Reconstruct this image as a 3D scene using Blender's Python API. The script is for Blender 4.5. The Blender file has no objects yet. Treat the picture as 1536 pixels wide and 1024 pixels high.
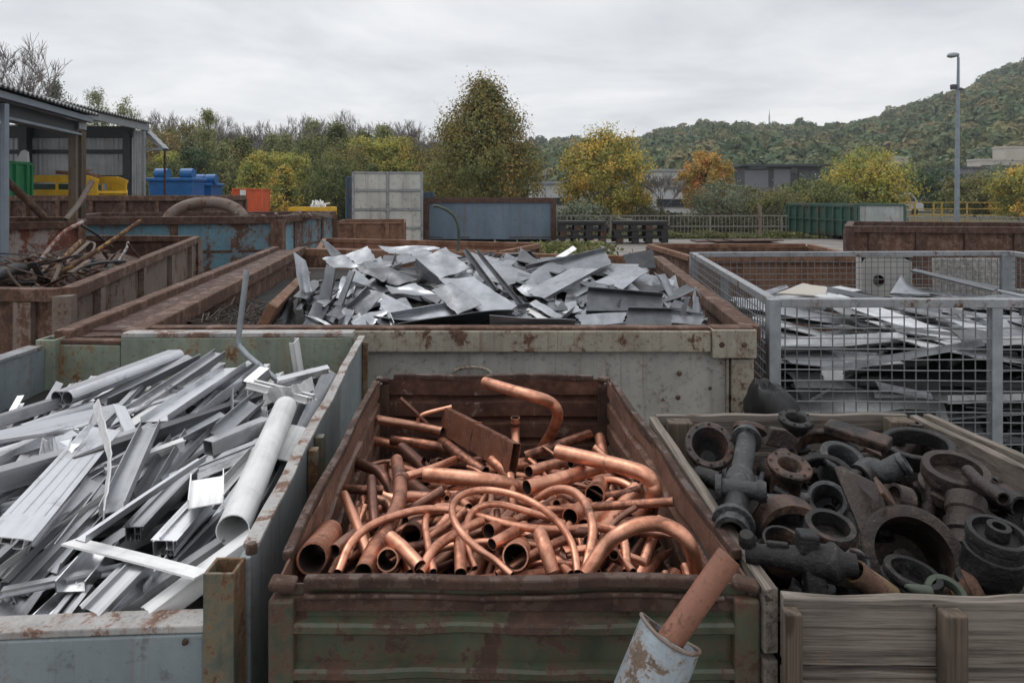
import bpy, math, random
import numpy as np
from mathutils import Vector, Matrix, Quaternion
S=bpy.context.scene; C=S.collection
F=1000.;HZ=290.;CX=768.;HC=2.1;ZR=HC-.667
R=random.Random(11); V=Vector; Z=V((0,0,1))
rad=math.radians
def at(px,py,d): return V(((px-CX)/F*d,d,HC-(py-HZ)/F*d))
def on(px,py,z):
    d=(HC-z)/((py-HZ)/F); return at(px,py,d)
PL={'cu':(1.37,-.14,1.2),'al':(1.31,.055,1.2),'sh':(1.30,.26,3.5),'ca':(1.385,0,1.2)}
DMIN={'al':1.215,'ca':1.165,'cu':1.195}; DMAX={'cu':2.28,'ca':1.93}
def pp(k,px,py,off=0.):
    z0,s,d0=PL[k]; return at(px,py,min(DMAX.get(k,99),max(DMIN.get(k,0),(HC-z0-off+s*d0)/((py-HZ)/F+s))))
# ------------------------------------------------------------------ mesh builder
WL={}
class MB:
    def __init__(s): s.v=[];s.f=[];s.mi=[]
    def add(s,vs,fs,mi=0):
        n=len(s.v); s.v+=[V(p) for p in vs]; s.f+=[tuple(i+n for i in f) for f in fs]; s.mi+=[mi]*len(fs); return s
    def box(s,c,size,rot=None,mi=0):
        c=V(c); hx,hy,hz=[a/2 for a in size]
        vs=[V((x,y,z)) for z in(-hz,hz) for y in(-hy,hy) for x in(-hx,hx)]
        if rot is not None: vs=[rot@p for p in vs]
        return s.add([c+p for p in vs],[(0,2,3,1),(4,5,7,6),(0,1,5,4),(2,6,7,3),(0,4,6,2),(1,3,7,5)],mi)
    def beam(s,a,b,w,h,up=Z,mi=0):
        a=V(a);b=V(b);u=(b-a);L=u.length
        if L<1e-6: return s
        u.normalize(); y=up.cross(u)
        if y.length<1e-4: y=V((1,0,0)).cross(u)
        y.normalize(); z=u.cross(y); m=Matrix((u,y,z)).transposed()
        return s.box((a+b)/2,(L,w,h),m,mi)
    def tube(s,path,r,n=12,t=0.,mi=0,cap=True,mi_in=None,ph=0.):
        P=[V(p) for p in path]; k=len(P); rs=r if isinstance(r,(list,tuple)) else [r]*k
        T=[(P[min(i+1,k-1)]-P[max(i-1,0)]).normalized() for i in range(k)]
        a=Z.cross(T[0]); a=a if a.length>.05 else V((1,0,0)).cross(T[0]); a.normalize()
        rings=[]; inn=[]
        for i in range(k):
            a=(a-T[i]*a.dot(T[i])).normalized(); b=T[i].cross(a)
            for lst,rr in ((rings,rs[i]),(inn,rs[i]-t)):
                lst.append([P[i]+(a*math.cos(q)+b*math.sin(q))*rr for q in (ph+2*math.pi*j/n for j in range(n))])
        vs=[p for g in rings for p in g]; fs=[]
        for i in range(k-1):
            for j in range(n): fs.append((i*n+j,i*n+(j+1)%n,(i+1)*n+(j+1)%n,(i+1)*n+j))
        if t>0:
            o=len(vs); vs+=[p for g in inn for p in g]; f0=len(s.f)+len(fs)
            for i in range(k-1):
                for j in range(n): fs.append((o+i*n+j,o+(i+1)*n+j,o+(i+1)*n+(j+1)%n,o+i*n+(j+1)%n))
            f1=len(s.f)+len(fs)
            e=(k-1)*n
            for j in range(n):
                q=(j+1)%n; fs.append((j,o+j,o+q,q)); fs.append((e+j,e+q,o+e+q,o+e+j))
        elif cap: fs.append(tuple(range(n-1,-1,-1))); fs.append(tuple((k-1)*n+j for j in range(n)))
        s.add(vs,fs,mi)
        if t>0 and mi_in is not None: s.mi[f0:f1]=[mi_in]*(f1-f0)
        return s
    def lathe(s,prof,m,n=24,loop=False,mi=0):
        vs=[m@V((r*math.cos(q),r*math.sin(q),z)) for r,z in prof for q in (2*math.pi*j/n for j in range(n))]
        k=len(prof); fs=[]
        for i in range(k if loop else k-1):
            i2=(i+1)%k
            for j in range(n): fs.append((i*n+j,i*n+(j+1)%n,i2*n+(j+1)%n,i2*n+j))
        return s.add(vs,fs,mi)
    def prism(s,pts,axis,mi=0):
        k=len(pts); pts=[V(p) for p in pts]; ax=V(axis)
        vs=pts+[p+ax for p in pts]
        return s.add(vs,[tuple(range(k-1,-1,-1)),tuple(range(k,2*k))]+[(i,(i+1)%k,k+(i+1)%k,k+i) for i in range(k)],mi)
    def panel(s,a,b,prof,t=.004,nx=10,dent=0.,inward=None,mi=0):
        """shell wall from a to b (xy), prof = [(out,z)...] top to bottom"""
        a=V((a[0],a[1],0));b=V((b[0],b[1],0));u=(b-a).normalized();n=V((u.y,-u.x,0))
        if inward is not None and (V((inward[0],inward[1],0))-a).dot(n)>0: n=-n
        rr=random.Random(int(a.x*977+b.y*313)); ph=[rr.uniform(0,6.3) for _ in range(6)]
        vs=[];k=len(prof)
        for lay in(0,1):
            for i in range(nx+1):
                p=a.lerp(b,i/nx); w=i/nx
                for o,z in prof:
                    e=math.sin(math.pi*w)
                    d=dent*e*(math.sin(w*7+ph[0]+z*9)+.7*math.sin(w*17+ph[1]-z*21)+.5*math.sin(w*31+ph[2]+z*40))
                    dz=dent*e*.8*math.sin(w*9+ph[3])
                    vs.append(p+n*(o+d-lay*t)+V((0,0,z+dz)))
        fs=[];m=(nx+1)*k
        for i in range(nx):
            for j in range(k-1):
                q=(i*k+j,i*k+j+1,(i+1)*k+j+1,(i+1)*k+j); fs.append(q); fs.append(tuple(x+m for x in q[::-1]))
            fs.append((i*k,(i+1)*k,m+(i+1)*k,m+i*k)); fs.append((i*k+k-1,m+i*k+k-1,m+(i+1)*k+k-1,(i+1)*k+k-1))
        for j in range(k-1):
            fs.append((j,m+j,m+j+1,j+1)); e=nx*k; fs.append((e+j,e+j+1,m+e+j+1,m+e+j))
        return s.add(vs,fs,mi)
    def build(s,name,mat,parent=None,smooth=None,bevel=0.,origin=None,matrix=None,label=None,cat=None,group=None,kind=None):
        me=bpy.data.meshes.new(name)
        if parent is not None: off=WL[parent.name]
        elif origin is not None: off=V(origin)
        else:
            A=[(min(p[i] for p in s.v),max(p[i] for p in s.v)) for i in range(3)]
            off=V(((A[0][0]+A[0][1])/2,(A[1][0]+A[1][1])/2,A[2][0]))
        if matrix is not None: off=V((0,0,0))
        me.from_pydata([p-off for p in s.v],[],s.f)
        for m in (mat if isinstance(mat,(list,tuple)) else [mat]): me.materials.append(m)
        if any(s.mi): me.polygons.foreach_set('material_index',s.mi)
        if smooth:
            me.polygons.foreach_set('use_smooth',[True]*len(me.polygons)); me.set_sharp_from_angle(angle=rad(smooth))
        me.update()
        o=bpy.data.objects.new(name,me); C.objects.link(o)
        if parent is not None: o.parent=parent; WL[o.name]=off.copy()
        elif matrix is not None: o.matrix_world=matrix; WL[o.name]=matrix.translation.copy()
        else: o.location=off; WL[o.name]=off.copy()
        if bevel:
            b=o.modifiers.new('bevel','BEVEL'); b.width=bevel; b.segments=2; b.limit_method='ANGLE'; b.angle_limit=rad(40)
        return tag(o,label,cat,group,kind)
def tag(o,label=None,cat=None,group=None,kind=None):
    for k,x in (('label',label),('category',cat),('group',group),('kind',kind)):
        if x: o[k]=x
    return o
def thing(name,label,cat,loc,group=None):
    o=bpy.data.objects.new(name,None); o.empty_display_size=.2; C.objects.link(o); o.location=V(loc); WL[o.name]=V(loc)
    return tag(o,label,cat,group)
def curve(pts,m=5):
    P=[V(p) for p in pts]; P=[P[0]*2-P[1]]+P+[P[-1]*2-P[-2]]; out=[]
    for i in range(1,len(P)-2):
        for k in range(m):
            t=k/m;a,b,c,d=P[i-1:i+3]
            out.append(.5*((2*b)+(c-a)*t+(2*a-5*b+4*c-d)*t*t+(3*b-a-3*c+d)*t**3))
    return out+[P[-2]]
def frame(axis,c,up=Z):
    z=V(axis).normalized(); x=up.cross(z)
    if x.length<.05: x=V((1,0,0))-z*z.x
    x.normalize(); y=z.cross(x); m=Matrix((x,y,z)).transposed().to_4x4(); m.translation=V(c); return m
# ------------------------------------------------------------------ materials
class NT:
    def __init__(s,name):
        s.m=bpy.data.materials.new(name); s.m.use_nodes=True; s.t=s.m.node_tree; s.t.nodes.clear()
        s.out=s.t.nodes.new('ShaderNodeOutputMaterial'); s.b=s.n('BsdfPrincipled'); s.t.links.new(s.b.outputs[0],s.out.inputs[0])
        s.tc=s.n('TexCoord').outputs['Object']
    def n(s,typ,ins=None,**kw):
        x=s.t.nodes.new('ShaderNode'+typ)
        for k,v in kw.items(): setattr(x,k,v)
        for k,v in (ins or {}).items(): s.set(x.inputs[k],v)
        return x
    def set(s,sock,v):
        if isinstance(v,bpy.types.NodeSocket): s.t.links.new(v,sock)
        else:
            if isinstance(v,(tuple,list)) and len(v)==3 and sock.type=='RGBA': v=(*v,1)
            sock.default_value=v
    def p(s,**kw):
        for k,v in kw.items(): s.set(s.b.inputs[k.replace('_',' ')],v)
    def map(s,scale=(1,1,1),loc=(0,0,0),rot=(0,0,0),vec=None): return s.n('Mapping',{0:vec or s.tc,1:loc,2:rot,3:scale}).outputs[0]
    def noise(s,scale,detail=6,rough=.6,vec=None,dist=0.): return s.n('TexNoise',{'Vector':vec or s.tc,'Scale':scale,'Detail':detail,'Roughness':rough,'Distortion':dist}).outputs['Fac']
    def rng(s,v,a,b,c=0.,d=1.): return s.n('MapRange',{0:v,1:a,2:b,3:c,4:d}).outputs[0]
    def math(s,op,a,b=0.): return s.n('Math',{0:a,1:b},operation=op).outputs[0]
    def mix(s,f,a,b,mode='MIX'):
        x=s.n('Mix',data_type='RGBA',blend_type=mode); s.set(x.inputs[0],f); s.set(x.inputs[6],a); s.set(x.inputs[7],b); return x.outputs[2]
    def ramp(s,v,stops):
        x=s.n('ValToRGB',{0:v}); e=x.color_ramp.elements
        while len(e)<len(stops): e.new(.5)
        for k,(pos,c) in enumerate(stops): e[k].position=pos; e[k].color=(*c,1)
        return x.outputs[0]
    def bump(s,h,st=.3,dist=.01,normal=None):
        b=s.n('Bump',{'Strength':st,'Distance':dist,'Height':h})
        if normal: s.set(b.inputs['Normal'],normal)
        return b.outputs[0]
    def rnd(s): return s.n('ObjectInfo').outputs['Random']
    def seedvec(s):
        v=s.n('VectorMath',{0:(17.3,9.1,23.7)},operation='SCALE'); s.set(v.inputs['Scale'],s.rnd())
        return s.n('VectorMath',{0:s.tc,1:v.outputs[0]},operation='ADD').outputs[0]
def mul(c,k): return tuple(x*k for x in c)
RUST=((.026,.014,.011),(.080,.040,.026),(.145,.075,.047))
def rusty(name,paint,amt,sc=6.,rust=RUST,rough=.5,streak=.35,dirt=.5,bump=.35,seed=0.,metal=0.,var=.3,drip=.6):
    t=NT(name); vec=t.map(loc=(seed,seed*.7,seed*.3))
    a=t.noise(sc,10,.68,vec,.3); b=t.noise(1,6,.6,t.map((sc*2.2,sc*2.2,sc*.22),(seed,0,0)))
    fine=t.noise(sc*9,5,.7,vec); v=t.mix(streak,a,b); v=t.math('ADD',v,t.math('MULTIPLY',t.math('SUBTRACT',fine,.5),.30)); th=.5-(amt-.5)*.36
    mask=t.rng(v,th-.018,th+.022)
    med=t.noise(sc*2.3,8,.65,vec)
    rc=t.ramp(t.mix(.35,med,fine),[(.32,rust[0]),(.5,rust[1]),(.66,rust[2])])
    pc=t.ramp(t.mix(.4,t.noise(sc*.6,6,.6,vec),b),[(.3,mul(paint,1-var*1.3)),(.52,paint),(.72,mul(paint,1+var))])
    dm=t.rng(t.noise(sc*6,7,.78,vec),.55,.64,0,dirt); pc=t.mix(dm,pc,mul(rust[0],1.6)); dr=t.noise(1,5,.62,t.map((sc*5.5,sc*5.5,sc*.16),(seed+3,1,0))); pc=t.mix(t.rng(dr,.56,.70,0,drip),pc,mul(rust[2],.9))
    halo=t.rng(v,th-.08,th,0,.5); pc=t.mix(halo,pc,mul(rust[2],1.0))
    t.p(Base_Color=t.mix(mask,pc,rc),Roughness=t.rng(mask,0,1,rough,.88),Metallic=metal)
    h=t.math('ADD',t.math('MULTIPLY',mask,-.35),t.math('ADD',t.math('MULTIPLY',fine,.5),t.math('MULTIPLY',a,.5)))
    t.p(Normal=t.bump(h,bump,.006)); return t.m
def plain(name,col,rough=.6,metal=0.,var=.15,sc=8.,bump=.1,rand=0.):
    t=NT(name); v=t.seedvec(); a=t.noise(sc,8,.65,v); c=t.ramp(a,[(.3,mul(col,1-var)),(.7,mul(col,1+var))])
    if rand: c=t.mix(t.rng(t.rnd(),0,1,0,rand),c,mul(col,.45))
    t.p(Base_Color=c,Roughness=t.rng(a,.3,.7,rough-.08,rough+.08),Metallic=metal,Normal=t.bump(t.noise(sc*6,4,.6,v),bump,.005)); return t.m
M={}
def copper(name,dull,fix=None):
    t=NT(name); v=t.seedvec(); r=t.rnd() if fix is None else fix
    a=t.noise(9,8,.65,v,.6); b=t.noise(45,5,.7,v); st=t.noise(1,5,.6,t.map((8,90,90),vec=v))
    br=(.73,.375,.255) if not dull else (.40,.215,.15); md=(.42,.19,.122) if not dull else (.20,.10,.075); dd=(.10,.046,.034)
    f=t.math('ADD',t.mix(.35,a,b),t.rng(r,0,1,-.17,.13))
    c=t.ramp(f,[(.30,dd),(.43,md),(.58,br)])
    c=t.mix(t.rng(t.noise(22,6,.7,v),.60,.70,0,.75),c,(.075,.045,.04))
    t.p(Base_Color=c,Metallic=t.rng(f,.3,.5,.75,1.),Roughness=t.rng(t.mix(.5,a,st),.3,.7,.60,.36),Normal=t.bump(t.mix(.5,st,b),.16,.004)); return t.m
def alu(name,base,rough,metal=.92,soil=.5):
    t=NT(name); v=t.seedvec(); st=t.noise(1,6,.65,t.map((2.5,70,70),vec=v)); a=t.noise(5,7,.62,v); b=t.noise(60,4,.6,v)
    k=t.rng(t.rnd(),0,1,.55,1.1)
    c=t.ramp(t.mix(.55,st,a),[(.3,mul(base,.62)),(.52,base),(.72,mul(base,1.15))])
    c=t.mix(1.,c,t.n('CombineColor',{0:k,1:k,2:k}).outputs[0],'MULTIPLY')
    c=t.mix(t.rng(t.noise(11,7,.72,v,.4),.56,.72,0,soil),c,(.13,.125,.12))
    t.p(Base_Color=c,Metallic=metal,Roughness=t.rng(t.mix(.4,a,st),.3,.7,rough+.14,rough-.08),Normal=t.bump(t.mix(.3,st,b),.12,.003)); return t.m
def zinc(name,base,rough,metal=.9,stain=.5):
    t=NT(name); v=t.seedvec(); a=t.noise(3.2,8,.62,v,.8); b=t.noise(13,7,.68,v,.4); f=t.noise(70,4,.65,v); k=t.rng(t.rnd(),0,1,.7,1.2)
    c=t.ramp(t.mix(.35,a,b),[(.30,mul(base,.55)),(.47,mul(base,.85)),(.58,mul(base,1.1)),(.72,mul(base,1.6))])
    c=t.mix(1.,c,t.n('CombineColor',{0:k,1:k,2:k}).outputs[0],'MULTIPLY')
    c=t.mix(t.rng(t.noise(6,8,.72,v,.7),.57,.68,0,stain),c,(.10,.095,.088)); c=t.mix(t.rng(t.noise(28,6,.75,v),.63,.70,0,.6),c,(.06,.05,.042))
    t.p(Base_Color=c,Metallic=metal,Roughness=t.rng(t.mix(.5,a,b),.3,.7,rough+.2,rough-.10),Normal=t.bump(t.mix(.3,b,f),.12,.004)); return t.m
def iron(name,col,rustamt):
    t=NT(name); v=t.seedvec(); a=t.noise(14,9,.68,v,.3); b=t.noise(90,4,.7,v)
    th=t.rng(t.rnd(),0,1,.58-rustamt*.35,.92-rustamt*.4)
    m=t.rng(t.math('SUBTRACT',a,th),-.10,.08)
    c=t.mix(m,t.ramp(t.mix(.4,a,b),[(.3,mul(col,.45)),(.52,col),(.66,mul(col,3.2))]),t.ramp(b,[(.3,(.028,.015,.010)),(.7,(.11,.055,.034))])); c=t.mix(t.rng(t.noise(34,8,.82,v),.575,.66,0,.7),c,(.105,.098,.088))
    t.p(Base_Color=c,Metallic=t.rng(m,0,1,.45,.05),Roughness=t.rng(t.mix(.5,a,b),.35,.65,.36,.7),Normal=t.bump(t.math('ADD',b,a),.7,.006)); return t.m
def wood(name,c0,c1,axis=0,seed=0.):
    t=NT(name); s=[75,75,75]; s[axis]=.9; v=t.seedvec()
    g=t.noise(1,9,.72,t.map(tuple(s),(seed,0,0),vec=v),.15); big=t.noise(3,5,.6,v); s2=[x*3. for x in s]; s2[axis]=3.5
    fg=t.noise(1,6,.8,t.map(tuple(s2),vec=v))
    c=t.ramp(t.mix(.4,g,fg),[(.38,mul(c0,.35)),(.45,mul(c0,.85)),(.52,tuple((x+y)/2 for x,y in zip(c0,c1))),(.62,c1)]); s3=[45,45,45]; s3[axis]=.8; ck=t.noise(1,5,.6,t.map(tuple(s3),(5,3,1),vec=v)); c=t.mix(t.rng(ck,.64,.68,0,.85),c,mul(c0,.12))
    k_=t.rng(t.rnd(),0,1,.72,1.15); c=t.mix(1.,c,t.n('CombineColor',{0:k_,1:k_,2:k_}).outputs[0],'MULTIPLY'); c=t.mix(t.rng(big,.5,.66,0,.6),c,mul(c0,.5)); c=t.mix(t.rng(t.noise(7,6,.7,v),.6,.72,0,.6),c,(.20,.10,.045))
    kn=t.n('TexVoronoi',{'Vector':t.map(tuple(3.2 if i==axis else 9 for i in range(3)),vec=v),'Scale':1.},feature='F1').outputs[0]
    c=t.mix(t.rng(kn,.07,.12,.85,0),c,(.03,.018,.01))
    t.p(Base_Color=c,Roughness=.85,Normal=t.bump(t.mix(.5,g,fg),.55,.004)); return t.m
def leafmat(name,trans=.25):
    t=NT(name); col=t.n('Attribute',attribute_name='Col').outputs['Color']
    t.p(Base_Color=col,Roughness=.65); t.set(t.b.inputs['Specular IOR Level'],.25)
    tr=t.n('BsdfTranslucent',{0:col}); mx=t.n('MixShader',{0:trans,1:t.b.outputs[0],2:tr.outputs[0]}); t.t.links.new(mx.outputs[0],t.out.inputs[0]); return t.m
def corr(name,col,sc):
    t=NT(name); g=t.noise(1,6,.6,t.map((4,4,.35))); a=t.noise(2.5,8,.65)
    c=t.ramp(t.mix(.5,g,a),[(.3,mul(col,.6)),(.52,col),(.7,mul(col,1.25))]); c=t.mix(t.rng(t.noise(1,7,.7,t.map((1.5,1.5,.5),(3,1,0))),.58,.72,0,.6),c,(.10,.05,.03))
    t.p(Base_Color=c,Metallic=.25,Roughness=.55); return t.m
M['grey_paint']=rusty('worn_grey_paint',(.34,.335,.31),.13,5,streak=.45,dirt=.55,seed=2)
M['grey_rail']=rusty('worn_cream_rail_paint',(.30,.28,.225),.32,7,streak=.3,dirt=.6,seed=5)
M['rust']=rusty('brown_rusty_steel',(.16,.10,.075),.62,7,rough=.7,seed=1)
M['rust_dark']=rusty('dark_rusty_steel',(.07,.045,.036),.6,8,rust=((.02,.011,.009),(.055,.026,.018),(.11,.05,.03)),rough=.55,seed=4)
M['rust_orange']=rusty('orange_rusty_steel',(.19,.10,.062),.5,4,rust=((.055,.027,.018),(.13,.062,.035),(.20,.10,.058)),rough=.7,seed=7)
M['rust_grey']=rusty('grey_brown_primer_steel',(.17,.135,.115),.36,4,rough=.75,seed=9)
M['cu_rail']=rusty('rusty_bin_rim',(.075,.05,.04),.55,9,rust=((.02,.012,.01),(.058,.031,.023),(.105,.056,.038)),rough=.42,seed=3,metal=.3)
M['cu_green']=rusty('worn_green_bin_paint',(.052,.068,.042),.52,7,rust=((.02,.014,.01),(.07,.036,.024),(.12,.062,.04)),rough=.5,streak=.2,dirt=.8,seed=6,var=.5)
M['cu_in']=rusty('rusty_bin_inside',(.22,.19,.165),.80,5,rust=((.022,.011,.009),(.07,.03,.02),(.14,.066,.042)),rough=.45,streak=.5,seed=8,metal=.2)
M['cu_side']=rusty('rusty_bin_side_panel',(.17,.10,.075),.5,5,rust=((.05,.025,.017),(.12,.06,.04),(.20,.105,.07)),rough=.5,streak=.4,seed=12,metal=.2)
M['al_blue']=rusty('blue_grey_bin_paint',(.185,.22,.235),.12,5,rough=.45,streak=.6,dirt=.4,seed=13)
M['al_green']=rusty('moss_green_grey_paint',(.20,.235,.185),.26,7,rust=((.05,.028,.016),(.15,.075,.03),(.24,.14,.07)),streak=.3,dirt=.7,seed=14,var=.35)
M['al_rim']=rusty('scuffed_rusty_rim',(.33,.325,.315),.34,12,rust=((.06,.035,.026),(.15,.085,.06),(.22,.13,.095)),rough=.6,streak=.1,seed=15)
M['al_post']=rusty('rusty_green_post',(.105,.12,.095),.47,9,rust=((.03,.018,.012),(.10,.05,.025),(.24,.14,.06)),streak=.5,seed=16,var=.5)
M['blue_rust']=rusty('flaking_blue_paint',(.11,.235,.30),.42,1.6,streak=.35,seed=17,var=.4)
M['peel']=rusty('peeling_red_white_paint',(.36,.33,.31),.55,2.6,rust=((.06,.022,.018),(.15,.05,.035),(.24,.10,.06)),seed=18)
M['blue_cont']=rusty('slate_blue_container_paint',(.105,.15,.20),.10,1.,streak=.5,dirt=.35,seed=19)
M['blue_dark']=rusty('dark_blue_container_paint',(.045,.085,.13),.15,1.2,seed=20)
M['white_cont']=rusty('pale_grey_container_paint',(.40,.40,.375),.10,1.2,streak=.4,dirt=.45,seed=21)
M['green_cont']=rusty('dark_green_container_paint',(.028,.075,.058),.16,1.1,dirt=.4,streak=.5,seed=22)
M['green_pale']=rusty('pale_patched_container_paint',(.30,.335,.325),.14,.9,rust=((.02,.03,.03),(.07,.08,.08),(.16,.09,.08)),seed=23)
M['galv']=plain('galvanised_steel',(.27,.29,.31),.48,.55,.22,14,.12)
M['galv_rust']=rusty('galvanised_rail_with_rust',(.27,.285,.30),.2,5,metal=.4,seed=24)
M['wire']=plain('dull_galvanised_wire',(.20,.205,.21),.5,.6,.2,20,.05)
M['cu_inner']=plain('oxidised_shaded_pipe_inside',(.035,.02,.016),.75,.2,.3,20,.2); M['cu']=copper('salvaged_copper',False); M['cu_dull']=copper('tarnished_copper',True); M['cu_bright']=copper('bright_copper',False,.6)  # cu_inner: oxide brown, with the shade inside the bore put into the colour
M['al']=alu('mill_aluminium',(.62,.63,.655),.33,soil=.6); M['al_dark']=alu('dull_aluminium',(.36,.37,.39),.45,soil=.6); M['al_deep']=alu('dirty_shaded_aluminium',(.22,.225,.24),.5,soil=.8); M['al_white']=alu('white_anodised_aluminium',(.80,.80,.80),.55,.15,.25)  # al_deep: soiled, and its base darkened to paint the shade between profiles
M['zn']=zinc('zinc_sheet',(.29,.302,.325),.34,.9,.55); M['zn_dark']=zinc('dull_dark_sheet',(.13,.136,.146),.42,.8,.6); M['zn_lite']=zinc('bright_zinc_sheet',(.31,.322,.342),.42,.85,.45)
M['cgs']=zinc('dark_scrap_sheet',(.10,.103,.11),.38,.75,.6); M['cgl']=zinc('pale_scrap_sheet',(.50,.51,.52),.42,.5,.6)
M['iron_ylw']=rusty('yellowish_brown_casting',(.13,.085,.03),.5,18,seed=31); M['iron']=iron('black_cast_iron',(.0165,.016,.0162),.22); M['iron_grey']=iron('grey_cast_iron',(.046,.047,.049),.16); M['iron_pul']=iron('dark_pulley_iron',(.028,.021,.018),.38); M['iron_rust']=iron('rusty_cast_iron',(.035,.026,.022),.55)
M['iron_green']=plain('green_painted_casting',(.06,.075,.055),.6,.2,.3,20,.2); M['iron_yel']=rusty('yellow_stained_casting',(.30,.165,.03),.55,16,seed=30)
M['wood_x']=wood('weathered_crate_board',(.105,.088,.072),(.225,.195,.168),0); M['wood_y']=wood('weathered_side_board',(.115,.094,.076),(.235,.20,.168),1); M['wood_z']=wood('weathered_crate_post',(.075,.054,.038),(.16,.12,.088),2)
M['black']=plain('black_plastic',(.006,.006,.0065),.5,0,.3,10,.2); M['dark']=plain('dark_dirt',(.02,.017,.015),.9,0,.4,12,.3)
M['pallet']=plain('tarred_black_timber',(.022,.021,.02),.8,0,.4,6,.3)
M['bluepipe']=rusty('chipped_pale_blue_pipe_paint',(.245,.285,.315),.44,16,rust=((.03,.022,.018),(.10,.07,.05),(.19,.13,.09)),rough=.42,streak=.0,seed=36,drip=.2)
M['post_wood']=rusty('grey_weathered_timber_post',(.16,.14,.12),.3,5,rust=((.05,.035,.025),(.14,.09,.055),(.26,.17,.10)),streak=.7,seed=34,rough=.8)
M['corr']=corr('corrugated_wall_sheet',(.44,.455,.48),4); M['roof']=corr('corrugated_roof_sheet',(.20,.205,.21),4)
M['shed_steel']=plain('blue_grey_shed_steel',(.20,.235,.28),.5,.3,.25,3,.1); M['shed_dark']=plain('dark_shed_steel',(.05,.056,.066),.6,.2,.3,3,.1); M['soffit']=plain('grey_roof_lining',(.26,.265,.27),.7,0,.2,2,.05)
M['green']=plain('bright_green_paint',(.012,.17,.065),.5,0,.25,3,.1); M['yellow']=plain('yellow_machine_paint',(.62,.36,.02),.5,0,.2,4,.1); M['blue']=plain('blue_plastic',(.008,.095,.28),.45,0,.25,3,.05); M['orange']=plain('orange_red_paint',(.55,.095,.03),.55,0,.25,3,.1)
M['white']=plain('dirty_white_paint',(.62,.62,.60),.6,0,.15,3,.1); M['white_panel']=plain('scuffed_white_enamel',(.40,.395,.375),.5,0,.2,4,.1); M['red']=plain('red_decal',(.4,.05,.03),.6)
M['beige']=plain('beige_render_wall',(.40,.375,.33),.8,0,.1,.4,.05); M['pale_wall']=plain('pale_metal_cladding',(.46,.47,.48),.6,.1,.1,.3,.03); M['slate_wall']=plain('slate_grey_panel_wall',(.15,.155,.18),.6,.1,.15,.4,.03); M['dark_wall']=plain('dark_facade',(.035,.038,.045),.5,0,.3,.6,.05)
t=NT('window_glass'); t.p(Base_Color=(.05,.06,.07),Roughness=.08,Metallic=.3); M['glass']=t.m
M['bark']=plain('grey_brown_bark',(.075,.06,.05),.9,0,.35,6,.4); M['twig']=plain('bare_twig_bark',(.17,.15,.14),.9,0,.3,4,.2); M['leaf']=leafmat('autumn_leaves')
M['speck']=plain('speckled_stone_panel',(.27,.26,.245),.8,0,.6,30,.3)
t=NT('yard_concrete'); a=t.noise(.7,10,.7); b=t.noise(9,8,.7); c=t.ramp(t.mix(.4,a,b),[(.3,(.075,.066,.058)),(.5,(.17,.155,.14)),(.68,(.26,.24,.22))]); t.p(Base_Color=c,Roughness=t.rng(a,.4,.6,.85,.45),Normal=t.bump(b,.3,.02)); M['ground']=t.m
t=NT('verge_soil'); a=t.noise(1.3,9,.7); t.p(Base_Color=t.ramp(a,[(.35,(.04,.042,.018)),(.55,(.075,.07,.032)),(.7,(.12,.095,.055))]),Roughness=.9); M['verge']=t.m
t=NT('hill_soil'); a=t.noise(.02,8,.7); t.p(Base_Color=t.ramp(a,[(.35,(.035,.048,.022)),(.65,(.06,.07,.03))]),Roughness=.95); M['hill']=t.m
# ------------------------------------------------------------------ camera, world, light
cam=bpy.data.cameras.new('camera'); co=bpy.data.objects.new('camera',cam); C.objects.link(co); S.camera=co
co.location=(0,0,HC); co.rotation_euler=(rad(90),0,0); cam.sensor_width=36; cam.lens=36*F/1536; cam.shift_y=-222/1536; cam.clip_end=4000; cam.clip_start=.05
W=bpy.data.worlds.new('World'); S.world=W; W.use_nodes=True; nt=W.node_tree; nt.nodes.clear()
def wn(typ,ins=None,**kw):
    x=nt.nodes.new('ShaderNode'+typ)
    for k,v in kw.items(): setattr(x,k,v)
    for k,v in (ins or {}).items():
        if isinstance(v,bpy.types.NodeSocket): nt.links.new(v,x.inputs[k])
        else: x.inputs[k].default_value=v
    return x
SUN_EL,SUN_AZ=rad(55),rad(-50)   # azimuth measured clockwise from +Y
sky=wn('TexSky',sky_type='NISHITA',sun_disc=False,sun_elevation=SUN_EL,sun_rotation=SUN_AZ)
g=wn('TexCoord').outputs['Generated']; sp=wn('SeparateXYZ',{0:g}); zz=wn('Math',{0:sp.outputs[2],1:.0},operation='MAXIMUM').outputs[0]
den=wn('Math',{0:zz,1:.12},operation='ADD').outputs[0]
ux=wn('Math',{0:sp.outputs[0],1:den},operation='DIVIDE').outputs[0]; uy=wn('Math',{0:sp.outputs[1],1:den},operation='DIVIDE').outputs[0]
uv=wn('CombineXYZ',{0:ux,1:uy,2:0.}).outputs[0]
n1=wn('TexNoise',{'Vector':uv,'Scale':.75,'Detail':8.,'Roughness':.55,'Distortion':.35}).outputs['Fac']
cl=wn('ValToRGB',{0:n1}); e=cl.color_ramp.elements; e[0].position=.34; e[0].color=(6.4,6.6,6.95,1); e[1].position=.62; e[1].color=(9.6,9.6,9.65,1)
zf=wn('MapRange',{0:zz,1:.3,2:1.,3:1.,4:1.75}).outputs[0]
br=wn('Mix',data_type='RGBA',blend_type='MULTIPLY'); br.inputs[0].default_value=1; nt.links.new(cl.outputs[0],br.inputs[6]); nt.links.new(wn('CombineColor',{0:zf,1:zf,2:zf}).outputs[0],br.inputs[7])
mx=wn('Mix',data_type='RGBA'); mx.inputs[0].default_value=.94; nt.links.new(sky.outputs[0],mx.inputs[6]); nt.links.new(br.outputs[2],mx.inputs[7])
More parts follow.
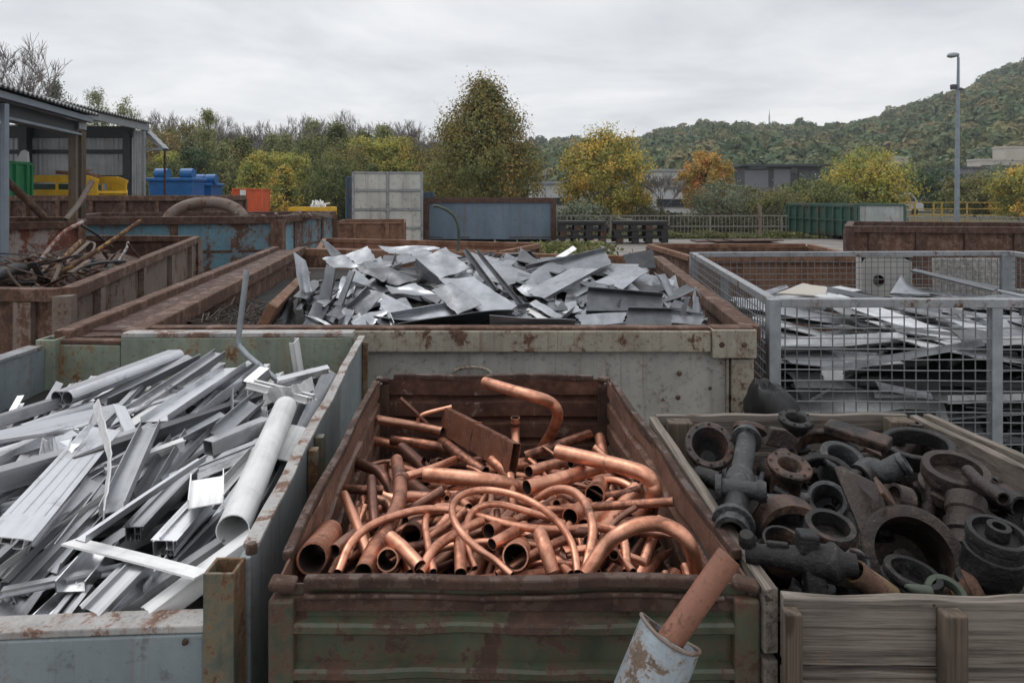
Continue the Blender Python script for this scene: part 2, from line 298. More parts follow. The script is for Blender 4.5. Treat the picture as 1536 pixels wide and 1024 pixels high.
bg=wn('Background',{0:mx.outputs[2],1:.1}); wo=wn('OutputWorld'); nt.links.new(bg.outputs[0],wo.inputs[0])
sl=bpy.data.lights.new('sun','SUN'); sl.energy=.8; sl.angle=rad(20); sl.color=(1,.97,.93); so=bpy.data.objects.new('sun',sl); C.objects.link(so)
sd=V((math.sin(SUN_AZ)*math.cos(SUN_EL),math.cos(SUN_AZ)*math.cos(SUN_EL),math.sin(SUN_EL))); so.rotation_euler=sd.to_track_quat('Z','Y').to_euler()
S.view_settings.view_transform='Standard'; S.view_settings.look='None'; S.view_settings.exposure=.1; S.view_settings.gamma=1
S.cycles.max_bounces=6; S.cycles.use_denoising=True; S.cycles.denoising_prefilter='ACCURATE'
# ================================================================== SETTING
def sheet_ground(name,x0,x1,y0,y1,z,mat,kind='structure'):
    m=MB(); m.add([(x0,y0,z),(x1,y0,z),(x1,y1,z),(x0,y1,z)],[(0,1,2,3)]); return m.build(name,mat,kind=kind,origin=(0,0,z))
sheet_ground('ground',-900,900,-60,700,0,M['ground'])
sheet_ground('verge',-60,60,30.6,120,.012,M['verge'])
# hill
RX=[-900,0,400,600,760,815,840,930,1000,1060,1110,1138,1185,1250,1300,1345,1400,1450,1500,1536,1640,1800,2100]
RY=[262,246,232,222,214,210,208,208,191,181,177,186,187,185,172,165,142,124,101,88,52,10,-40]
def hillz(u,d):
    px=CX+u*1000; yr=np.interp(px,RX,RY); D=400.
    zr=HC+(290-yr)/1000*D-7
    t=np.clip((d-130)/(D-130),0,1.6); p=np.where(t<=1,t**.85,1-(t-1)*.8)
    return np.maximum(0.,zr*p+2.2*np.sin(u*37+d*.03)*t+1.5*np.sin(u*90-d*.05)*t-2.)
us=np.linspace(-1.4,1.35,111); ds=np.concatenate([np.linspace(125,400,45),np.linspace(415,640,14)])
m=MB(); vs=[(u*d,d,float(hillz(u,d))-.5) for d in ds for u in us]; n=len(us)
m.add(vs,[(i*n+j,i*n+j+1,(i+1)*n+j+1,(i+1)*n+j) for i in range(len(ds)-1) for j in range(n-1)])
m.build('hill',M['hill'],smooth=180,kind='structure',origin=(0,400,0))
def foliage(name,P,size,col,parent=None,rng=None,nrm=None,**kw):
    """leaf mesh: one rhombus per point, own colour per leaf"""
    N=len(P); col=np.asarray(col); lum=col.mean(1,keepdims=True); col=lum*.14+col*.86; rng=rng or np.random.default_rng(1)
    a=rng.normal(size=(N,3))
    if nrm is not None: a=np.cross(a,nrm)
    a/=np.linalg.norm(a,axis=1)[:,None]+1e-9; b=rng.normal(size=(N,3)) if nrm is None else nrm; b=np.cross(a,b); b/=np.linalg.norm(b,axis=1)[:,None]+1e-9
    s=(np.asarray(size)*rng.uniform(.65,1.35,N))[:,None]
    q=np.stack([P-a*s*.62,P+b*s*.36,P+a*s*.62,P-b*s*.36],1).reshape(-1,3)
    if parent is not None: q=q-np.array(WL[parent.name])
    me=bpy.data.meshes.new(name); me.vertices.add(4*N); me.loops.add(4*N); me.polygons.add(N)
    me.vertices.foreach_set('co',q.astype(np.float32).ravel()); me.loops.foreach_set('vertex_index',np.arange(4*N,dtype=np.int32))
    me.polygons.foreach_set('loop_start',np.arange(0,4*N,4,dtype=np.int32)); me.update(calc_edges=True)
    at_=me.color_attributes.new('Col','FLOAT_COLOR','POINT'); c=np.ones((4*N,4),np.float32); c[:,:3]=np.repeat(col,4,0); at_.data.foreach_set('color',c.ravel())
    me.materials.append(M['leaf']); o=bpy.data.objects.new(name,me); C.objects.link(o)
    if parent is not None: o.parent=parent; WL[o.name]=WL[parent.name].copy()
    return tag(o,**kw)
PAL={'big':[(.105,.092,.018),(.13,.10,.02),(.082,.085,.02),(.165,.10,.02),(.066,.074,.022),(.09,.09,.02)],
 'yel':[(.27,.20,.02),(.19,.165,.022),(.31,.19,.02),(.12,.125,.022),(.085,.10,.022)],
 'ygr':[(.22,.20,.025),(.15,.16,.025),(.25,.18,.02),(.10,.125,.025)],
 'org':[(.31,.115,.02),(.28,.15,.02),(.24,.15,.02),(.15,.11,.02),(.2,.13,.02)],
 'grn':[(.062,.08,.02),(.08,.09,.022),(.05,.062,.018),(.10,.098,.022)],
 'drk':[(.022,.042,.016),(.03,.052,.018),(.04,.06,.02)],
 'olv':[(.10,.095,.026),(.085,.09,.026),(.12,.095,.026),(.07,.075,.024)],
 'brn':[(.13,.088,.035),(.10,.075,.032),(.16,.105,.03),(.085,.07,.03)],
 'gry':[(.085,.10,.06),(.07,.085,.05),(.10,.11,.065)],'bir':[(.15,.155,.05),(.12,.13,.045),(.10,.11,.045)]}
LB=2.0
def shape_r(kind,t):
    t=np.asarray(t)
    if kind=='cone': return np.where(t<.28,.72+.28*t/.28,np.clip(1-(t-.28)/.72,0,1)**.8)
    if kind=='spire': return np.clip(1-t,0,1)**.9+.03
    return np.sqrt(np.clip(1-(2*t-.86)**2/1.3,0.02,1))
def tree(name,label,x,y,h,cr,base,kind,ncl,nlf,ls,pal,seed,group=None,cat='tree',trunk=.16,sig=.13,bare_top=0.):
    g=np.random.default_rng(seed); rt=thing(name,label,cat,(x,y,0),group)
    T=g.beta(1.25,1.35,ncl); ang=g.uniform(0,6.283,ncl); rr=shape_r(kind,T)*cr*np.sqrt(g.uniform(.12,1,ncl))*g.uniform(.85,1.12,ncl)
    zc=base+(h-base)*(.04+.93*T); cc=np.stack([x+rr*np.cos(ang),y+rr*np.sin(ang),zc],1)
    m=MB(); lean=g.normal(0,.02*h,2)
    tp=[(x+lean[0]*k*k,y+lean[1]*k*k,h*.9*k) for k in np.linspace(0,1,7)]; m.tube(tp,[trunk*(1-.9*k)+.012 for k in np.linspace(0,1,7)],7)
    order=np.argsort(g.uniform(size=ncl))[:min(ncl,42)]
    for i in order:
        e=V(cc[i]); z0=max(.25*base+.3,e.z-.55*abs(rr[i])-.25*(h-base)*g.uniform(.2,.8)); z0=min(z0,h*.85); k=z0/(h*.9)
        s=V((x+lean[0]*k*k,y+lean[1]*k*k,z0)); mid=s.lerp(e,.5)+V((0,0,-.06*(e-s).length)); r0=trunk*.3*(1-.6*k)
        m.tube([s,mid,e],[r0,r0*.6,r0*.22],5)
        for _ in range(3):
            e2=e+V(g.normal(0,.2*cr,3)); m.tube([mid.lerp(e,.6),e2],[r0*.3,r0*.1],3)
    m.build('trunk',M['bark'],rt,smooth=60)
    nlf=int(nlf*1.7); ls=ls*.78; idx=np.repeat(np.arange(ncl),nlf); sg=cr*sig
    P=cc[idx]+g.normal(0,1,(len(idx),3))*np.array([sg,sg,sg*.75])*g.uniform(.6,1.2,(ncl,1))[idx]
    # fringe twigs that break up the outline
    ns=ncl//3; far=np.argsort(-(rr/ (shape_r(kind,T)*cr+.01)))[:ns]; sp=[]; si=[]
    for i in far:
        d=np.array([math.cos(ang[i])*.5,math.sin(ang[i])*.5,1.])*g.uniform(.5,1.)*sg*2.6
        for k in np.linspace(.3,1,9): sp.append(cc[i]+d*k+g.normal(0,.02*cr,3)); si.append(i)
    P=np.concatenate([P,np.array(sp)]); idx=np.concatenate([idx,np.array(si,int)])
    pc=np.array(PAL[pal]); ci=g.integers(0,len(pc),ncl); col=pc[ci][idx]
    sw=g.uniform(size=len(idx))<.12; col[sw]=pc[g.integers(0,len(pc),int(sw.sum()))]
    col=col*g.uniform(.84,1.2,(len(idx),1)); keep=P[:,2]>.25
    ctr=np.array([x,y,base+(h-base)*.38]); d=(P-ctr)/np.array([cr,cr,(h-base)*.5]); d/=np.linalg.norm(d,axis=1)[:,None]+1e-6; loc=P-cc[idx]; loc/=np.linalg.norm(loc,axis=1)[:,None]+1e-6
    nr=d*.55+loc*.6+np.array([0,0,.25])+g.normal(0,.55,P.shape)
    foliage('crown',P[keep],ls,col[keep]*LB,rt,g,nr[keep]); return rt
def conv(e): return None
def copytree(rt,x,y,s,rz,label,group,sz=None):
    r=rt.copy(); C.objects.link(r); r.location=(x,y,0); r.scale=(s,s,sz or s); r.rotation_euler=(0,0,rz); r['label']=label; r['group']=group
    for ch in list(rt.children):
        c=ch.copy(); C.objects.link(c); c.parent=r
    return r
def bare(name,label,x,y,h,spread,seed,group=None,lv=5,cat='tree'):
    g=random.Random(seed); rt=thing(name,label,cat,(x,y,0),group); tm=MB(); cm=MB()
    def br(p,d,L,r,l):
        k=3; pts=[p]; q=p
        for i in range(k):
            d=(d+V((g.gauss(0,.13),g.gauss(0,.13),g.gauss(.05,.08)))).normalized(); q=q+d*L/k; pts.append(q)
        (tm if l>=lv-1 else cm).tube(pts,[r*(1-.45*i/k) for i in range(k+1)],6 if l>=lv-1 else 3)
        if l==0: return
        for i in range(g.choice((3,3,4)) if l>1 else 4):
            s=pts[g.choice((1,2,3,3))] if l<lv else pts[g.choice((2,3,3))]
            a=g.uniform(0,6.28); sp=spread*g.uniform(.5,1.2); n=(d+V((math.cos(a)*sp,math.sin(a)*sp,g.uniform(-.05,.3)))).normalized()
            br(s,n,L*g.uniform(.6,.82),max(r*.5,.016),l-1)
    br(V((x,y,0)),V((0,0,1)),h*.33,.022*h*.8,lv)
    tm.build('trunk',M['bark'],rt,smooth=60); cm.build('crown',M['twig'],rt,smooth=60); return rt
def hgt(py,d): return HC+(HZ-py)/F*d
def X(px,d): return (px-CX)/F*d
# --- forest on the hill: one mass
g=np.random.default_rng(3); NT_=4200
u=g.uniform(-.22,.92,NT_); d=130+300*g.beta(1.4,1.15,NT_); hz=hillz(u,d); base=np.stack([u*d,d,hz],1)
rr=g.uniform(2.0,4.2,NT_); hh=rr*g.uniform(1.1,1.7,NT_)
HZB=0
hp=np.array([(.030,.050,.026),(.036,.058,.027),(.046,.064,.028),(.056,.068,.03),(.028,.047,.026),(.062,.070,.03),(.070,.066,.032),(.042,.060,.032),(.034,.054,.026)])*np.array([1.1,1.,.86])*2.5
tone=(np.sin(u*21+d*.021)+np.sin(u*9-d*.034+1))*.5; ci=np.clip((g.uniform(0,1,NT_)+.33*tone)*9,0,8.99).astype(int); tc=hp[ci]*g.uniform(.8,1.22,(NT_,1))
K=120; nv=g.normal(size=(NT_,K,3)); nv/=np.linalg.norm(nv,axis=2)[:,:,None]; nv[:,:,2]=np.abs(nv[:,:,2])*1.1-.22
P=base[:,None,:]+np.stack([nv[:,:,0]*rr[:,None],nv[:,:,1]*rr[:,None],hh[:,None]*(.75+.65*nv[:,:,2])],2)*g.uniform(.85,1.08,(NT_,K,1))
col=np.repeat(tc[:,None,:],K,1)*g.uniform(.88,1.13,(NT_,K,1)); sz=np.repeat((rr*.42)[:,None],K,1); nq=nv+g.normal(0,.35,nv.shape)
o=foliage('forest',P.reshape(-1,3),sz.reshape(-1),col.reshape(-1,3),None,g,nq.reshape(-1,3),label='dense mixed autumn woodland covering the hill',cat='forest',kind='stuff')
# --- free-standing trees
tree('linden_tree','tallest broad conical olive and rust coloured tree behind the blue container',X(724,40),40,hgt(114,40),3.75,.9,'cone',430,56,.165,'big',21,trunk=.2,sig=.115)
tree('maple_tree','rounded yellow green tree right of the conical tree, over two black pallet stacks',X(907,45),45,hgt(196,45),2.95,.5,'round',230,46,.19,'yel',22,trunk=.16,sig=.13)
tree('maple_tree','orange topped rounded tree before the dark flat roofed building',X(1058,50),50,hgt(228,50),2.05,.9,'round',150,44,.19,'org',23,trunk=.16,sig=.13)
tree('maple_tree','wide yellow tree behind the pale end of the green container',X(1300,52),52,hgt(228,52),3.2,.3,'round',240,44,.2,'ygr',24,trunk=.16,sig=.13)
tree('shrubby_tree','low green yellow bushy tree behind the dark part of the green container',X(1215,48),48,hgt(272,48),2.6,.1,'round',130,44,.19,'grn',25,trunk=.1,sig=.15)
tree('maple_tree','yellow and green tree cut by the right edge of the picture',X(1548,46),46,hgt(242,46),2.4,.2,'round',160,44,.19,'yel',26,trunk=.14,sig=.13)
tree('shrubby_tree','ochre and green low tree beside the foot of the tall lamp post',X(1462,58),58,hgt(262,58),2.5,.1,'round',120,44,.22,'olv',27,trunk=.12,sig=.15)
tree('shrubby_tree','dark green shrub behind the lamp post mast',X(1400,74),74,hgt(252,74),3.4,.1,'round',120,44,.28,'drk',28,trunk=.12,sig=.15)
tree('shrubby_tree','dull green tree with thin top right of the lamp post',X(1500,80),80,hgt(250,80),3.2,.1,'round',100,44,.28,'gry',29,trunk=.12,sig=.15)
bare('sapling','small nearly leafless tree between the yellow tree and the orange tree',X(990,42),42,hgt(242,42),.75,31,lv=5)
bare('sapling','dark forked leafless tree before the grey panelled building',X(1133,44),44,hgt(258,44),.8,32,lv=4)
for px,py,d,w,pal,lb in ((872,306,36,1.5,'gry','pale grey green shrub behind the left stack of black pallets'),(1085,272,44,2.0,'gry','grey green rounded shrub right of the orange tree'),(1165,286,42,1.7,'olv','dull olive shrub left of the green container'),(1120,280,50,1.6,'olv','olive shrub with a few pink leaves beside the forked bare tree'),(955,290,50,1.4,'olv','thin olive shrub under the right side of the yellow tree')):
    tree('shrub',lb,X(px,d),d,hgt(py,d),w,.05,'round',80,40,.15,pal,int(px),cat='shrub',trunk=.06,sig=.16)
# --- treeline behind the yard
bp=[bare('bare_tree','tall leafless tree rising behind the near shed roof at the left edge',X(22,42),42,hgt(74,42),.62,41,lv=6)]
bp.append(bare('bare_tree','grey leafless tree standing in the back row of the treeline',X(262,70),70,hgt(158,70),.55,42,'leafless trees of the back row',lv=6))
bp.append(bare('bare_tree','grey leafless tree standing in the back row of the treeline',X(350,72),72,hgt(176,72),.6,43,'leafless trees of the back row',lv=6))
hs=[hgt(74,42),hgt(158,70),hgt(176,72)]
for i,(px,py,d) in enumerate(((235,164,66),(300,170,76),(325,168,70),(378,182,72),(402,180,68),(430,182,75),(458,168,72),(482,178,70),(512,164,74),(540,176,70),(560,182,66),(588,176,68),(606,180,74),(630,190,66),(652,196,70),(668,190,78),(205,172,75),(120,158,70))):
    k=1+i%2; s=hgt(py-9,d)/hs[k]; copytree(bp[k],X(px,d),d,s,i*1.7,'grey leafless tree standing in the back row of the treeline','leafless trees of the back row')
rt=tree('spruce_tree','dark pointed conifer above the shed roof at the far left',X(82,60),60,hgt(116,60),1.7,3,'spire',110,34,.2,'drk',51,trunk=.14,sig=.2)
tree('birch_tree','slender pale green tree above the shed roof, taller of two',X(143,56),56,hgt(128,56),1.9,3,'cone',130,36,.15,'bir',52,trunk=.1,sig=.16)
tree('birch_tree','slender pale green tree above the shed roof, shorter of two',X(188,58),58,hgt(143,58),1.6,3,'cone',110,34,.15,'bir',53,trunk=.1,sig=.16)
tree('hazel_tree','ochre brown tree just right of the shed lean-to roof',X(248,55),55,hgt(196,55),1.9,.5,'round',120,40,.19,'brn',54,sig=.15)
tree('hornbeam_tree','tall light green tree with narrow top behind the blue dumpsters',X(312,60),60,hgt(163,60),1.7,.5,'cone',150,40,.18,'bir',55,sig=.15)
tree('holly_tree','dark green bushy tree right behind the blue dumpsters',X(288,46),46,hgt(220,46),1.9,.2,'round',130,42,.18,'drk',56,sig=.15)
tree('larch_tree','pale yellow green pointed tree behind the orange skip',X(380,48),48,hgt(232,48),1.5,.2,'cone',120,40,.17,'ygr',57,sig=.15)
tree('larch_tree','small golden pointed tree right of the orange skip',X(426,44),44,hgt(248,44),1.2,.2,'cone',100,40,.16,'yel',58,sig=.15)
tl=[tree('oak_tree','green leafy tree in the dense treeline behind the yard',X(470,56),56,hgt(204,56),3.0,.2,'round',190,42,.21,'grn',59,'leafy trees of the treeline',sig=.14),
    tree('oak_tree','green leafy tree in the dense treeline behind the yard',X(350,60),60,hgt(210,60),2.8,.2,'round',180,42,.21,'olv',60,'leafy trees of the treeline',sig=.14),
    tree('oak_tree','green leafy tree in the dense treeline behind the yard',X(545,58),58,hgt(196,58),2.6,.2,'cone',170,42,.21,'grn',61,'leafy trees of the treeline',sig=.14)]
th=[hgt(204,56),hgt(210,60),hgt(196,58),hgt(200,60),hgt(205,58)]
tl+=[tree('oak_tree','green leafy tree in the dense treeline behind the yard',X(430,60),60,hgt(200,60),2.2,.3,'cone',170,40,.2,'bir',62,'leafy trees of the treeline',sig=.14),tree('oak_tree','green leafy tree in the dense treeline behind the yard',X(590,58),58,hgt(205,58),2.4,.3,'round',170,40,.2,'ygr',63,'leafy trees of the treeline',sig=.14)]
for i,(px,py,d,k) in enumerate(((410,200,64,3),(440,228,52,4),(505,184,60,2),(520,216,52,1),(575,186,62,3),(500,232,48,0),(600,206,60,1),(625,226,62,4),(395,226,54,4),(335,214,54,3),(262,226,50,4),(240,196,62,1),(236,242,50,0),(650,222,60,1),(690,232,58,3),(472,180,70,3),(280,186,66,1),(545,205,56,4),(365,205,60,2),(640,258,50,0),(560,246,46,2))):
    s=hgt(py,d)/th[k]; copytree(tl[k],X(px,d),d,s*1.02,i*2.1,'green leafy tree in the dense treeline behind the yard','leafy trees of the treeline',s)
# --- grass and weeds on the verge
g=np.random.default_rng(8); n=9000; P=np.stack([g.uniform(1,17,n),30.75+g.beta(1,2,n)*4,np.zeros(n)],1); P[:,2]=.02+g.uniform(0,.22,n)*(.4+.6*(np.sin(P[:,0]*2.1)+np.sin(P[:,0]*.9+1)>.2))
col=np.array([(.11,.13,.03),(.15,.15,.045),(.07,.09,.022),(.19,.16,.07)])[g.integers(0,4,n)]*g.uniform(.8,1.25,(n,1))
foliage('grass',P,.13,col,None,g,label='strip of short yellow green grass along the railing',cat='grass',kind='stuff')
n=2600; w=np.array([on(855,372,.55)])[0]; P=np.array([at(852,374,14.2)])+np.stack([g.normal(0,.42,n),g.normal(0,.5,n),g.uniform(-.25,.12,n)],1)
foliage('weeds',P,.1,col[:n]*1.25,None,g,label='yellow green weeds growing behind the sheet metal container',cat='weeds',kind='stuff')
sheet=MB(); sheet.box((X(852,14.2),14.2,.42),(2.0,1.6,.84)); sheet.build('soil_heap',M['verge'],bevel=.1,label='low block of soil carrying the yellow green weeds',cat='soil heap')
n=16000; xx=g.uniform(X(815,38),X(1190,38),n); P=np.stack([xx,g.uniform(34.5,41,n),np.zeros(n)],1); P[:,2]=g.uniform(0,1,n)**1.3*(.75+.45*np.sin(xx*1.7)+.3*np.sin(xx*4.1+1)).clip(.25)
col=np.array([(.07,.06,.03),(.05,.055,.022),(.09,.07,.04),(.06,.07,.025),(.035,.04,.018)])[g.integers(0,5,n)]*g.uniform(.8,1.3,(n,1))
foliage('undergrowth',P,.16,col,None,g,label='low brown and olive scrub behind the grey bar railing',cat='undergrowth',kind='stuff')
# --- railings
def railing(name,label,x0,x1,y,h,z0,nb,posts,mat,y1=None,rails=(1.,.5,.1)):
    y1=y if y1 is None else y1; rt=thing(name,label,'railing',((x0+x1)/2,(y+y1)/2,0)); yy=lambda x:y+(y1-y)*(x-x0)/(x1-x0)
    for k in rails: MB().beam((x0,yy(x0),z0+h*k),(x1,yy(x1),z0+h*k),.05,.05).build('rail',mat,rt)
    for x in posts: MB().beam((x,yy(x)-.03,0),(x,yy(x)-.03,z0+h+.02),.07,.07,V((0,1,0))).build('post',mat,rt)
    m=MB()
    for i in range(nb):
        x=x0+(x1-x0)*(i+.5)/nb; m.beam((x,yy(x),z0+h*.1),(x,yy(x),z0+h),.022,.022,V((0,1,0)))
    if nb: m.build('baluster_panel',mat,rt)
M['rail']=plain('weathered_railing_steel',(.20,.19,.17),.6,.3,.2,6,.1); M['rail_y']=plain('faded_yellow_railing',(.34,.22,.04),.6,0,.2,6,.1)
railing('railing','grey bar railing behind the black pallet stacks, up to the green container',X(832,32),X(1182,32),32,1.02,.0,62,[X(p,32) for p in (850,916,1003,1065,1172)],M['rail'])
railing('railing','grey bar railing right of the green container, below the yellow rails',X(1357,31),X(1560,31),31,.72,.25,46,[X(p,31) for p in (1362,1412,1470,1530)],M['rail'])
railing('railing','yellow three-bar railing right of the green container',X(1352,40),X(1500,40),40,1.3,.25,0,[X(p,40) for p in (1372,1400,1412,1450)],M['rail_y'],rails=(1.,.7,.42,.15))
m=MB(); m.beam((X(1140,31.5),31.5,0),(X(1140,31.5),31.5,1.5),.14,.14,V((0,1,0))); m.beam((X(1140,31.5),31.5,1.5),(X(1140,31.5),31.5,1.54),.10,.10,V((0,1,0))); m.build('bollard',M['rust_grey'],bevel=.02,label='slim brownish square post standing at the railing',cat='post')
# --- lamp post
d=35.; x=X(1435,d); rt=thing('street_lamp','tall grey lamp post with a single drooping head, in front of the wooded hill','street lamp',(x,d,0))
MB().tube([(x,d,0),(x+.04,d,4.5),(x+.09,d,hgt(86,d))],[.125,.105,.06],12).build('pole',M['shed_steel'],rt,smooth=50)
zt=hgt(83,d); m=MB(); m.lathe([(.0,-.3),(.07,-.3),(.13,-.1),(.14,.12),(.09,.27),(0,.3)],frame((-1,0,-.12),(x-.2,d,zt),V((0,0,1))),12); m.build('lamp_head',M['galv'],rt,smooth=60)
MB().beam((x+.09,d,zt-.08),(x-.05,d,zt+.04),.09,.09).build('bracket',M['galv'],rt)
zb=hgt(131,d); m=MB(); m.box((x-.22,d-.1,zb),(.26,.22,.24)); m.box((x+.2,d-.05,zb-.12),(.3,.1,.08)); m.build('floodlight',M['dark_wall'],rt,bevel=.01)
MB().tube([(X(818,60),60,0),(X(818,60),60,hgt(245,60))],.05,8).build('street_lamp',M['galv'],smooth=50,label='thin grey pole between the conical tree and the yellow tree',cat='pole')
# --- radio mast on the hill
d=395.; x=X(1154,d); zz0=float(hillz(.386,d)); rt=thing('radio_mast','thin lattice mast standing on the wooded ridge','mast',(x,d,zz0)); m=MB(); zt=hgt(165,d)
for a in (0,2.09,4.19): m.beam((x+.55*math.cos(a),d+.55*math.sin(a),zz0),(x+.25*math.cos(a),d+.25*math.sin(a),zt-3),.16,.16)
k=0
for q in np.arange(zz0,zt-3,1.6):
    k+=1; a=k*2.09; m.beam((x+.5*math.cos(a),d+.5*math.sin(a),q),(x+.45*math.cos(a+2.09),d+.45*math.sin(a+2.09),q+1.5),.12,.12)
m.build('lattice',M['dark_wall'],rt); MB().beam((x,d,zt-3.2),(x,d,zt),.14,.14).build('aerial',M['dark_wall'],rt)
# --- far buildings
def building(name,label,px0,px1,py,d,dep,wall,bands=(),roof=None,over=.3):
    x0,x1=X(px0,d),X(px1,d); h=hgt(py,d); rt=thing(name,label,'building',((x0+x1)/2,d+dep/2,0))
    MB().box(((x0+x1)/2,d+dep/2,h/2),(x1-x0,dep,h)).build('wall',M[wall],rt)
    if roof: MB().box(((x0+x1)/2,d+dep/2,h+.15),(x1-x0+over*2,dep+over*2,.3)).build('roof',M[roof],rt)
    for (a,b,t,u,k) in bands:
        xa,xb=X(a,d),X(b,d); za,zb=hgt(u,d),hgt(t,d); f=MB().box(((xa+xb)/2,d-.06,(za+zb)/2),(xb-xa,.1,zb-za)).build('window' if k=='glass' else 'facade_panel',M[k],rt)
        if k=='glass':
            m=MB(); nn=max(2,int((xb-xa)/1.2))
            for i in range(nn+1): m.box((xa+(xb-xa)*i/nn,d-.13,(za+zb)/2),(.09,.05,zb-za))
            m.box(((xa+xb)/2,d-.132,zb+.05),(xb-xa+.1,.05,.1)); m.box(((xa+xb)/2,d-.132,za-.05),(xb-xa+.1,.05,.1)); m.build('frame',M['dark_wall'],f)
    return rt
building('warehouse','long white low hall seen between the trees right of the blue container',798,1056,276,70,14,'pale_wall',[(812,850,298,306,'glass'),(985,1050,300,309,'glass'),(1000,1052,280,284,'slate_wall')],'galv')
building('warehouse','taller pale hall wall between the yellow tree and the orange tree',985,1052,257,88,12,'pale_wall',[(990,1050,268,274,'slate_wall'),(1000,1048,285,292,'glass')],'galv')
building('office_building','dark flat roofed building with two slate panels and glazed right half',1118,1232,250,85,4,'dark_wall',[(1117,1152,255.5,292,'slate_wall'),(1160,1185,254,290,'slate_wall'),(1186,1196,252,260,'glass'),(1198,1230,258,270,'glass'),(1187,1230,275,290,'glass'),(1122,1150,249,253,'glass')],'dark_wall',.8)
building('flat_block','beige flat roofed block behind the wide yellow tree',1292,1362,238,95,4,'beige',[(1350,1361,248,258,'glass'),(1300,1330,262,272,'glass'),(1352,1361,268,276,'glass')],'beige',.1)
building('flat_block','stepped beige block at the right edge, upper storey',1508,1600,222,112,3,'beige',[(1512,1590,250,262,'glass')],'beige',.1)
building('flat_block','lower beige wing with dark window band beside the stepped block',1470,1600,241,106,3,'beige',[(1472,1590,249,268,'glass')],'beige',.1)
building('shed_building','low grey hall behind the lamp post',1425,1475,253,100,6,'slate_wall',[(1430,1470,262,270,'glass')],'dark_wall',.3)
def van(label,px,d,col,w=2.0,hh=2.2,L=4.8,rz=0.):
    x=X(px,d); rt=thing('parked_van',label,'van',(x,d,0)); y0,y1=d-w/2,d+w/2
    sid=[(-L/2,.35),(L/2,.35),(L/2,1.05),(L/2-.5,1.25),(L/2-1.1,hh-.1),(L/2-1.4,hh),(-L/2+.1,hh),(-L/2,hh-.2)]
    MB().prism([(x+a,y0,b) for a,b in sid],(0,w,0)).build('body',M[col],rt,bevel=.06)
    MB().prism([(x+a,y0-.012,b) for a,b in ((L/2-.65,1.3),(L/2-1.2,hh-.25),(L/2-2.0,hh-.25),(L/2-2.0,1.3))],(0,.02,0)).build('window',M['glass'],rt)
    for s in (-1,1):
        for yy in (y0-.01,y1-.19): MB().tube([(x+s*L*.32,yy,.34),(x+s*L*.32,yy+.2,.34)],.33,16).build('wheel',M['black'],rt,smooth=50)
van('pale van far behind the yellow railing left of the lamp post',1402,84,'pale_wall',hh=2.3); van('pale grey van parked under the yellow tree at the right edge',1492,80,'pale_wall',hh=1.9)
van('white van half hidden behind the wide yellow tree',1340,66,'pale_wall',hh=2.2)
# --- big containers at the back
def skip(name,label,q,z0,z1,mat,rim='rust',ribs=(0,0,0,0),railh=.09,railw=.09,cat='container',floor=None,ribw=.09,ribd=.06,rims=None,inner=None,post=.1,dent=.006,mats=None,ribmat=None,band=False):
    """open box on four ground corners (front-left, front-right, back-right, back-left)"""
    q=[V((p[0],p[1],0)) for p in q]; c=sum(q,V((0,0,0)))/4; rt=thing(name,label,cat,(c.x,c.y,0)); T=.012
    zz=z1 if isinstance(z1,(list,tuple)) else [z1]*4
    for i in range(4):
        a,b=q[i],q[(i+1)%4]; u=(b-a).normalized(); n=V((u.y,-u.x,0)); mt=M[mats[i] if mats else mat]; za=zz[i]; 
        MB().panel(a+u*.01,b-u*.01,[(0,za-railh*.6),(0,z0*.4+za*.6),(0,z0*.7+za*.3),(0,z0)],T,14,dent,c).build('side_panel',mt,rt)
        MB().beam(a+u*.03+V((0,0,za-railh/2))+n*.012,b-u*.03+V((0,0,za-railh/2))+n*.012,railw,railh).build('rim',M[rim],rt,bevel=.006)
        if ribs[i]:
            L=(b-a).length
            for k in range(ribs[i]):
                p=a+u*(L*(k+.5)/ribs[i])+n*(ribd/2+.003); MB().beam(p+V((0,0,z0+.02)),p+V((0,0,za-railh-.004)),ribw,ribd,n).build('rib',M[ribmat or mat],rt)
        if band:
            zm=(z0+za)/2; MB().beam(a+V((0,0,zm))+n*.05,b+V((0,0,zm))+n*.05,.09,.05).build('band',M[mat],rt)
        MB().beam(a+V((0,0,max(0,z0-.05)))+n*.004,a+V((0,0,za-railh*.5-.004))+n*.004,post,post,u).build('corner_post',M[ribmat or rim],rt,bevel=.005)
    fz=floor if floor is not None else z0+.1
    MB().add([p+V((0,0,fz)) for p in q]+[p+V((0,0,fz-.05)) for p in q],[(0,1,2,3),(7,6,5,4)]+[(i,4+i,4+(i+1)%4,(i+1)%4) for i in range(4)]).build('floor',M[inner or 'rust_dark'],rt)
    return rt
def rect(px0,px1,d0,dep,tilt=0.):
    a=V((X(px0,d0),d0,0)); b=V((X(px1,d0),d0+tilt,0)); u=(b-a).normalized(); n=V((-u.y,u.x,0)); return [a,b,b+n*dep,a+n*dep]
skip('roll_off_container','slate blue open container with rusty rim, standing under the conical tree',rect(640,830,28.8,2.4),.12,hgt(297,28.8),'blue_cont','rust_dark',(0,0,0,0),.2,.16,post=.22,ribmat='rust_dark')
bl=V((X(1180,33.5),33.5,0)); br_=V((X(1283,29.3),29.3,0)); skip('roll_off_container','long dark green ribbed container beside the grey railing',[bl,br_,br_+V((2.2,1.2,0)),bl+V((2.2,1.2,0))],.18,hgt(306,31.),'green_cont','green_cont',(9,0,0,0),.12,.1,band=True,ribw=.08,ribd=.09)
MB().box((0,0,0),(.1,.1,.1))
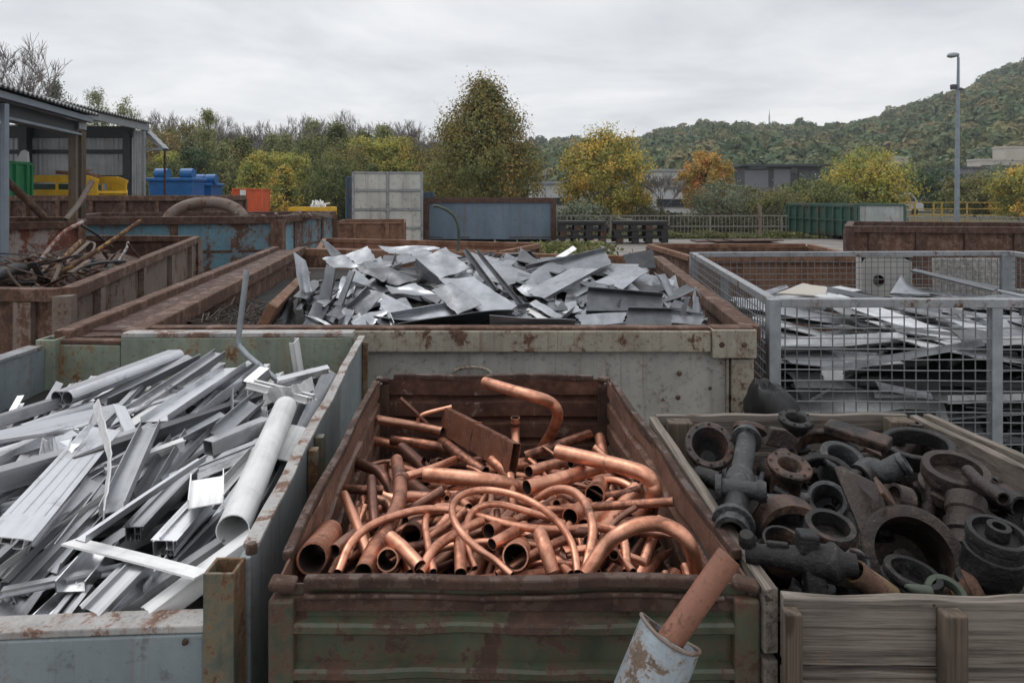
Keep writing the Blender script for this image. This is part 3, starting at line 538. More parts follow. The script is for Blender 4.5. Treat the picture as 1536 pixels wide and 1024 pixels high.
e=br_+V((.14,.02,0)); f=V((X(1357,29.3),29.3,0)); skip('roll_off_container','pale patched open container end right next to the dark green container',[e,f,f+V((.3,2.2,0)),e+V((.3,2.2,0))],.3,hgt(306,29.5),'green_pale','green_cont',(0,0,0,0),.08,.08,post=.1)
m=MB()
for k in range(5):
    p=bl.lerp(br_,(k+.6)/5.4)+V((.1,.1,.09)); m.tube([p+V((-.1,-.16,0)),p+V((.1,.16,0))],.1,10)
m.build('roller',M['black'],bpy.data.objects['roll_off_container.001'],smooth=40)
def crate_container(label,px0,px1,py0,d,dep,mat,cols,rows,frm):
    x0,x1=X(px0,d),X(px1,d); h=hgt(py0,d); rt=thing('shipping_container',label,'container',((x0+x1)/2,d+dep/2,0)); w=x1-x0
    MB().box(((x0+x1)/2,d+dep/2,h/2+.05),(w-.04,dep,h-.1)).build('box_wall',M[mat],rt)
    for i in range(cols):
        for j in range(rows):
            MB().box((x0+w*(i+.5)/cols,d-.012,h*(j+.5)/rows),(w/cols-.1,.03,h/rows-.1)).build('door_panel',M[mat],rt,bevel=.008)
    m=MB()
    for i in range(cols+1): m.box((x0+w*i/cols,d-.04,h/2),(.08,.06,h))
    for j in range(rows+1): m.box(((x0+x1)/2,d-.035,max(.04,min(h-.03,h*j/rows))),(w-.01,.045,.07))
    m.build('door_frame',M[frm],rt,bevel=.006)
    rt.rotation_euler.z=math.atan(-(px1-CX)/F)+.012; return rt
crate_container('tall pale grey container with two panelled doors behind the rusty bins',515,617,258,26,5,'white_cont',2,4,'galv_rust')
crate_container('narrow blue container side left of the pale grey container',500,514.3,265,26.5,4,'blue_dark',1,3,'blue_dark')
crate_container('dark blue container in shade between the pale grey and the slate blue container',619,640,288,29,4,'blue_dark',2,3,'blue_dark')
skip('steel_bin','small orange brown steel bin before the pale grey container',rect(508,603,17,1.3,.2),.3,[hgt(334,17)]*2+[hgt(329,18.2)]*2,'rust_orange','rust_orange',(2,0,0,0),.04,.04,post=.05)
# black pallet stacks
for lb,px0,px1 in (('stack of tarred black timber cradles, left of two',838,909),('stack of tarred black timber cradles with a rust brown end, right of two',922,1003)):
    d=27.6; x0,x1=X(px0,d),X(px1,d); rt=thing('cradle_stack',lb,'pallet stack',((x0+x1)/2,d+.5,0)); w=x1-x0
    for j in range(3):
        z=.28+.27*j; MB().box(((x0+x1)/2,d+.5,z),(w-.06*j,1.0,.07)).build('deck',M['pallet'],rt,bevel=.01)
        for k in range(4):
            for yy in (.12,.88): MB().box((x0+w*(.06+.29*k)+.1*R.random(),d+yy,z-.135),(.28,.2,.195)).build('block',M['pallet' if R.random()<.8 else 'rust_dark'],rt,bevel=.01)
    MB().box(((x0+x1)/2,d+.5,.90),(w,1.05,.1)).build('top_board',M['pallet'],rt,bevel=.01)
m=MB()
for k in range(3): m.box((X(1095+k*6,29)+.2*k,29-.35*k,.03+.045*k),(3.2-.5*k,1.1,.04),Matrix.Rotation(.1*k,3,'Z'))
m.build('flat_sheet_stack',M['rust_dark'],label='dark flat plates lying on the yard before the grey railing',cat='plate stack')
# --- left: sheds and machines
def corr_sheet(m,p0,p1,q0,q1,n,amp,t=.03):
    """corrugated sheet between edge p0-p1 and edge q0-q1"""
    p0,p1,q0,q1=map(V,(p0,p1,q0,q1)); nn=(p1-p0).cross(q0-p0).normalized(); vs=[]
    for k in range(n*4+1):
        w=k/(n*4); o=nn*amp*(0,1,1,0)[k%4]
        vs+=[p0.lerp(p1,w)+o,q0.lerp(q1,w)+o]
    kk=len(vs); vs+=[p-nn*t for p in vs]; fs=[]
    for k in range(n*4): a=2*k; fs+=[(a,a+1,a+3,a+2),(kk+a,kk+a+2,kk+a+3,kk+a+1),(a,a+2,kk+a+2,kk+a),(a+1,kk+a+1,kk+a+3,a+3)]
    m.add(vs,fs); return m
D=20.; ex0,ey0,ex1,ey1=-10.35,13.6,-11.02,20.2; ze=4.22
rt=thing('machine_shed','open machine shed with corrugated end wall and long receding eave at the far left','shed',(-13,17,0))
m=MB(); corr_sheet(m,(ex0+.12,ey0,ze),(ex1+.12,ey1+.1,ze),(-19,ey0,ze+.75),(-19,ey1+.1,ze+.75),44,.035); m.build('roof',M['roof'],rt)
MB().beam((ex0,ey0,ze-.14),(ex1,ey1,ze-.14),.06,.2).build('fascia_beam',M['galv'],rt)
MB().add([(ex0-.1,ey0,ze-.08),(ex1-.1,ey1,ze-.08),(-19,ey1,ze+.6),(-19,ey0,ze+.6)],[(0,1,2,3)]).build('roof_lining',M['soffit'],rt)
m=MB(); corr_sheet(m,(-19,D,0),(ex1-.32,D,0),(-19,D,ze),(ex1-.32,D,ze-.12),56,.03); m.build('end_wall',M['corr'],rt)
m=MB(); corr_sheet(m,(ex1-.30,D-.16,0),(ex1,D-.16,0),(ex1-.30,D-.16,ze-.26),(ex1,D-.16,ze-.26),4,.025); m.build('corner_sheet',M['corr'],rt)
MB().box((ex1-.40,D-.2,1.95),(.17,.17,3.9)).build('post',M['shed_dark'],rt); MB().box((ex1+.05,D-.14,1.97),(.07,.1,3.94)).build('post',M['galv'],rt)
MB().box((X(49,D),D-.3,2.1),(.24,.24,4.2)).build('post',M['shed_dark'],rt)
for zz_ in (hgt(228,D),hgt(266,D)): MB().box(((-19+ex1)/2,D-.1,zz_),(19+ex1-.5,.08,.12)).build('wall_rail',M['shed_dark'],rt)
MB().box(((-19+ex1)/2,D-.13,ze-.3),(19+ex1-.5,.12,.34)).build('wall_beam',M['dark_wall'],rt)
for px in (158,172,186): MB().box((X(px,D),D-.22,.95),(.22,.05,hgt(272,D)*.7)).build('leaning_board',M['rust_grey'],rt)
m=MB(); corr_sheet(m,(ex1-.10,D+.1,ze-.16),(X(243,D),D+.1,hgt(222,D)),(ex1-.10,D+.42,ze-.15),(X(243,D),D+.42,hgt(222,D)),4,.012,.1); m.beam((ex1,D+.08,ze-.8),(X(241,D),D+.12,hgt(223,D)),.05,.07); m.build('lean_to_roof',M['galv'],rt)
MB().box((X(229,D),D+.7,hgt(219,D)/2),(.05,.05,hgt(219,D)-.1)).build('lean_to_post',M['rust_dark'],rt)
# near canopy, eave receding along the yard
ax,ay,bx,by=-4.55,4.2,-5.70,9.05; ze=3.16
rt=thing('canopy','near steel canopy with corrugated roof edge on a weathered timber post','canopy',(-6.5,7,0))
m=MB(); corr_sheet(m,(ax+.1,ay,ze),(bx+.1,by,ze),(-12,ay,ze+.8),(-12,by,ze+.8),48,.022,.02); m.build('roof',M['roof'],rt)
MB().beam((ax,ay,ze-.07),(bx,by-.05,ze-.07),.09,.07).build('gutter',M['shed_steel'],rt)
MB().add([(ax-.1,ay,ze-.05),(bx-.1,by,ze-.05),(-12,by,ze+.7),(-12,ay,ze+.7)],[(0,1,2,3)]).build('roof_lining',M['soffit'],rt)
MB().beam((ax-.12,ay,ze-.18),(bx-.12,by-.2,ze-.18),.08,.15).build('beam',M['shed_dark'],rt); MB().beam((ax-.10,ay,ze-.275),(bx-.10,by-.2,ze-.275),.16,.03).build('beam_flange',M['shed_steel'],rt)
D=9.; MB().box((X(121,D),D-.1,hgt(187,D)),(.19,.16,.15)).build('beam_end',M['galv'],rt)
MB().box((X(111.5,D),D+.02,hgt(195,D)/2),(.11,.13,hgt(195,D))).build('timber_post',M['post_wood'],rt,bevel=.006)
MB().box((X(119.8,D),D+.05,hgt(195,D)/2),(.045,.1,hgt(195,D)-.02)).build('timber_batten',M['wood_z'],rt,bevel=.004)
MB().box((X(7,6.7),6.7,1.5),(.045,.06,3.0)).build('steel_post',M['shed_steel'],rt)
MB().box((X(-22,6.75),6.75,1.4),(.34,.04,2.8)).build('side_sheet',M['shed_dark'],rt)
# green bin, yellow machine, blue dumpsters, orange skip ...
skip('steel_bin','bright green steel bin inside the shed at the left edge',rect(-40,8,15.5,.9,.1),.2,hgt(241,15.5),'green','green',(3,2,0,0),.07,.07,post=.08,inner='dark',dent=.002)
m=MB(); m.prism([at(24,243,16.3),at(41,243,16.3),at(40,228,16.3),at(36,225,16.3),at(31,227,16.3)],(0,.08,0)); m.build('metal_plate',M['pale_wall'],label='rounded grey plate standing up out of the green bin',cat='plate')
D=17.2; x0,x1=X(40,D),X(147,D); rt=thing('crowd_barrier_frame','yellow steel cage trailer parked inside the shed','trailer',((x0+x1)/2,D+.7,0)); zt,zb=hgt(266,D),hgt(290,D)
m=MB()
for yy in (D,D+1.3):
    m.beam((x0,yy,zt-.04),(x1-.25,yy,zt-.04),.06,.19); m.beam((x1-.25,yy,zt-.04),(x1,yy,zt-.14),.06,.17); m.beam((x0,yy,zb+.02),(x1,yy,zb+.02),.06,.15); m.beam((x1-.55,yy+.01,(zt+zb)/2),(x1-.02,yy+.01,(zt+zb)/2-.04),.05,.3)
    for k in (0,.42,.62,.78,.98): xx=x0+.03+(x1-x0-.06)*k; m.beam((xx,yy,zb-.5),(xx,yy,zt-.03*(k>.9)*5),.05,.05,V((0,1,0)))
for k in (0,.5,1): m.beam((x0+(x1-x0)*k,D,zb+.03),(x0+(x1-x0)*k,D+1.3,zb+.03),.05,.06)
m.build('frame',M['yellow'],rt,bevel=.006)
m=MB(); m.box(((x0+x1)/2-.3,D+.65,zb+.12),(1.2,1.0,.24)); m.build('load_box',M['green_cont'],rt,bevel=.01)
for s in (.2,.8): MB().tube([(x0+(x1-x0)*s,D-.05,.35),(x0+(x1-x0)*s,D+.2,.35)],.34,16).build('wheel',M['black'],rt,smooth=40)
MB().box(((x0+x1)/2,D+.65,.72),(x1-x0,1.2,.1)).build('bed',M['rust_dark'],rt)
m=MB(); m.box(((x0+x1)/2,D+.65,zt+.1),(.9,.5,.09),Matrix.Rotation(.1,3,'Y')); m.box(((x0+x1)/2+.1,D+.5,zt+.17),(.5,.3,.06),Matrix.Rotation(-.12,3,'Y')); m.build('timber_pile',M['rust_orange'],label='brown boards lying on top of the yellow trailer frame',cat='boards')
def dumpster(label,px0,px1,py,d):
    x0,x1=X(px0,d),X(px1,d); h=hgt(py,d); w=x1-x0; rt=thing('dumpster',label,'dumpster',((x0+x1)/2,d+.5,0))
    MB().prism([(x0+.1,d+.1,.35),(x1-.1,d+.1,.35),(x1,d,h-.15),(x0,d,h-.15)],(0,1.0,0)).build('body',M['blue'],rt,bevel=.03)
    MB().box(((x0+x1)/2,d+.5,h-.1),(w+.12,1.15,.12)).build('rim',M['blue'],rt,bevel=.03)
    for k in (.28,.86): MB().tube([(x0+w*k-.22,d+.15,h+.1),(x0+w*k+.22,d+.15,h+.1)],.2,14).build('lid_roll',M['blue'],rt,smooth=40)
    for k in (.02,.98): MB().box((x0+w*k,d-.02,h*.55),(.08,.1,.5)).build('lift_pin',M['blue'],rt,bevel=.02)
    for k in (.15,.85): MB().tube([(x0+w*k,d+.1,.18),(x0+w*k,d+.18,.18)],.17,12).build('wheel',M['black'],rt,smooth=40)
dumpster('larger blue plastic dumpster with rolled lid, right of the shed wall',222,288,265,24); dumpster('smaller blue plastic dumpster right of the larger one',292,317,273,25.5)
rt=skip('steel_bin','orange red steel bin with a white notice in front of the trees',rect(349,391,26,1.1,.1),.35,hgt(283,26),'orange','orange',(0,0,0,0),.05,.05,post=.05,inner='dark',dent=.002)
MB().box((X(365,26),25.955,hgt(289,26)),(.22,.02,.2)).build('notice',M['white'],rt); 
for px in (351,390): MB().box((X(px,26),26.06,.17),(.07,.07,.34)).build('foot',M['orange'],rt)
skip('steel_bin','low yellow bin with white patches behind the blue rusty container',rect(434,494,21,1.0,.1),.3,hgt(311,21),'yellow','yellow',(0,0,0,0),.12,.05,post=.04,inner='dark',dent=.002)
m=MB()
for k in range(16): m.beam(at(475+R.uniform(-12,14),311+R.uniform(-4,2),21.3),at(480+R.uniform(-12,16),302+R.uniform(-3,8),21.5),.03,.05)
m.build('scrap_bundle',M['white'],label='small bundle of pale scrap sticking out of the low yellow bin',cat='scrap')
# rusty open containers at left
skip('roll_off_container','long rusty open container with dark inside in front of the shed',rect(14,308,15,2.2,.1),.3,hgt(293.5,15),'rust','rust',(6,0,0,0),.12,.12,mats=['rust_dark','rust','rust_dark','rust'],post=.12,floor=1.2)
q=[V((X(96,11.2),11.2,0)),V((X(417,11.9),11.9,0)),V((X(500,15.2),15.2,0)),V((X(150,14.0),14.0,0))]
skip('roll_off_container','rusty container with flaking sky blue paint and a pipe bend inside',q,.2,hgt(325,11.6),'blue_rust','rust_dark',(1,2,0,0),.13,.12,post=.2,ribmat='rust',ribw=.12,ribd=.03,floor=1.1)
m=MB(); c=at(308,330,12.9); pts=[c+V((.74*math.cos(a),.12*math.sin(a),.40*math.sin(a)-.06)) for a in np.linspace(-.25,math.pi+.25,26)]
m.tube(pts,.115,16,.012); m.build('pipe_bend',M['rust_grey'],smooth=50,label='large brown pipe bend arching out of the flaking blue container',cat='pipe')
m=MB()
for k in range(26): a=at(R.uniform(360,495),R.uniform(323,327),13); m.beam(a,a+V((R.uniform(-.3,.3),R.uniform(-.2,.2),R.uniform(-.05,.1))),.05,.06)
m.build('scrap_bundle',M['rust_grey'],label='low brown scrap level with the rim of the flaking blue container',cat='scrap')
# peeling red white bin and near left rusty bin with tangled scrap
q=[V((X(-210,7.2),7.2,0)),V((X(122,8.2),8.2,0)),V((X(118,9.6),9.6,0)),V((X(-210,9.4),9.4,0))]
skip('steel_bin','bin with peeling red and white paint at the left edge',q,.3,hgt(333,7.9),'peel','rust',(0,0,0,0),.09,.1,post=.08)
q=[on(-330,428,ZR),on(96,432,ZR),on(295,354,ZR),on(35,352,ZR)]; LQ=[V((p.x,p.y,0)) for p in q]
skip('roll_off_container','near left rusty brown bin heaped with twisted pipes',LQ,.2,ZR,'rust_grey','rust',(4,4,0,0),.09,.1,mats=['rust','rust_grey','rust_dark','rust'],post=.12,ribmat='rust_grey',ribw=.13,ribd=.05,floor=.9)
LB=[('yellow painted lever rod with dark end rising out of the left bin',[(75,418),(150,373),(212,331)],.02,'iron_yel',5.6),('grey and yellow bent tube lying in the left bin',[(70,420),(100,383),(122,362)],.024,'iron_yel',5.7),
('thin purple grey rod leaning against the timber post',[(98,330),(118,306),(138,272)],.03,'rust_grey',7.4),('brown rod leaning up at the left edge',[(-10,253),(30,290),(66,326)],.045,'rust',7.9),
('long purple brown rod under the timber post',[(50,404),(92,352),(124,333)],.02,'peel',6.2),('thick dark grey tube end at the left edge of the heap',[(-20,420),(15,405),(36,402)],.05,'iron_grey',5.1),
('thin bent wire bar across the yellow lever',[(122,338),(145,352),(168,371)],.012,'iron_grey',6.),('short blue grey strut standing at the right of the heap',[(178,392),(190,372),(192,364)],.014,'bluepipe',6.4),
('thin brown rod beside the blue grey strut',[(192,366),(200,376),(209,386)],.01,'rust',6.4),('slim dark bar lying along the right rim of the left bin',[(110,404),(150,394),(188,392)],.016,'iron_grey',5.8),
('crooked rust brown bar at the left of the heap',[(40,385),(60,402),(85,412)],.022,'rust_dark',5.6),('looped thin pipe behind the yellow lever',[(110,385),(135,380),(142,366),(130,362)],.011,'rust_grey',6.2)]
for lb,pts,r,mt,d in LB: MB().tube(curve([at(a,b,d+.25*i) for i,(a,b) in enumerate(pts)],4),r,10,r*.25).build('scrap_rod',M[mt],smooth=50,label=lb,cat='scrap rod')
def inpoly(p,q):
    s=0
    for a,b in zip(q,q[1:]+q[:1]):
        if (b.x-a.x)*(p.y-a.y)-(b.y-a.y)*(p.x-a.x)<.12*(b-a).length: return False
    return True
for i in range(330):
    a=at(R.uniform(-10,200),0,1); d=R.uniform(5.2,7.4); px=R.uniform(-30,140)+(d-5.2)*45; p=at(px,0,d); p.z=R.uniform(1.2,1.47)-.03*(d-5.2); e=p+V((R.gauss(0,.3),R.gauss(0,.3),R.uniform(-.2,.22)))
    if not(inpoly(p,LQ) and inpoly(e,LQ)): continue
    k=R.choice((0,1,2)); mt=M[R.choice(('rust','rust_dark','iron_grey','rust_grey','rust'))]; m=MB()
    if k<2: m.tube(curve([p,p.lerp(e,.5)+V((R.uniform(-.08,.08),0,R.uniform(-.06,.08))),e],4),R.uniform(.005,.018),7)
    else: m.beam(p,e,R.uniform(.03,.11),.008)
    m.build('scrap_rod',mt,smooth=50,label='rusty bent rod or strip tangled in the heap of the left bin',cat='scrap rod',group='tangled rods in the left bin')
m=MB(); g2=random.Random(4); nx=26; vs=[]
for j in range(14):
    for i in range(nx):
        p=LQ[0].lerp(LQ[1],i/(nx-1)).lerp(LQ[3].lerp(LQ[2],i/(nx-1)),j/13); vs.append(V((p.x,p.y,1.12+.1*g2.random()+.14*math.sin(i/(nx-1)*3.14)-.012*j)))
m.add(vs,[(j*nx+i,j*nx+i+1,(j+1)*nx+i+1,(j+1)*nx+i) for j in range(13) for i in range(nx-1)]); m.build('fine_scrap',M['rust_dark'],label='bed of fine rusty scrap filling the near left bin',cat='scrap',kind='stuff')
# orange skip behind the sheets, rusty one behind the cage, right rusty container, standing bent pipe
q=[on(470,372,ZR),on(745,388,ZR),on(806,363,ZR),on(488,355,ZR)]; q=[V((p.x,p.y,0)) for p in q]
q=[V((X(480,9.0),9.0,0)),V((X(748,8.6),8.6,0)),V((X(806,9.9),9.9,0)),V((X(488,11),11,0))]
skip('roll_off_container','low orange rusty open container behind the sheet metal heap',q,.2,[hgt(372,9),hgt(371,9.2),hgt(361,10.4),hgt(357,11)],'rust_orange','rust_orange',(0,0,0,0),.07,.07,post=.08,ribmat='rust_orange',floor=.9,inner='rust_orange')
pp_=curve([at(683,420,8.2),at(687,372,8.3),at(688,345,8.3),at(683,327,8.3),at(672,316,8.3),at(655,309,8.3),at(650,310,8.3)],5)
MB().tube(pp_,.019,10,.004).build('bent_pipe',M['iron_green'],smooth=50,label='green stained pipe with curved top rising behind the sheets',cat='pipe')
skip('roll_off_container','red brown container wall seen through the back of the mesh cage',[V((X(1040,6.9),6.9,0)),V((X(1292,6.9),6.9,0)),V((X(1292,6.9)+.2,8.6,0)),V((X(1040,6.9)-.1,8.6,0))],.2,hgt(384,6.9),'rust_orange','rust_orange',(0,0,0,0),.06,.06,post=.08,mats=['rust_orange','rust','rust','rust'])
skip('roll_off_container','rusty ribbed container with green traces behind the cage at right',[V((X(1273,13.),13.,0)),V((X(1640,12.4),12.4,0)),V((X(1640,12.4)+.3,14.6,0)),V((X(1273,13.)+1.18,15.2,0))],.3,hgt(339,13),'rust','rust_dark',(5,0,0,0),.12,.14,post=.16,mats=['rust','rust','rust','rust'],ribmat='rust_dark',ribw=.16,ribd=.05)

t=bpy.data.materials.new('thin_air'); t.use_nodes=True; t.node_tree.nodes.clear(); o_=t.node_tree.nodes.new('ShaderNodeOutputMaterial'); pv=t.node_tree.nodes.new('ShaderNodeVolumePrincipled')
pv.inputs['Color'].default_value=(.86,.90,.95,1); pv.inputs['Density'].default_value=.0004; pv.inputs['Anisotropy'].default_value=.2; t.node_tree.links.new(pv.outputs[0],o_.inputs['Volume'])
m=MB(); m.box((0,320,75),(1830,770,152)); m.build('haze',t,kind='stuff',label='thin pale autumn haze in the air over the yard and hill',cat='haze')
# ================================================================== NEAR BINS
def XY(p): return V((p.x,p.y,0))
# ---- copper bin (ribbed steel box pallet)
ZC=ZR+.006
M['cu_front']=rusty('green_front_with_rust',(.05,.064,.038),.42,7,rust=((.018,.012,.01),(.058,.03,.021),(.105,.053,.036)),rough=.45,streak=.2,dirt=.8,seed=6.4,var=.5)
cq=[XY(on(414,870,ZR)),XY(on(1128,870,ZR)),XY(on(911,566,ZR)),XY(on(569,566,ZR))]
cc=sum(cq,V((0,0,0)))/4
cu=thing('ribbed_bin','ribbed rusty steel bin with green front, filled with copper pipes','scrap bin',(cc.x,cc.y,0))
def ribprof(top,bot,amp=.017):
    pr=[(.0,top),(.0,top-.052)]; z=top-.055
    while z>bot:
        for dz,o in ((0,.0),(.004,amp*.8),(.009,amp),(.020,amp),(.025,amp*.7),(.029,.0),(.075,.0)): pr.append((o,z-dz))
        z-=.078
    return pr
for i,(mt,nm) in enumerate((('cu_front','front'),('cu_side','side'),('cu_in','back'),('cu_side','side'))):
    a,b=cq[i],cq[(i+1)%4]; u=(b-a).normalized(); n=V((u.y,-u.x,0))
    pr=ribprof(ZC-.012,.35) if i in(0,2) else [(o*.8,z) for o,z in ribprof(ZC-.012,.35)]
    m=MB(); m.panel(a+u*.012,b-u*.012,pr,.004,30,.0035 if i!=1 else .006,cc)
    m.build(nm+'_panel',[M[mt]],cu,smooth=32)
    # rolled rim, slightly wavy
    rr=random.Random(i+3); pts=[a.lerp(b,k/16)+n*(.004+.0025*math.sin(k*.9+i))+V((0,0,ZC-.006+.0022*math.sin(k*.7+i*2)+rr.uniform(-.0006,.0006))) for k in range(1,16)]
    m=MB(); m.tube(pts,.0138,4,ph=math.pi/4); m.build('rim',M['cu_rail'],cu,bevel=.004)
    pts=[p-V((0,0,.024))+n*.003 for p in pts]; MB().tube(pts,.0055,8).build('rim_fold',M['cu_rail'],cu,smooth=60)
for i,(sx,sy) in enumerate(((1,1),(-1,1),(-1,-1),(1,-1))):
    p=cq[i]; MB().box((p.x+sx*.014,p.y-.004*sy,(ZC-.03)/2+.02),(.044,.03,ZC-.07)).build('corner_post',M['cu_green'] if i<2 else M['cu_rail'],cu,bevel=.005)
    m=MB(); m.box((p.x+sx*.012,p.y+.002*sy,ZC-.012),(.046,.034,.016),Matrix.Rotation(.12*sx,3,'Z')@Matrix.Rotation(.15,3,'Y')); m.build('corner_cap',M['cu_rail'],cu,bevel=.006)
a,b=cq[0],cq[1]; u=(b-a).normalized(); n=V((u.y,-u.x,0)); MB().beam(a+u*.03+n*.003+V((0,0,ZC-.043)),b-u*.03+n*.003+V((0,0,ZC-.043)),.008,.026).build('rim_plate',M['cu_rail'],cu,bevel=.002)
FZ=lambda d:1.37-.14*(d-1.2)-.17
m=MB(); m.add([p+V((0,0,FZ(p.y))) for p in cq]+[p+V((0,0,FZ(p.y)-.02)) for p in cq],[(0,1,2,3),(7,6,5,4)]+[(k,4+k,4+(k+1)%4,(k+1)%4) for k in range(4)]); m.build('floor',M['dark'],cu)
# ---- aluminium bin
ab=[on(345,850,ZR),on(538,503,ZR)]; fr=XY(ab[0]); bk=XY(ab[1]); fl=V((-2.16,1.13,0)); bl2=V((-2.15,3.12,0))
al=thing('flap_bin','blue grey steel bin with dropped front flap, filled with aluminium profiles','scrap bin',((fr.x+fl.x)/2,2.1,0))
def slab(a,b,z0,z1,t,mat,name,parent,bevel=.004,side=1):
    u=(b-a).normalized(); n=V((u.y,-u.x,0))*side; m=MB(); nx=12; rr=random.Random(int(a.x*100)); vs=[]
    m.prism([a+V((0,0,z0)),b+V((0,0,z0)),b+V((0,0,z1)),a+V((0,0,z1))],n*t); return m.build(name,M[mat],parent,bevel=bevel)
u=(bk-fr).normalized(); nr=V((u.y,-u.x,0))
slab(fr+u*.05,bk-u*.01,.3,ZR-.012,.022,'al_blue','side_panel',al)
pts=[fr.lerp(bk,k/24)+nr*(.012+.0012*math.sin(k*1.7)+.0022*math.sin(k*.6))+V((0,0,ZR-.006+.0015*math.sin(k*.9))) for k in range(1,25)]
m=MB()
for k in range(len(pts)-1): m.beam(pts[k],pts[k+1]+(pts[k+1]-pts[k])*.02,.030,.010)
m.build('rim',M['al_rim'],al,bevel=.002)
for k in (.31,.36,.97): 
    p=fr.lerp(bk,k)+nr*.036; MB().beam(p+V((0,0,.3)),p+V((0,0,ZR-.02)),.03,.026,nr).build('rib',M['al_post'],al,bevel=.003)
# hollow corner post
pz=ZR+.004; pc=V((X(341,1.2),1.19,0)); hw=.027
m=MB()
for dx,dy,sx,sy in ((0,-hw+.003,2*hw,.006),(0,hw-.003,2*hw,.006),(-hw+.003,0,.006,2*hw-.012),(hw-.003,0,.006,2*hw-.012)): m.box((pc.x+dx,pc.y+dy,pz/2),(sx,sy,pz))
m.build('corner_post',M['al_post'],al,bevel=.0015)
m=MB(); m.lathe([(0,.02),(.008,.018),(.011,.008),(.011,0)],Matrix.Translation((pc.x+.03,pc.y+.045,pz-.002)),10); m.build('latch_pin',M['cu_rail'],al,smooth=50)
# front flap
fz0=HC-.650*1.17; a=V((pc.x-hw-.003,1.19,0)); b=V((-2.16,1.10,0))
slab(b,a,.3,fz0-.012,.02,'al_blue','front_flap',al,side=1)
pts=[a.lerp(b,k/20)+V((0,.005,fz0-.004+.001*math.sin(k*.8))) for k in range(21)]
m=MB()
for k in range(20): m.beam(pts[k],pts[k+1]+(pts[k+1]-pts[k])*.03,.05,.014)
m.build('flap_rim',M['al_rim'],al,bevel=.003)
m=MB()
for px,py in ((97,990),(278,962)): p=at(px,py,1.165); m.lathe([(0,.006),(.004,.005),(.006,0)],frame((0,-1,0),p),8)
m.build('rivet',M['cu_rail'],al)
# back wall in two steps, left wall
p1=V((X(190,3.12),3.12,0)); slab(p1,bk+V((-.02,0,0)),.3,ZR+.0,.05,'al_green','back_panel',al); MB().beam(p1+V((0,-.01,ZR+.012)),bk+V((-.02,-.01,ZR+.012)),.075,.022).build('rim',M['al_rim'],al,bevel=.004)
p0=V((X(76,3.14),3.14,0)); slab(p0,p1-V((.005,0,0)),.3,ZR-.035,.04,'al_green','back_panel',al); MB().beam(p0+V((.06,-.01,ZR-.024)),p1+V((-.006,-.01,ZR-.024)),.06,.02).build('rim',M['rust'],al,bevel=.004)
m=MB(); c=p0+V((.03,-.03,0)); hw=.045
for dx,dy,sx,sy in ((0,-hw,2*hw,.012),(0,hw,2*hw,.012),(-hw+.006,0,.012,2*hw-.012),(hw-.006,0,.012,2*hw-.012)): m.box((c.x+dx,c.y+dy,(ZR-.005)/2),(sx,sy,ZR-.005))
m.build('corner_post',M['al_green'],al,bevel=.004)
lw=V((-2.15,1.2,0)); slab(p0+V((-.02,-.08,0)),lw,.3,ZR-.045,.05,'al_blue','side_panel',al,side=-1); MB().beam(p0+V((-.0,-.1,ZR-.035)),lw+V((.02,0,ZR-.035)),.07,.02).build('rim',M['galv_rust'],al,bevel=.004)
m=MB(); m.add([(fr.x-.01,1.2,1.12),(bk.x-.01,3.1,1.2),(-2.14,3.1,1.2),(-2.14,1.2,1.12)],[(0,1,2,3)]); m.build('floor',M['dark'],al)
# ---- big grey bin
gq=[XY(on(205,496,ZR)),XY(on(1133,496,ZR)),XY(on(985,384,ZR)),XY(on(452,372,ZR))]; gc=sum(gq,V((0,0,0)))/4
gb=thing('steel_bin','large pale grey rust streaked steel bin heaped with sheet metal','scrap bin',(gc.x,gc.y,0))
a,b=gq[0],gq[1]; u=(b-a).normalized(); n=V((u.y,-u.x,0))
def P3(px,py,d): return at(px,py,d)
D=3.25; xr=b.x
m=MB(); m.panel((a.x-.02,D+.035),(xr-.13,D+.035),[(0,ZR-.05),(0,1.1),(0,.7),(0,.2)],.01,24,.0025,gc); m.build('front_panel',M['grey_paint'],gb,smooth=30)
MB().box(((a.x+xr-.21)/2,D+.045,ZR-.056),(xr-.21-a.x,.09,.104)).build('top_rail',M['grey_rail'],gb,bevel=.006)
MB().box(((a.x+xr-.21)/2,D+.05,ZR+.004),(xr-.21-a.x,.07,.014)).build('rail_cap',M['rust'],gb,bevel=.004)
MB().box((xr-.1,D+.04,ZR-.065),(.215,.11,.14)).build('corner_plate',M['grey_rail'],gb,bevel=.006)
MB().box((xr-.1,D+.045,ZR+.008),(.2,.09,.008)).build('rail_cap',M['rust'],gb,bevel=.003)
for px,py in ((1083,517),(1117,517)):
    p=at(px,py,D-.016); MB().lathe([(0,.004),(.010,.004),(.014,0)],frame((0,-1,0),p),12).build('bolt_hole',M['rust_dark'],gb)
m=MB(); m.box((xr-.055,D+.05,.66),(.11,.09,1.26)); m.box((xr-.125,D+.028,.66),(.014,.03,1.26)); m.build('corner_post',M['grey_rail'],gb,bevel=.004)
m=MB(); c=at(708,556,D); pts=[V((c.x+.092*math.cos(q),D-.012,c.z-.012+.034*math.sin(q))) for q in np.linspace(.0,math.pi,18)]; m.tube(pts,.009,8); m.build('lifting_lug',M['grey_rail'],gb,smooth=60)
m=MB()
for px,py,s in ((1019,560,.014),(1017,596,.013),(1065,582,.010)): 
    p=at(px,py,D+.012); m.lathe([(0,.005),(s*.5,.004),(s,0)],frame((0,-1,0),p),9)
m.build('rust_blister',M['rust'],gb)
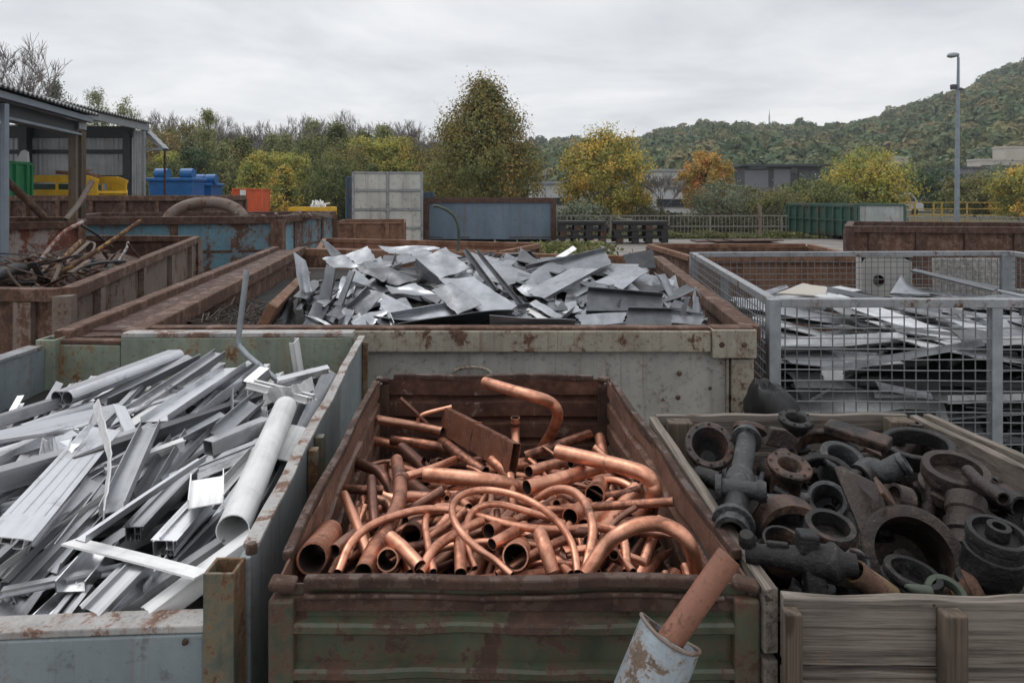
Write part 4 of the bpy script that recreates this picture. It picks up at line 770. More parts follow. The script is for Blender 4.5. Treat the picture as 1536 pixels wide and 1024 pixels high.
# side and back walls with double rail on the left
for i,mt in ((1,'rust'),(2,'rust'),(3,'al_green')):
    p,q=gq[i],gq[(i+1)%4]; uu=(q-p).normalized(); nn=V((uu.y,-uu.x,0)); s=.1 if i==1 else 0
    MB().panel(p+uu*s,q,[(0,ZR-.05),(0,1.0),(0,.6),(0,.2)],.01,24,.006,gc).build('side_panel',M['rust' if i!=3 else 'rust'],gb,smooth=30)
    if i==1: MB().beam(p+uu*.12+nn*.01+V((0,0,ZR-.035)),q+nn*.01+V((0,0,ZR-.035)),.10,.075).build('side_rail',M['rust'],gb,bevel=.008)
    if i==2: MB().beam(p+V((0,.03,ZR-.05)),q+V((0,.03,ZR-.05)),.08,.09).build('side_rail',M['rust_orange'],gb,bevel=.008); MB().box(((p.x+q.x)/2,p.y+.02,ZR-.14),(abs(p.x-q.x)-.1,.03,.02)).build('seam',M['rust_grey'],gb)
    if i==3:
        for off,w,h,dz in ((.0,.10,.09,0.),(.30,.08,.07,.02)): MB().beam(p+nn*off+V((0,0,ZR-.03+dz)),q+nn*off+uu*.06+V((0,0,ZR-.03+dz)),w,h).build('side_rail',M['rust'],gb,bevel=.008)
        MB().beam(p+nn*.15+V((0,0,ZR-.03)),q+nn*.15+V((0,0,ZR-.03)),.22,.02).build('rail_web',M['rust_dark'],gb)
        e=q-uu*.14; MB().box((e.x+nn.x*.17,e.y+nn.y*.17+.02,ZR-.08),(.26,.12,.14)).build('rail_end_block',M['rust_dark'],gb,bevel=.008)
m=MB(); m.add([gc+(p-gc)*.955+V((0,0,ZR-.24)) for p in gq],[(0,1,2,3)]); m.build('floor',M['dark'],gb)
pl=[at(404,488,3.42),at(372,486,3.5),at(443,418,4.9),at(452,428,4.8)]
MB().beam(at(395,484,3.45),at(452,424,4.9),.05,.20,V((.5,0,.9))).build('steel_angle',M['rust_orange'],bevel=.004,label='orange rusty steel strip leaning along the left inside of the sheet metal bin',cat='steel strip')
# debris bed + twigs
m=MB(); nx,ny=20,12; vs=[]
for j in range(ny):
    for i in range(nx):
        p=gq[0].lerp(gq[1],i/(nx-1)*.36+.01).lerp(gq[3].lerp(gq[2],i/(nx-1)*.36+.01),j/(ny-1)*.8+.02); vs.append(V((p.x,p.y,ZR-.15-.10*j/ny+R.uniform(-.02,.03)-.03*i/nx)))
m.add(vs,[(j*nx+i,j*nx+i+1,(j+1)*nx+i+1,(j+1)*nx+i) for j in range(ny-1) for i in range(nx-1)]); m.build('dirt',M['dark'],label='dark dirt and litter bed along the left inside of the sheet metal bin',cat='dirt',kind='stuff')
m=MB()
for i in range(420):
    p=at(R.uniform(225,410),R.uniform(440,490),3.5+R.random()*1.6); p.z=ZR-.10+R.uniform(-.04,.05)-.06*(p.y-3.6); a=R.uniform(0,6.28); L=R.uniform(.04,.16); m.beam(p,p+V((math.cos(a)*L,math.sin(a)*L,R.uniform(-.02,.07))),.006,.006)
m.build('twigs',M['bark'],label='dry twigs and litter inside the left end of the sheet metal bin',cat='twigs',kind='stuff')
# core of fine scrap under the sheets
m=MB(); nx,ny=30,26; vs=[]
for j in range(ny):
    for i in range(nx):
        p=gq[0].lerp(gq[1],.22+.74*i/(nx-1)).lerp(gq[3].lerp(gq[2],.24+.72*i/(nx-1)),.02+.95*j/(ny-1)); e=math.exp(-((p.x+.05)/.95)**4-((p.y-4.9)/1.2)**4); vs.append(V((p.x,p.y,ZR-.24+.36*e+R.uniform(-.02,.02))))
m.add(vs,[(j*nx+i,j*nx+i+1,(j+1)*nx+i+1,(j+1)*nx+i) for j in range(ny-1) for i in range(nx-1)]); m.build('fine_scrap',M['dark'],label='dark fine scrap under the grey sheet metal heap',cat='scrap',kind='stuff')
# ---- wooden crate
ZW=ZR
wq=[XY(on(1150,887,ZW))+V((.022,0,0)),XY(on(1690,930,ZW)),XY(on(1362,622,ZW)),XY(on(972,624,ZW))+V((.026,0,0))]
wq[1]=wq[0]+(wq[2]-wq[3]).normalized()*.86+V((0,-.03,0)); wc=sum(wq,V((0,0,0)))/4
wr=thing('wooden_crate','weathered grey wooden crate filled with black cast iron fittings','crate',(wc.x,wc.y,0))
def board(a,b,z0,z1,t,mat,name='board',par=wr,w=.0):
    u=(b-a).normalized(); n=V((u.y,-u.x,0)); L=(b-a).length; nx=18; vs=[]; rr=random.Random(int(a.x*331+z0*77)); ph=rr.uniform(0,6)
    for s in (0,1):
        for i in range(nx+1):
            p=a.lerp(b,i/nx)+n*(t*s); ch=w*(math.sin(i*1.3+ph)+.8*rr.uniform(-1,1)) if w else 0
            vs+=[p+V((0,0,z0+ch*.4)),p+V((0,0,z1+ch))]
    k=2*(nx+1); fs=[(0,1,k+1,k),(k-2,2*k-2,2*k-1,k-1)]
    for i in range(nx):
        q=2*i; fs+=[(q,q+2,q+3,q+1),(k+q,k+q+1,k+q+3,k+q+2),(q+1,q+3,k+q+3,k+q+1),(q,k+q,k+q+2,q+2)]
    # local matrix so that the grain runs along the board
    m=MB(); m.add(vs,fs); return m.build(name,M[mat],par,bevel=.002)
H=.108
for j in range(6):
    z1=ZW-j*(H+.012); board(wq[0]+V((.0,.0,0)),wq[1],z1-H,z1,.02,'wood_x','board',w=.0016 if j else .0024)
    board(wq[3]+V((0,.0,0)),wq[2],z1-H,z1,-.022,'wood_x','board',w=.0015)
    board(wq[0]+V((-.0,.006,0)),wq[3]+V((0,-.006,0)),z1-H,z1,-.024,'wood_y','board',w=.0012)
    board(wq[2]+V((0,-.006,0)),wq[1]+V((0,.006,0)),z1-H,z1,-.026,'wood_y','board',w=.0012)
def wpost(px,d,z1,w,t,nm='post'): 
    x=X(px,d); m=MB(); m.box((x,d,(z1+.02)/2),(w,t,z1-.02)); m.build(nm,M['wood_z'],wr,bevel=.003)
uf=(wq[1]-wq[0]).normalized()
p=wq[0]+V((.006,-.034,0)); m=MB(); m.box((p.x,p.y,(ZW-.01)/2),(.026,.026,ZW-.01)); m.build('post',M['wood_z'],wr,bevel=.003)
p=wq[0]+uf*.262+V((0,-.036,0)); m=MB(); m.box((p.x,p.y,(ZW-.008)/2),(.036,.028,ZW-.008)); m.build('post',M['wood_z'],wr,bevel=.003)
for q,dx in ((wq[3],.055),(wq[2],-.055)): 
    m=MB(); m.box((q.x+dx,q.y-.05,(ZW+.004)/2),(.07,.05,ZW+.004)); m.build('post',M['wood_z'],wr,bevel=.004)
a=wq[3]+V((-.041,-.0,0)); b=wq[0]+V((-.041,.03,0)); board(b,a,ZW-.10,ZW-.018,.014,'wood_y','outer_board',w=.001)
a=wq[2]+V((.045,.0,0)); b=wq[1]+V((.05,.03,0)); board(a,b,ZW-.09,ZW+.004,-.022,'wood_y','outer_board',w=.001)
m=MB(); m.add([p+V((0,0,ZW-.2)) for p in wq],[(0,1,2,3)]); m.build('floor',M['dark'],wr)
m=MB()
for px,py in ((1188,915),(1180,934),(1403,940),(1460,968),(1400,906)):
    p=at(px,py,wq[0].y-.022); m.lathe([(0,.003),(.004,.0025),(.005,0)],frame((0,-1,0),p),8)
m.build('nail',M['rust_dark'],wr)
# ---- mesh cage
q=[V((X(1160,3.4),3.4,0)),V((X(1590,3.4)+.4,3.34,0)),V((X(1536,6.2)+.0,6.2,0)),V((X(1040,6.05),6.05,0))]
q[1]=q[0]+V((2.95,-.04,0)); q[2]=q[3]+V((2.98,.14,0)); ZG=HC-.534; zb=.35; gcg=sum(q,V((0,0,0)))/4
cg=thing('mesh_cage','galvanised wire mesh cage full of dark and pale scrap sheets','mesh cage',(gcg.x,gcg.y,0))
def wires(a,b,z0,z1,sx,sz,par,r=.0034,sag=.004):
    u=(b-a); L=u.length; u.normalize(); n=V((u.y,-u.x,0)); m=MB(); rr=random.Random(int(a.x*50))
    for i in range(1,int(L/sx)):
        w=rr.uniform(-.004,.004); p=a+u*(i*sx+rr.uniform(-.002,.002)); m.tube([p+V((0,0,z0)),p+n*w+V((0,0,(z0+z1)/2)),p+V((0,0,z1))],r,5)
    for j in range(1,int((z1-z0)/sz)+1):
        z=z0+j*sz
        if z>z1-.01: break
        k=8; m.tube([a.lerp(b,t/k)+n*(.007+sag*math.sin(t*2.1+j))+V((0,0,z+sag*.5*math.sin(t*1.7+j*2))) for t in range(k+1)],r,5)
    return m.build('wire_mesh',M['wire'],par,smooth=70)
for i in range(4):
    a,b=q[i],q[(i+1)%4]; u=(b-a).normalized(); L=(b-a).length
    wires(a,b,zb,ZG-.05,.06,.0533,cg)
    MB().beam(a+u*.03+V((0,0,ZG-.022)),b-u*.03+V((0,0,ZG-.022)),.05,.044).build('top_rail',M['galv_rust'],cg,bevel=.004)
    MB().beam(a+u*.03+V((0,0,zb)),b-u*.03+V((0,0,zb)),.05,.05).build('bottom_rail',M['galv'],cg,bevel=.004)
    MB().beam(a+V((0,0,.02)),a+V((0,0,ZG-.002)),.062,.05,V((0,1,0))).build('post',M['galv'],cg,bevel=.005)
p=q[0]+V((1.12,-.012,0)); MB().beam(p+V((0,0,zb)),p+V((0,0,ZG-.03)),.055,.045,V((0,1,0))).build('post',M['galv'],cg,bevel=.004)
p=q[3].lerp(q[0],.5)+V((.02,0,0)); MB().beam(p+V((0,0,zb)),p+V((0,0,ZG-.03)),.05,.05,V((0,1,0))).build('post',M['galv'],cg,bevel=.004)
p=q[3]+V((.0,.0,0)); p=q[3].lerp(q[2],.985); MB().beam(p+V((0,-.02,zb)),p+V((0,-.02,ZG-.03)),.12,.04,V((0,1,0))).build('post',M['galv'],cg,bevel=.004)
m=MB(); m.add([p+V((0,0,zb+.05)) for p in q],[(0,1,2,3)]); m.build('floor',M['dark'],cg)
# black sack between the grey bin and the cage
m=MB(); c=at(1160,596,3.02); n=30; vs=[]; prof=[(.02,-.125),(.10,-.12),(.118,-.08),(.112,-.03),(.09,.02),(.068,.05),(.058,.062),(.046,.058),(.036,.035),(.01,.02)]
for ri,(r,z) in enumerate(prof):
    for j in range(n):
        a=2*math.pi*j/n; k=1+.06*math.sin(3*a+z*9+1)+.05*math.sin(8*a+2*math.sin(z*30))+.025*math.sin(17*a+z*50)
        top=max(0,z+.02)*6; vs.append(c+V((r*k*math.cos(a)-.22*max(0,z+.06)*1.2,r*k*math.sin(a)-.35*top*.12,z-.028*top*math.sin(a)*-1-.02*top*math.cos(a)+.006*math.sin(6*a+ri))))
m.add(vs,[(i*n+j,i*n+(j+1)%n,(i+1)*n+(j+1)%n,(i+1)*n+j) for i in range(len(prof)-1) for j in range(n)]+[tuple((len(prof)-1)*n+j for j in range(n))])
o=m.build('rubbish_bag',M['black'],smooth=75,label='black crumpled sack with open mouth between the grey bin and the mesh cage',cat='sack')
m=MB(); m.box((c.x+.01,3.03,(c.z-.127)/2),(.24,.2,c.z-.127)); m.build('steel_stand',M['rust_dark'],bevel=.01,label='dark steel block under the black sack',cat='block')
# settled positions of the loose pieces (mm, quaternion/1000)
D_CU='335,8,25,1997,1202,904,-375,-78,188;207,11,-274,1712,1205,556,230,-306,-738;145,17,-66,1493,1210,256,34,-126,-958;159,8,-137,1389,1202,879,-364,118,-284;151,11,-162,2154,1205,121,916,-378,-50;146,17,-20,1388,1210,312,407,681,523;118,14,63,1298,1208,520,-215,316,-764;116,11,-351,1741,1205,336,-809,-445,185;203,17,244,1207,1210,609,793,0,0;133,11,-198,2120,1205,23,175,976,128;317,13,-27,2141,1215,733,-319,207,-564;158,10,105,1274,1203,277,668,638,264;187,10,-156,1978,1203,776,595,126,164;145,21,-196,2003,1214,237,-98,370,-893;331,14,-59,1564,1208,778,-597,-118,154;194,21,179,1377,1214,7,1,131,991;130,17,-268,2104,1210,130,-987,93,-12;373,11,-161,1738,1205,564,233,-303,-732;353,17,-49,1690,1210,340,141,-356,-859;150,14,-342,2147,1208,16,21,-793,-608;294,14,-33,1331,1225,83,337,936,55;174,21,128,1503,1214,109,-831,-541,71;233,8,-97,1522,1237,435,-180,-337,815;197,14,-216,1784,1208,546,419,-442,-576;373,21,-102,2091,1240,180,51,108,-976;179,21,-152,2209,1222,158,-485,-786,348;185,17,-36,2247,1236,889,-121,99,430;275,21,274,1526,1214,808,335,185,447;146,11,139,2358,1205,0,0,-383,-924;230,17,-83,1896,1229,21,-78,-131,-988;198,8,-184,2308,1202,606,789,-79,-61;254,8,126,1865,1202,258,-622,-683,283;329,14,247,1604,1208,456,60,-116,-880;258,17,77,1482,1210,831,109,71,541;207,8,-82,2270,1224,703,-395,-401,435;220,17,-184,2353,1210,0,0,-991,-130;267,11,105,1678,1205,14,-18,793,-609;238,13,-124,1671,1236,240,960,123,75;111,13,56,1707,1207,10,77,-988,-132;319,21,-46,1561,1256,938,101,124,306;245,21,237,1702,1233,340,-935,38,-95;249,13,-273,1440,1207,84,-64,605,-789;110,11,-329,1676,1209,864,-190,-59,463;220,8,192,1888,1202,354,-752,-503,237;233,17,255,1848,1222,688,-642,264,-212;334,13,-102,1992,1254,109,-270,-928,233;146,11,123,2202,1205,129,980,-148,-20;119,8,-36,1809,1202,526,-686,399,-306;374,17,85,1207,1237,921,-382,-67,-28;299,10,193,1592,1243,747,-622,-106,209;325,17,-252,1904,1210,160,-123,596,-777;116,13,75,2057,1207,123,982,140,17;292,14,-317,1746,1208,445,184,-335,-810;142,13,247,1548,1207,532,-695,-384,294;118,13,84,1946,1207,472,363,490,637;227,14,235,2016,1208,587,766,207,159;126,8,-51,1852,1225,726,520,58,446;130,14,199,1796,1208,97,734,667,88;291,17,198,2229,1210,372,-899,215,-89;296,11,14,2046,1245,209,154,-903,-341;206,17,301,2013,1232,193,-625,-754,61;245,14,-18,2218,1234,401,162,-557,-709;152,8,-133,1490,1233,187,-115,941,257;232,17,150,1677,1234,22,-92,-994,63;283,11,-17,1389,1239,364,879,-285,-118;178,10,-58,1789,1217,137,-933,-332,-32;188,14,-66,1269,1208,150,-62,-378,912;182,14,189,1484,1229,707,-509,-338,356;284,11,-200,1326,1217,22,560,-821,-111;179,14,63,1508,1236,418,883,55,208;281,8,-212,1938,1234,269,-962,-26,-48;148,17,-345,2065,1210,991,130,4,28;166,10,105,2244,1223,89,-242,-956,-137;211,21,115,1944,1232,229,554,739,306;366,8,-91,1450,1260,221,344,-848,-338;321,14,-244,1417,1229,885,-244,-173,357;224,8,-424,1992,1202,672,278,-262,-634;356,8,-35,1433,1263,629,-31,115,-769;235,13,-179,1419,1247,123,-932,-310,-145;169,21,-355,1750,1237,449,378,638,498;113,11,-255,1288,1205,428,56,-118,-894;206,14,-372,1607,1239,115,676,722,90;224,8,269,1417,1225,148,967,190,-80;130,13,147,1976,1235,302,-481,-391,724;289,21,-66,1420,1273,167,-592,785,-77;371,8,-30,1374,1259,611,479,359,517;135,17,353,1261,1210,590,-78,-105,797;175,10,28,1428,1232,306,119,762,557;133,17,263,1769,1225,370,-908,192,45;249,11,-88,1745,1225,950,138,57,274;158,8,206,1815,1231,1,-87,-920,382;160,21,124,1594,1253,685,-664,-69,292;203,11,-116,1958,1259,69,-137,340,928;212,21,287,1331,1214,60,-457,880,-116;311,10,-362,1472,1224,645,-125,43,-752;342,21,102,1835,1243,444,300,591,602;328,11,-411,1821,1234,656,315,-222,-649;226,17,-213,1683,1252,46,-953,269,-135;324,11,12,1326,1268,176,111,-737,-643;108,10,75,1576,1213,183,374,-698,-582;177,8,342,1905,1202,671,-278,263,-635;293,14,118,2323,1208,66,51,607,791;167,10,-155,1858,1228,76,-14,-606,792;310,11,-397,1595,1229,227,691,-609,-315;170,14,-215,1527,1225,257,67,151,-952;121,11,200,1275,1237,663,-625,136,-390;217,17,-99,1772,1242,983,-119,-80,116;152,14,-40,1615,1208,127,967,217,29;191,11,12,1500,1245,16,815,577,55;334,11,-341,2184,1228,485,-754,325,-302;350,11,24,2084,1243,677,728,99,48;126,10,-283,1917,1228,912,-391,-119,-36;300,11,321,2144,1238,251,692,-622,-268;328,10,292,1392,1243,779,-321,-102,529;169,10,119,2181,1214,609,784,-120,-14;291,11,188,2152,1205,382,-922,57,-24;104,13,-360,1989,1207,722,554,-253,-330;181,11,-280,1596,1205,63,478,-869,-114;364,14,25,1655,1271,418,-570,-503,498;141,10,371,1350,1222,337,600,515,511;126,11,-307,2064,1241,790,486,-261,-267;106,8,130,1623,1202,752,577,-195,-254;373,11,-153,2262,1252,109,-206,882,-409;242,21,-352,2268,1214,387,-51,-120,913;160,8,-115,1928,1219,755,644,122,-24;104,17,97,1623,1246,90,936,303,155;378,10,-213,1436,1257,591,-598,-453,295;315,10,-5,1529,1314,142,-368,823,-410;155,11,-330,1571,1223,741,-164,-34,650;122,11,128,1446,1247,867,-306,141,-368;311,11,264,1381,1252,815,255,-25,520;179,10,-180,2177,1262,888,-450,67,-62;370,21,249,1903,1256,380,558,648,352;167,11,139,2025,1238,170,584,-785,119;322,11,-258,1574,1254,135,884,382,233;256,8,-96,1668,1263,96,-766,-635,29;300,13,194,1921,1283,427,889,121,117;281,10,-213,1455,1281,265,128,866,-405;332,14,-224,1841,1237,16,102,919,380;112,21,204,1636,1273,869,-126,-33,477;236,13,-181,1756,1287,278,-925,-181,186;276,11,-264,1524,1234,210,877,427,75;266,11,-212,2002,1253,782,-594,-166,-93;289,21,-277,1770,1263,246,-128,-461,843;271,21,-99,1921,1271,684,725,-74,-38;112,10,-393,1766,1244,443,662,-385,-466;134,13,278,2287,1207,313,-409,680,-522;230,21,-393,1999,1237,176,-761,625,-12;142,10,317,1296,1226,687,30,-206,696;139,11,106,1753,1235,432,535,-709,-157;221,11,60,2071,1254,462,-879,-20,115;217,11,-319,1556,1249,22,-600,-785,151;337,14,-323,1475,1265,656,475,-331,-484;194,10,-370,2041,1238,467,625,-498,-377;148,17,147,1290,1231,410,-156,-321,839;118,13,155,2131,1207,608,792,-49,-38;111,11,-391,1494,1236,691,-227,316,-609;163,10,-30,1739,1239,277,-367,296,-838;365,14,-140,1814,1274,56,-192,705,-681;283,10,-307,1917,1248,357,-413,-452,705;111,17,-316,1732,1268,365,-249,-707,551;191,11,7,1405,1267,384,-834,365,154;186,21,-345,2140,1248,357,-222,-224,879;228,13,-326,1608,1266,65,873,-483,-27;225,10,116,1869,1267,22,161,-961,225;340,21,234,1604,1271,102,467,-816,-325;295,14,-65,1637,1284,503,203,-456,-705;279,21,-278,1926,1261,273,804,-522,-80;137,13,-274,1642,1222,517,-223,181,-806;100,8,-268,1959,1232,820,-256,-242,-451'
D_AL='905,70,49,-1245,2347,1197,998,0,0,55;535,36,37,-1046,2599,1218,571,-631,347,-394;924,44,48,-1766,1814,1197,794,0,0,608;512,74,30,-1578,1593,1188,750,0,0,662;504,57,42,-1536,2634,1194,680,0,0,733;399,38,29,-831,1664,1187,276,0,0,961;964,47,33,-742,2549,1189,658,0,0,753;984,31,44,-1696,2179,1300,918,13,116,378;486,30,26,-1478,2186,1212,1,971,231,-55;932,48,38,-1622,1869,1256,941,33,61,-332;418,32,49,-866,2451,1232,468,368,620,511;483,46,33,-610,1483,1189,745,0,0,-667;1090,38,26,-1409,2003,1216,14,-985,-167,30;1037,51,26,-1078,1874,1214,40,-653,-756,8;823,67,49,-1104,1517,1235,965,24,-12,260;989,53,50,-1156,1663,1248,741,-656,-94,111;653,54,32,-1310,2505,1224,545,-35,42,837;554,47,27,-1044,2047,1245,28,-979,-198,44;848,69,42,-1461,2477,1290,632,567,413,328;1059,65,32,-1212,2448,1267,52,931,362,-14;697,43,42,-1961,2465,1194,528,0,0,849;982,71,34,-1206,2361,1275,50,931,362,-10;475,56,38,-1076,2769,1250,705,-38,-127,-697;786,39,45,-1100,2384,1280,931,-48,10,362;371,62,43,-1194,2543,1293,69,971,-217,69;520,32,37,-1219,2455,1323,36,917,-397,-9;699,40,26,-1639,1683,1247,991,120,-16,52;658,50,32,-923,1270,1206,1000,3,-26,5;759,61,27,-1456,1556,1290,434,30,-27,900;457,62,34,-1939,2659,1190,0,914,-406,0;1020,60,34,-2050,2073,1190,0,-657,-753,0;674,75,34,-1744,2461,1256,913,2,-57,405;797,78,48,-1074,1934,1254,990,25,46,130;708,55,32,-1938,2746,1189,406,0,0,914;360,69,46,-1493,2015,1257,4,-738,-674,28;570,38,50,-1666,1945,1317,564,712,250,335;920,67,28,-1233,2332,1363,26,991,127,-25;793,48,44,-1113,1837,1300,40,-872,-487,33;361,74,39,-1223,2734,1225,629,-237,306,-674;644,76,35,-1243,1910,1328,205,671,712,-22;871,33,46,-1525,2623,1269,911,54,0,410;598,57,37,-1668,2158,1413,970,216,60,97;944,42,45,-1031,1494,1279,964,17,58,259;514,32,46,-937,2320,1335,979,-103,129,117;462,45,48,-1129,1599,1265,875,370,-17,312;393,49,27,-1720,1533,1246,498,634,356,473;800,52,33,-931,1659,1307,76,900,429,-15;1033,62,38,-1128,1689,1321,878,-12,46,476;738,43,44,-1618,1923,1354,922,9,19,387;851,63,27,-1333,2578,1356,37,861,491,-129;592,74,37,-1210,1773,1337,942,-125,-96,297;437,64,31,-1794,2869,1207,14,944,328,-40;526,61,34,-856,1588,1299,70,-861,-500,51;675,62,45,-1816,2777,1256,208,325,654,651;423,67,35,-926,2031,1328,140,66,-18,988;1017,30,37,-1329,2414,1389,633,558,451,290;631,38,29,-1418,1541,1324,949,66,-66,302;712,44,31,-1544,1710,1334,865,30,35,500;704,64,42,-1089,2800,1310,989,-99,77,84;369,38,30,-1190,2289,1352,745,647,31,163;701,48,33,-1582,2741,1258,28,-968,-228,98;673,77,41,-1592,2466,1313,894,3,-190,407;761,51,26,-1737,2717,1287,967,20,109,229;390,55,48,-2068,3006,1385,618,-618,-343,-343;579,43,35,-1319,1485,1383,615,-781,-103,-34;585,57,27,-1483,1899,1351,583,634,371,346;363,73,30,-739,2134,1270,22,583,756,-298;687,76,33,-1288,2410,1361,257,-167,882,-359;965,34,44,-1668,1771,1355,782,-258,-354,444;396,59,31,-1991,2199,1252,33,-819,-568,-67;665,49,27,-1525,1619,1335,599,655,324,327;963,59,36,-1316,2865,1326,51,-998,-35,22;637,43,45,-979,2148,1340,999,-9,3,-53;768,33,44,-974,1670,1342,886,-362,-209,199;809,73,49,-1480,1821,1390,253,-869,-381,188;421,71,43,-1854,2358,1293,823,-207,-109,519;439,77,45,-725,1927,1352,285,479,557,615;1077,77,38,-1633,2819,1289,152,972,172,-56;375,33,49,-626,1430,1241,549,522,-496,-424;618,40,39,-1591,1783,1351,572,636,326,402;987,79,46,-1351,1754,1393,95,882,459,60;888,38,27,-1186,2968,1290,706,-698,-38,-115;817,64,47,-1084,1859,1420,37,804,593,-37;370,49,33,-1413,1699,1331,865,-185,-76,461;962,50,50,-1715,2628,1332,794,521,100,296;742,60,42,-768,1885,1359,830,-18,151,-537;886,59,44,-1412,1868,1423,839,246,153,461;1023,63,49,-1942,2477,1361,494,610,401,473;1022,40,38,-938,2128,1396,566,-579,-390,439;1025,39,41,-1383,1832,1398,785,-409,-235,401'
D_SH='593,328,321,3734,1252,985,156,24,71;506,384,-815,3767,1218,720,32,-122,683;549,281,440,4735,1487,673,-82,150,-719;338,343,621,5437,1398,916,-135,104,-364;365,180,1134,6016,1172,88,155,-984,17;623,177,557,3737,1249,102,-456,-876,-120;449,166,14,5031,1520,0,333,943,0;623,215,-477,5929,1344,134,-115,115,977;638,136,692,5086,1409,984,-29,173,10;683,223,-224,3984,1346,96,-413,897,125;358,332,939,3821,1211,70,831,-534,-141;677,150,-72,3606,1244,979,198,-25,-43;300,215,-1187,3737,1148,372,29,12,-928;422,209,188,5418,1521,964,-66,83,246;339,134,789,4816,1368,68,828,-533,-161;704,248,-189,4907,1528,151,10,9,-988;711,157,-273,3534,1216,980,194,-50,15;489,162,212,4009,1364,824,139,75,-544;787,247,-1107,4795,1288,346,-151,-89,922;331,226,898,4472,1300,463,169,11,870;299,196,706,3986,1277,842,184,103,496;632,306,127,3952,1363,971,169,23,-168;673,313,-441,6310,1237,987,-152,-39,-24;551,190,-1014,4150,1258,8,-99,-111,989;441,300,98,3403,1314,831,-555,30,20;629,393,861,4313,1304,888,-10,172,-426;766,254,-812,3467,1188,998,43,-50,2;569,306,-911,5105,1374,402,134,-108,-899;265,165,-1145,5089,1316,8,188,-129,-974;273,252,-274,4480,1496,981,119,-111,103;356,130,-933,4729,1359,908,-39,-171,381;747,120,-588,4899,1515,683,252,-135,-672;456,130,-380,4345,1451,237,127,103,-958;777,349,-1167,5354,1278,958,-122,-145,215;578,278,914,4138,1275,874,-16,172,-453;251,150,-979,4353,1302,843,70,-72,-529;457,241,141,4591,1525,13,-735,674,68;753,287,-132,6449,1243,533,-36,137,834;791,258,-99,6339,1283,42,38,136,989;411,339,-341,4307,1468,283,116,92,-948;680,189,230,5083,1551,192,11,9,-981;511,301,-1267,3812,1168,27,806,589,52;543,214,-359,6172,1365,556,-109,-83,-820;575,130,-186,6555,1246,863,-138,-23,-485;258,338,-1149,5180,1303,631,-232,-20,740;751,228,-1106,5580,1271,810,22,-187,-555;286,354,-842,4036,1288,24,310,942,125;328,254,-1094,4349,1291,45,125,32,-991;697,139,66,6530,1215,987,-140,41,-61;647,394,1050,4604,1277,721,159,131,662;605,387,-404,4047,1371,964,122,-103,213;586,236,613,5786,1341,34,123,129,983;290,136,-1484,4015,1165,585,-59,-76,806;423,288,-1447,5179,1228,827,25,-177,-533;333,297,-1544,3968,1139,43,0,0,-999;553,191,861,3471,1226,108,-146,792,-583;655,170,-589,3677,1242,103,-992,-3,-67;319,286,117,6652,1188,535,-117,-88,-832;266,323,622,4729,1435,93,-959,-204,175;314,392,-758,3662,1236,88,-922,375,-37;379,213,-777,4028,1323,946,136,-62,-288;606,345,-1294,5520,1250,24,157,-49,-986;657,231,56,4953,1559,13,-998,52,-13;515,333,879,4660,1368,127,155,-4,980;506,148,490,5704,1411,173,419,-890,53;334,191,-423,5189,1568,146,-123,-981,-18;268,379,-1125,6032,1192,239,-152,66,957;770,153,1105,3987,1207,669,-89,174,-717;361,127,549,4648,1471,49,644,-749,-148;422,251,-191,6362,1312,801,-79,112,583;620,383,-1825,6275,1139,654,0,0,756;679,235,928,5003,1355,440,140,145,875;302,140,541,4101,1367,94,-884,-423,176;278,231,415,5365,1549,924,-101,-77,-361;271,392,725,6094,1239,962,-106,155,197;423,150,-1607,4275,1147,922,-41,-15,386;260,271,-1334,4741,1211,140,-835,514,-135;752,206,-1598,5276,1183,752,-170,-140,621;298,336,418,3733,1294,379,160,-151,899;296,240,-1260,4090,1247,633,186,-67,-749;360,200,-86,4981,1568,11,-995,-93,-14;556,371,-846,3650,1235,780,100,-12,-618;611,387,-292,3529,1379,40,-7,979,-201;322,138,800,6033,1269,51,-150,-98,-982;670,276,814,5896,1282,955,-137,116,-237;772,291,179,5996,1364,101,925,355,-91;571,352,-765,4359,1408,55,777,611,144;495,383,387,3677,1289,699,206,-77,680;489,244,-433,3785,1371,147,24,66,987;307,348,-1003,4570,1346,412,-99,-91,901;515,367,-933,6154,1232,902,-39,-160,-400;446,330,116,5619,1493,493,-99,-110,-857;717,293,-988,4394,1355,10,931,328,161;343,148,-382,3664,1352,146,795,588,-29;626,362,-1091,3740,1226,41,-67,-74,994;573,172,-40,5388,1566,26,-358,932,-40;512,317,-1393,6038,1163,521,40,-66,-850;619,270,-90,3919,1381,223,36,-244,943;406,142,858,5708,1323,401,-176,-37,-898;419,380,-145,6339,1326,261,-77,-114,-956;776,371,-962,3762,1267,55,-927,-358,-97;534,371,164,6648,1196,978,-143,30,-150;465,170,-1202,3584,1214,109,-799,591,-3;310,313,-1527,4122,1182,791,-19,-41,610;418,195,-1418,3559,1165,402,-31,-104,909;374,138,-1283,4021,1197,165,-108,-53,979;484,268,521,4448,1456,155,-938,-299,83;353,129,1092,5943,1222,893,-23,155,422;577,301,-659,3749,1375,954,-69,9,-291;776,209,658,3692,1258,378,-138,147,-904'
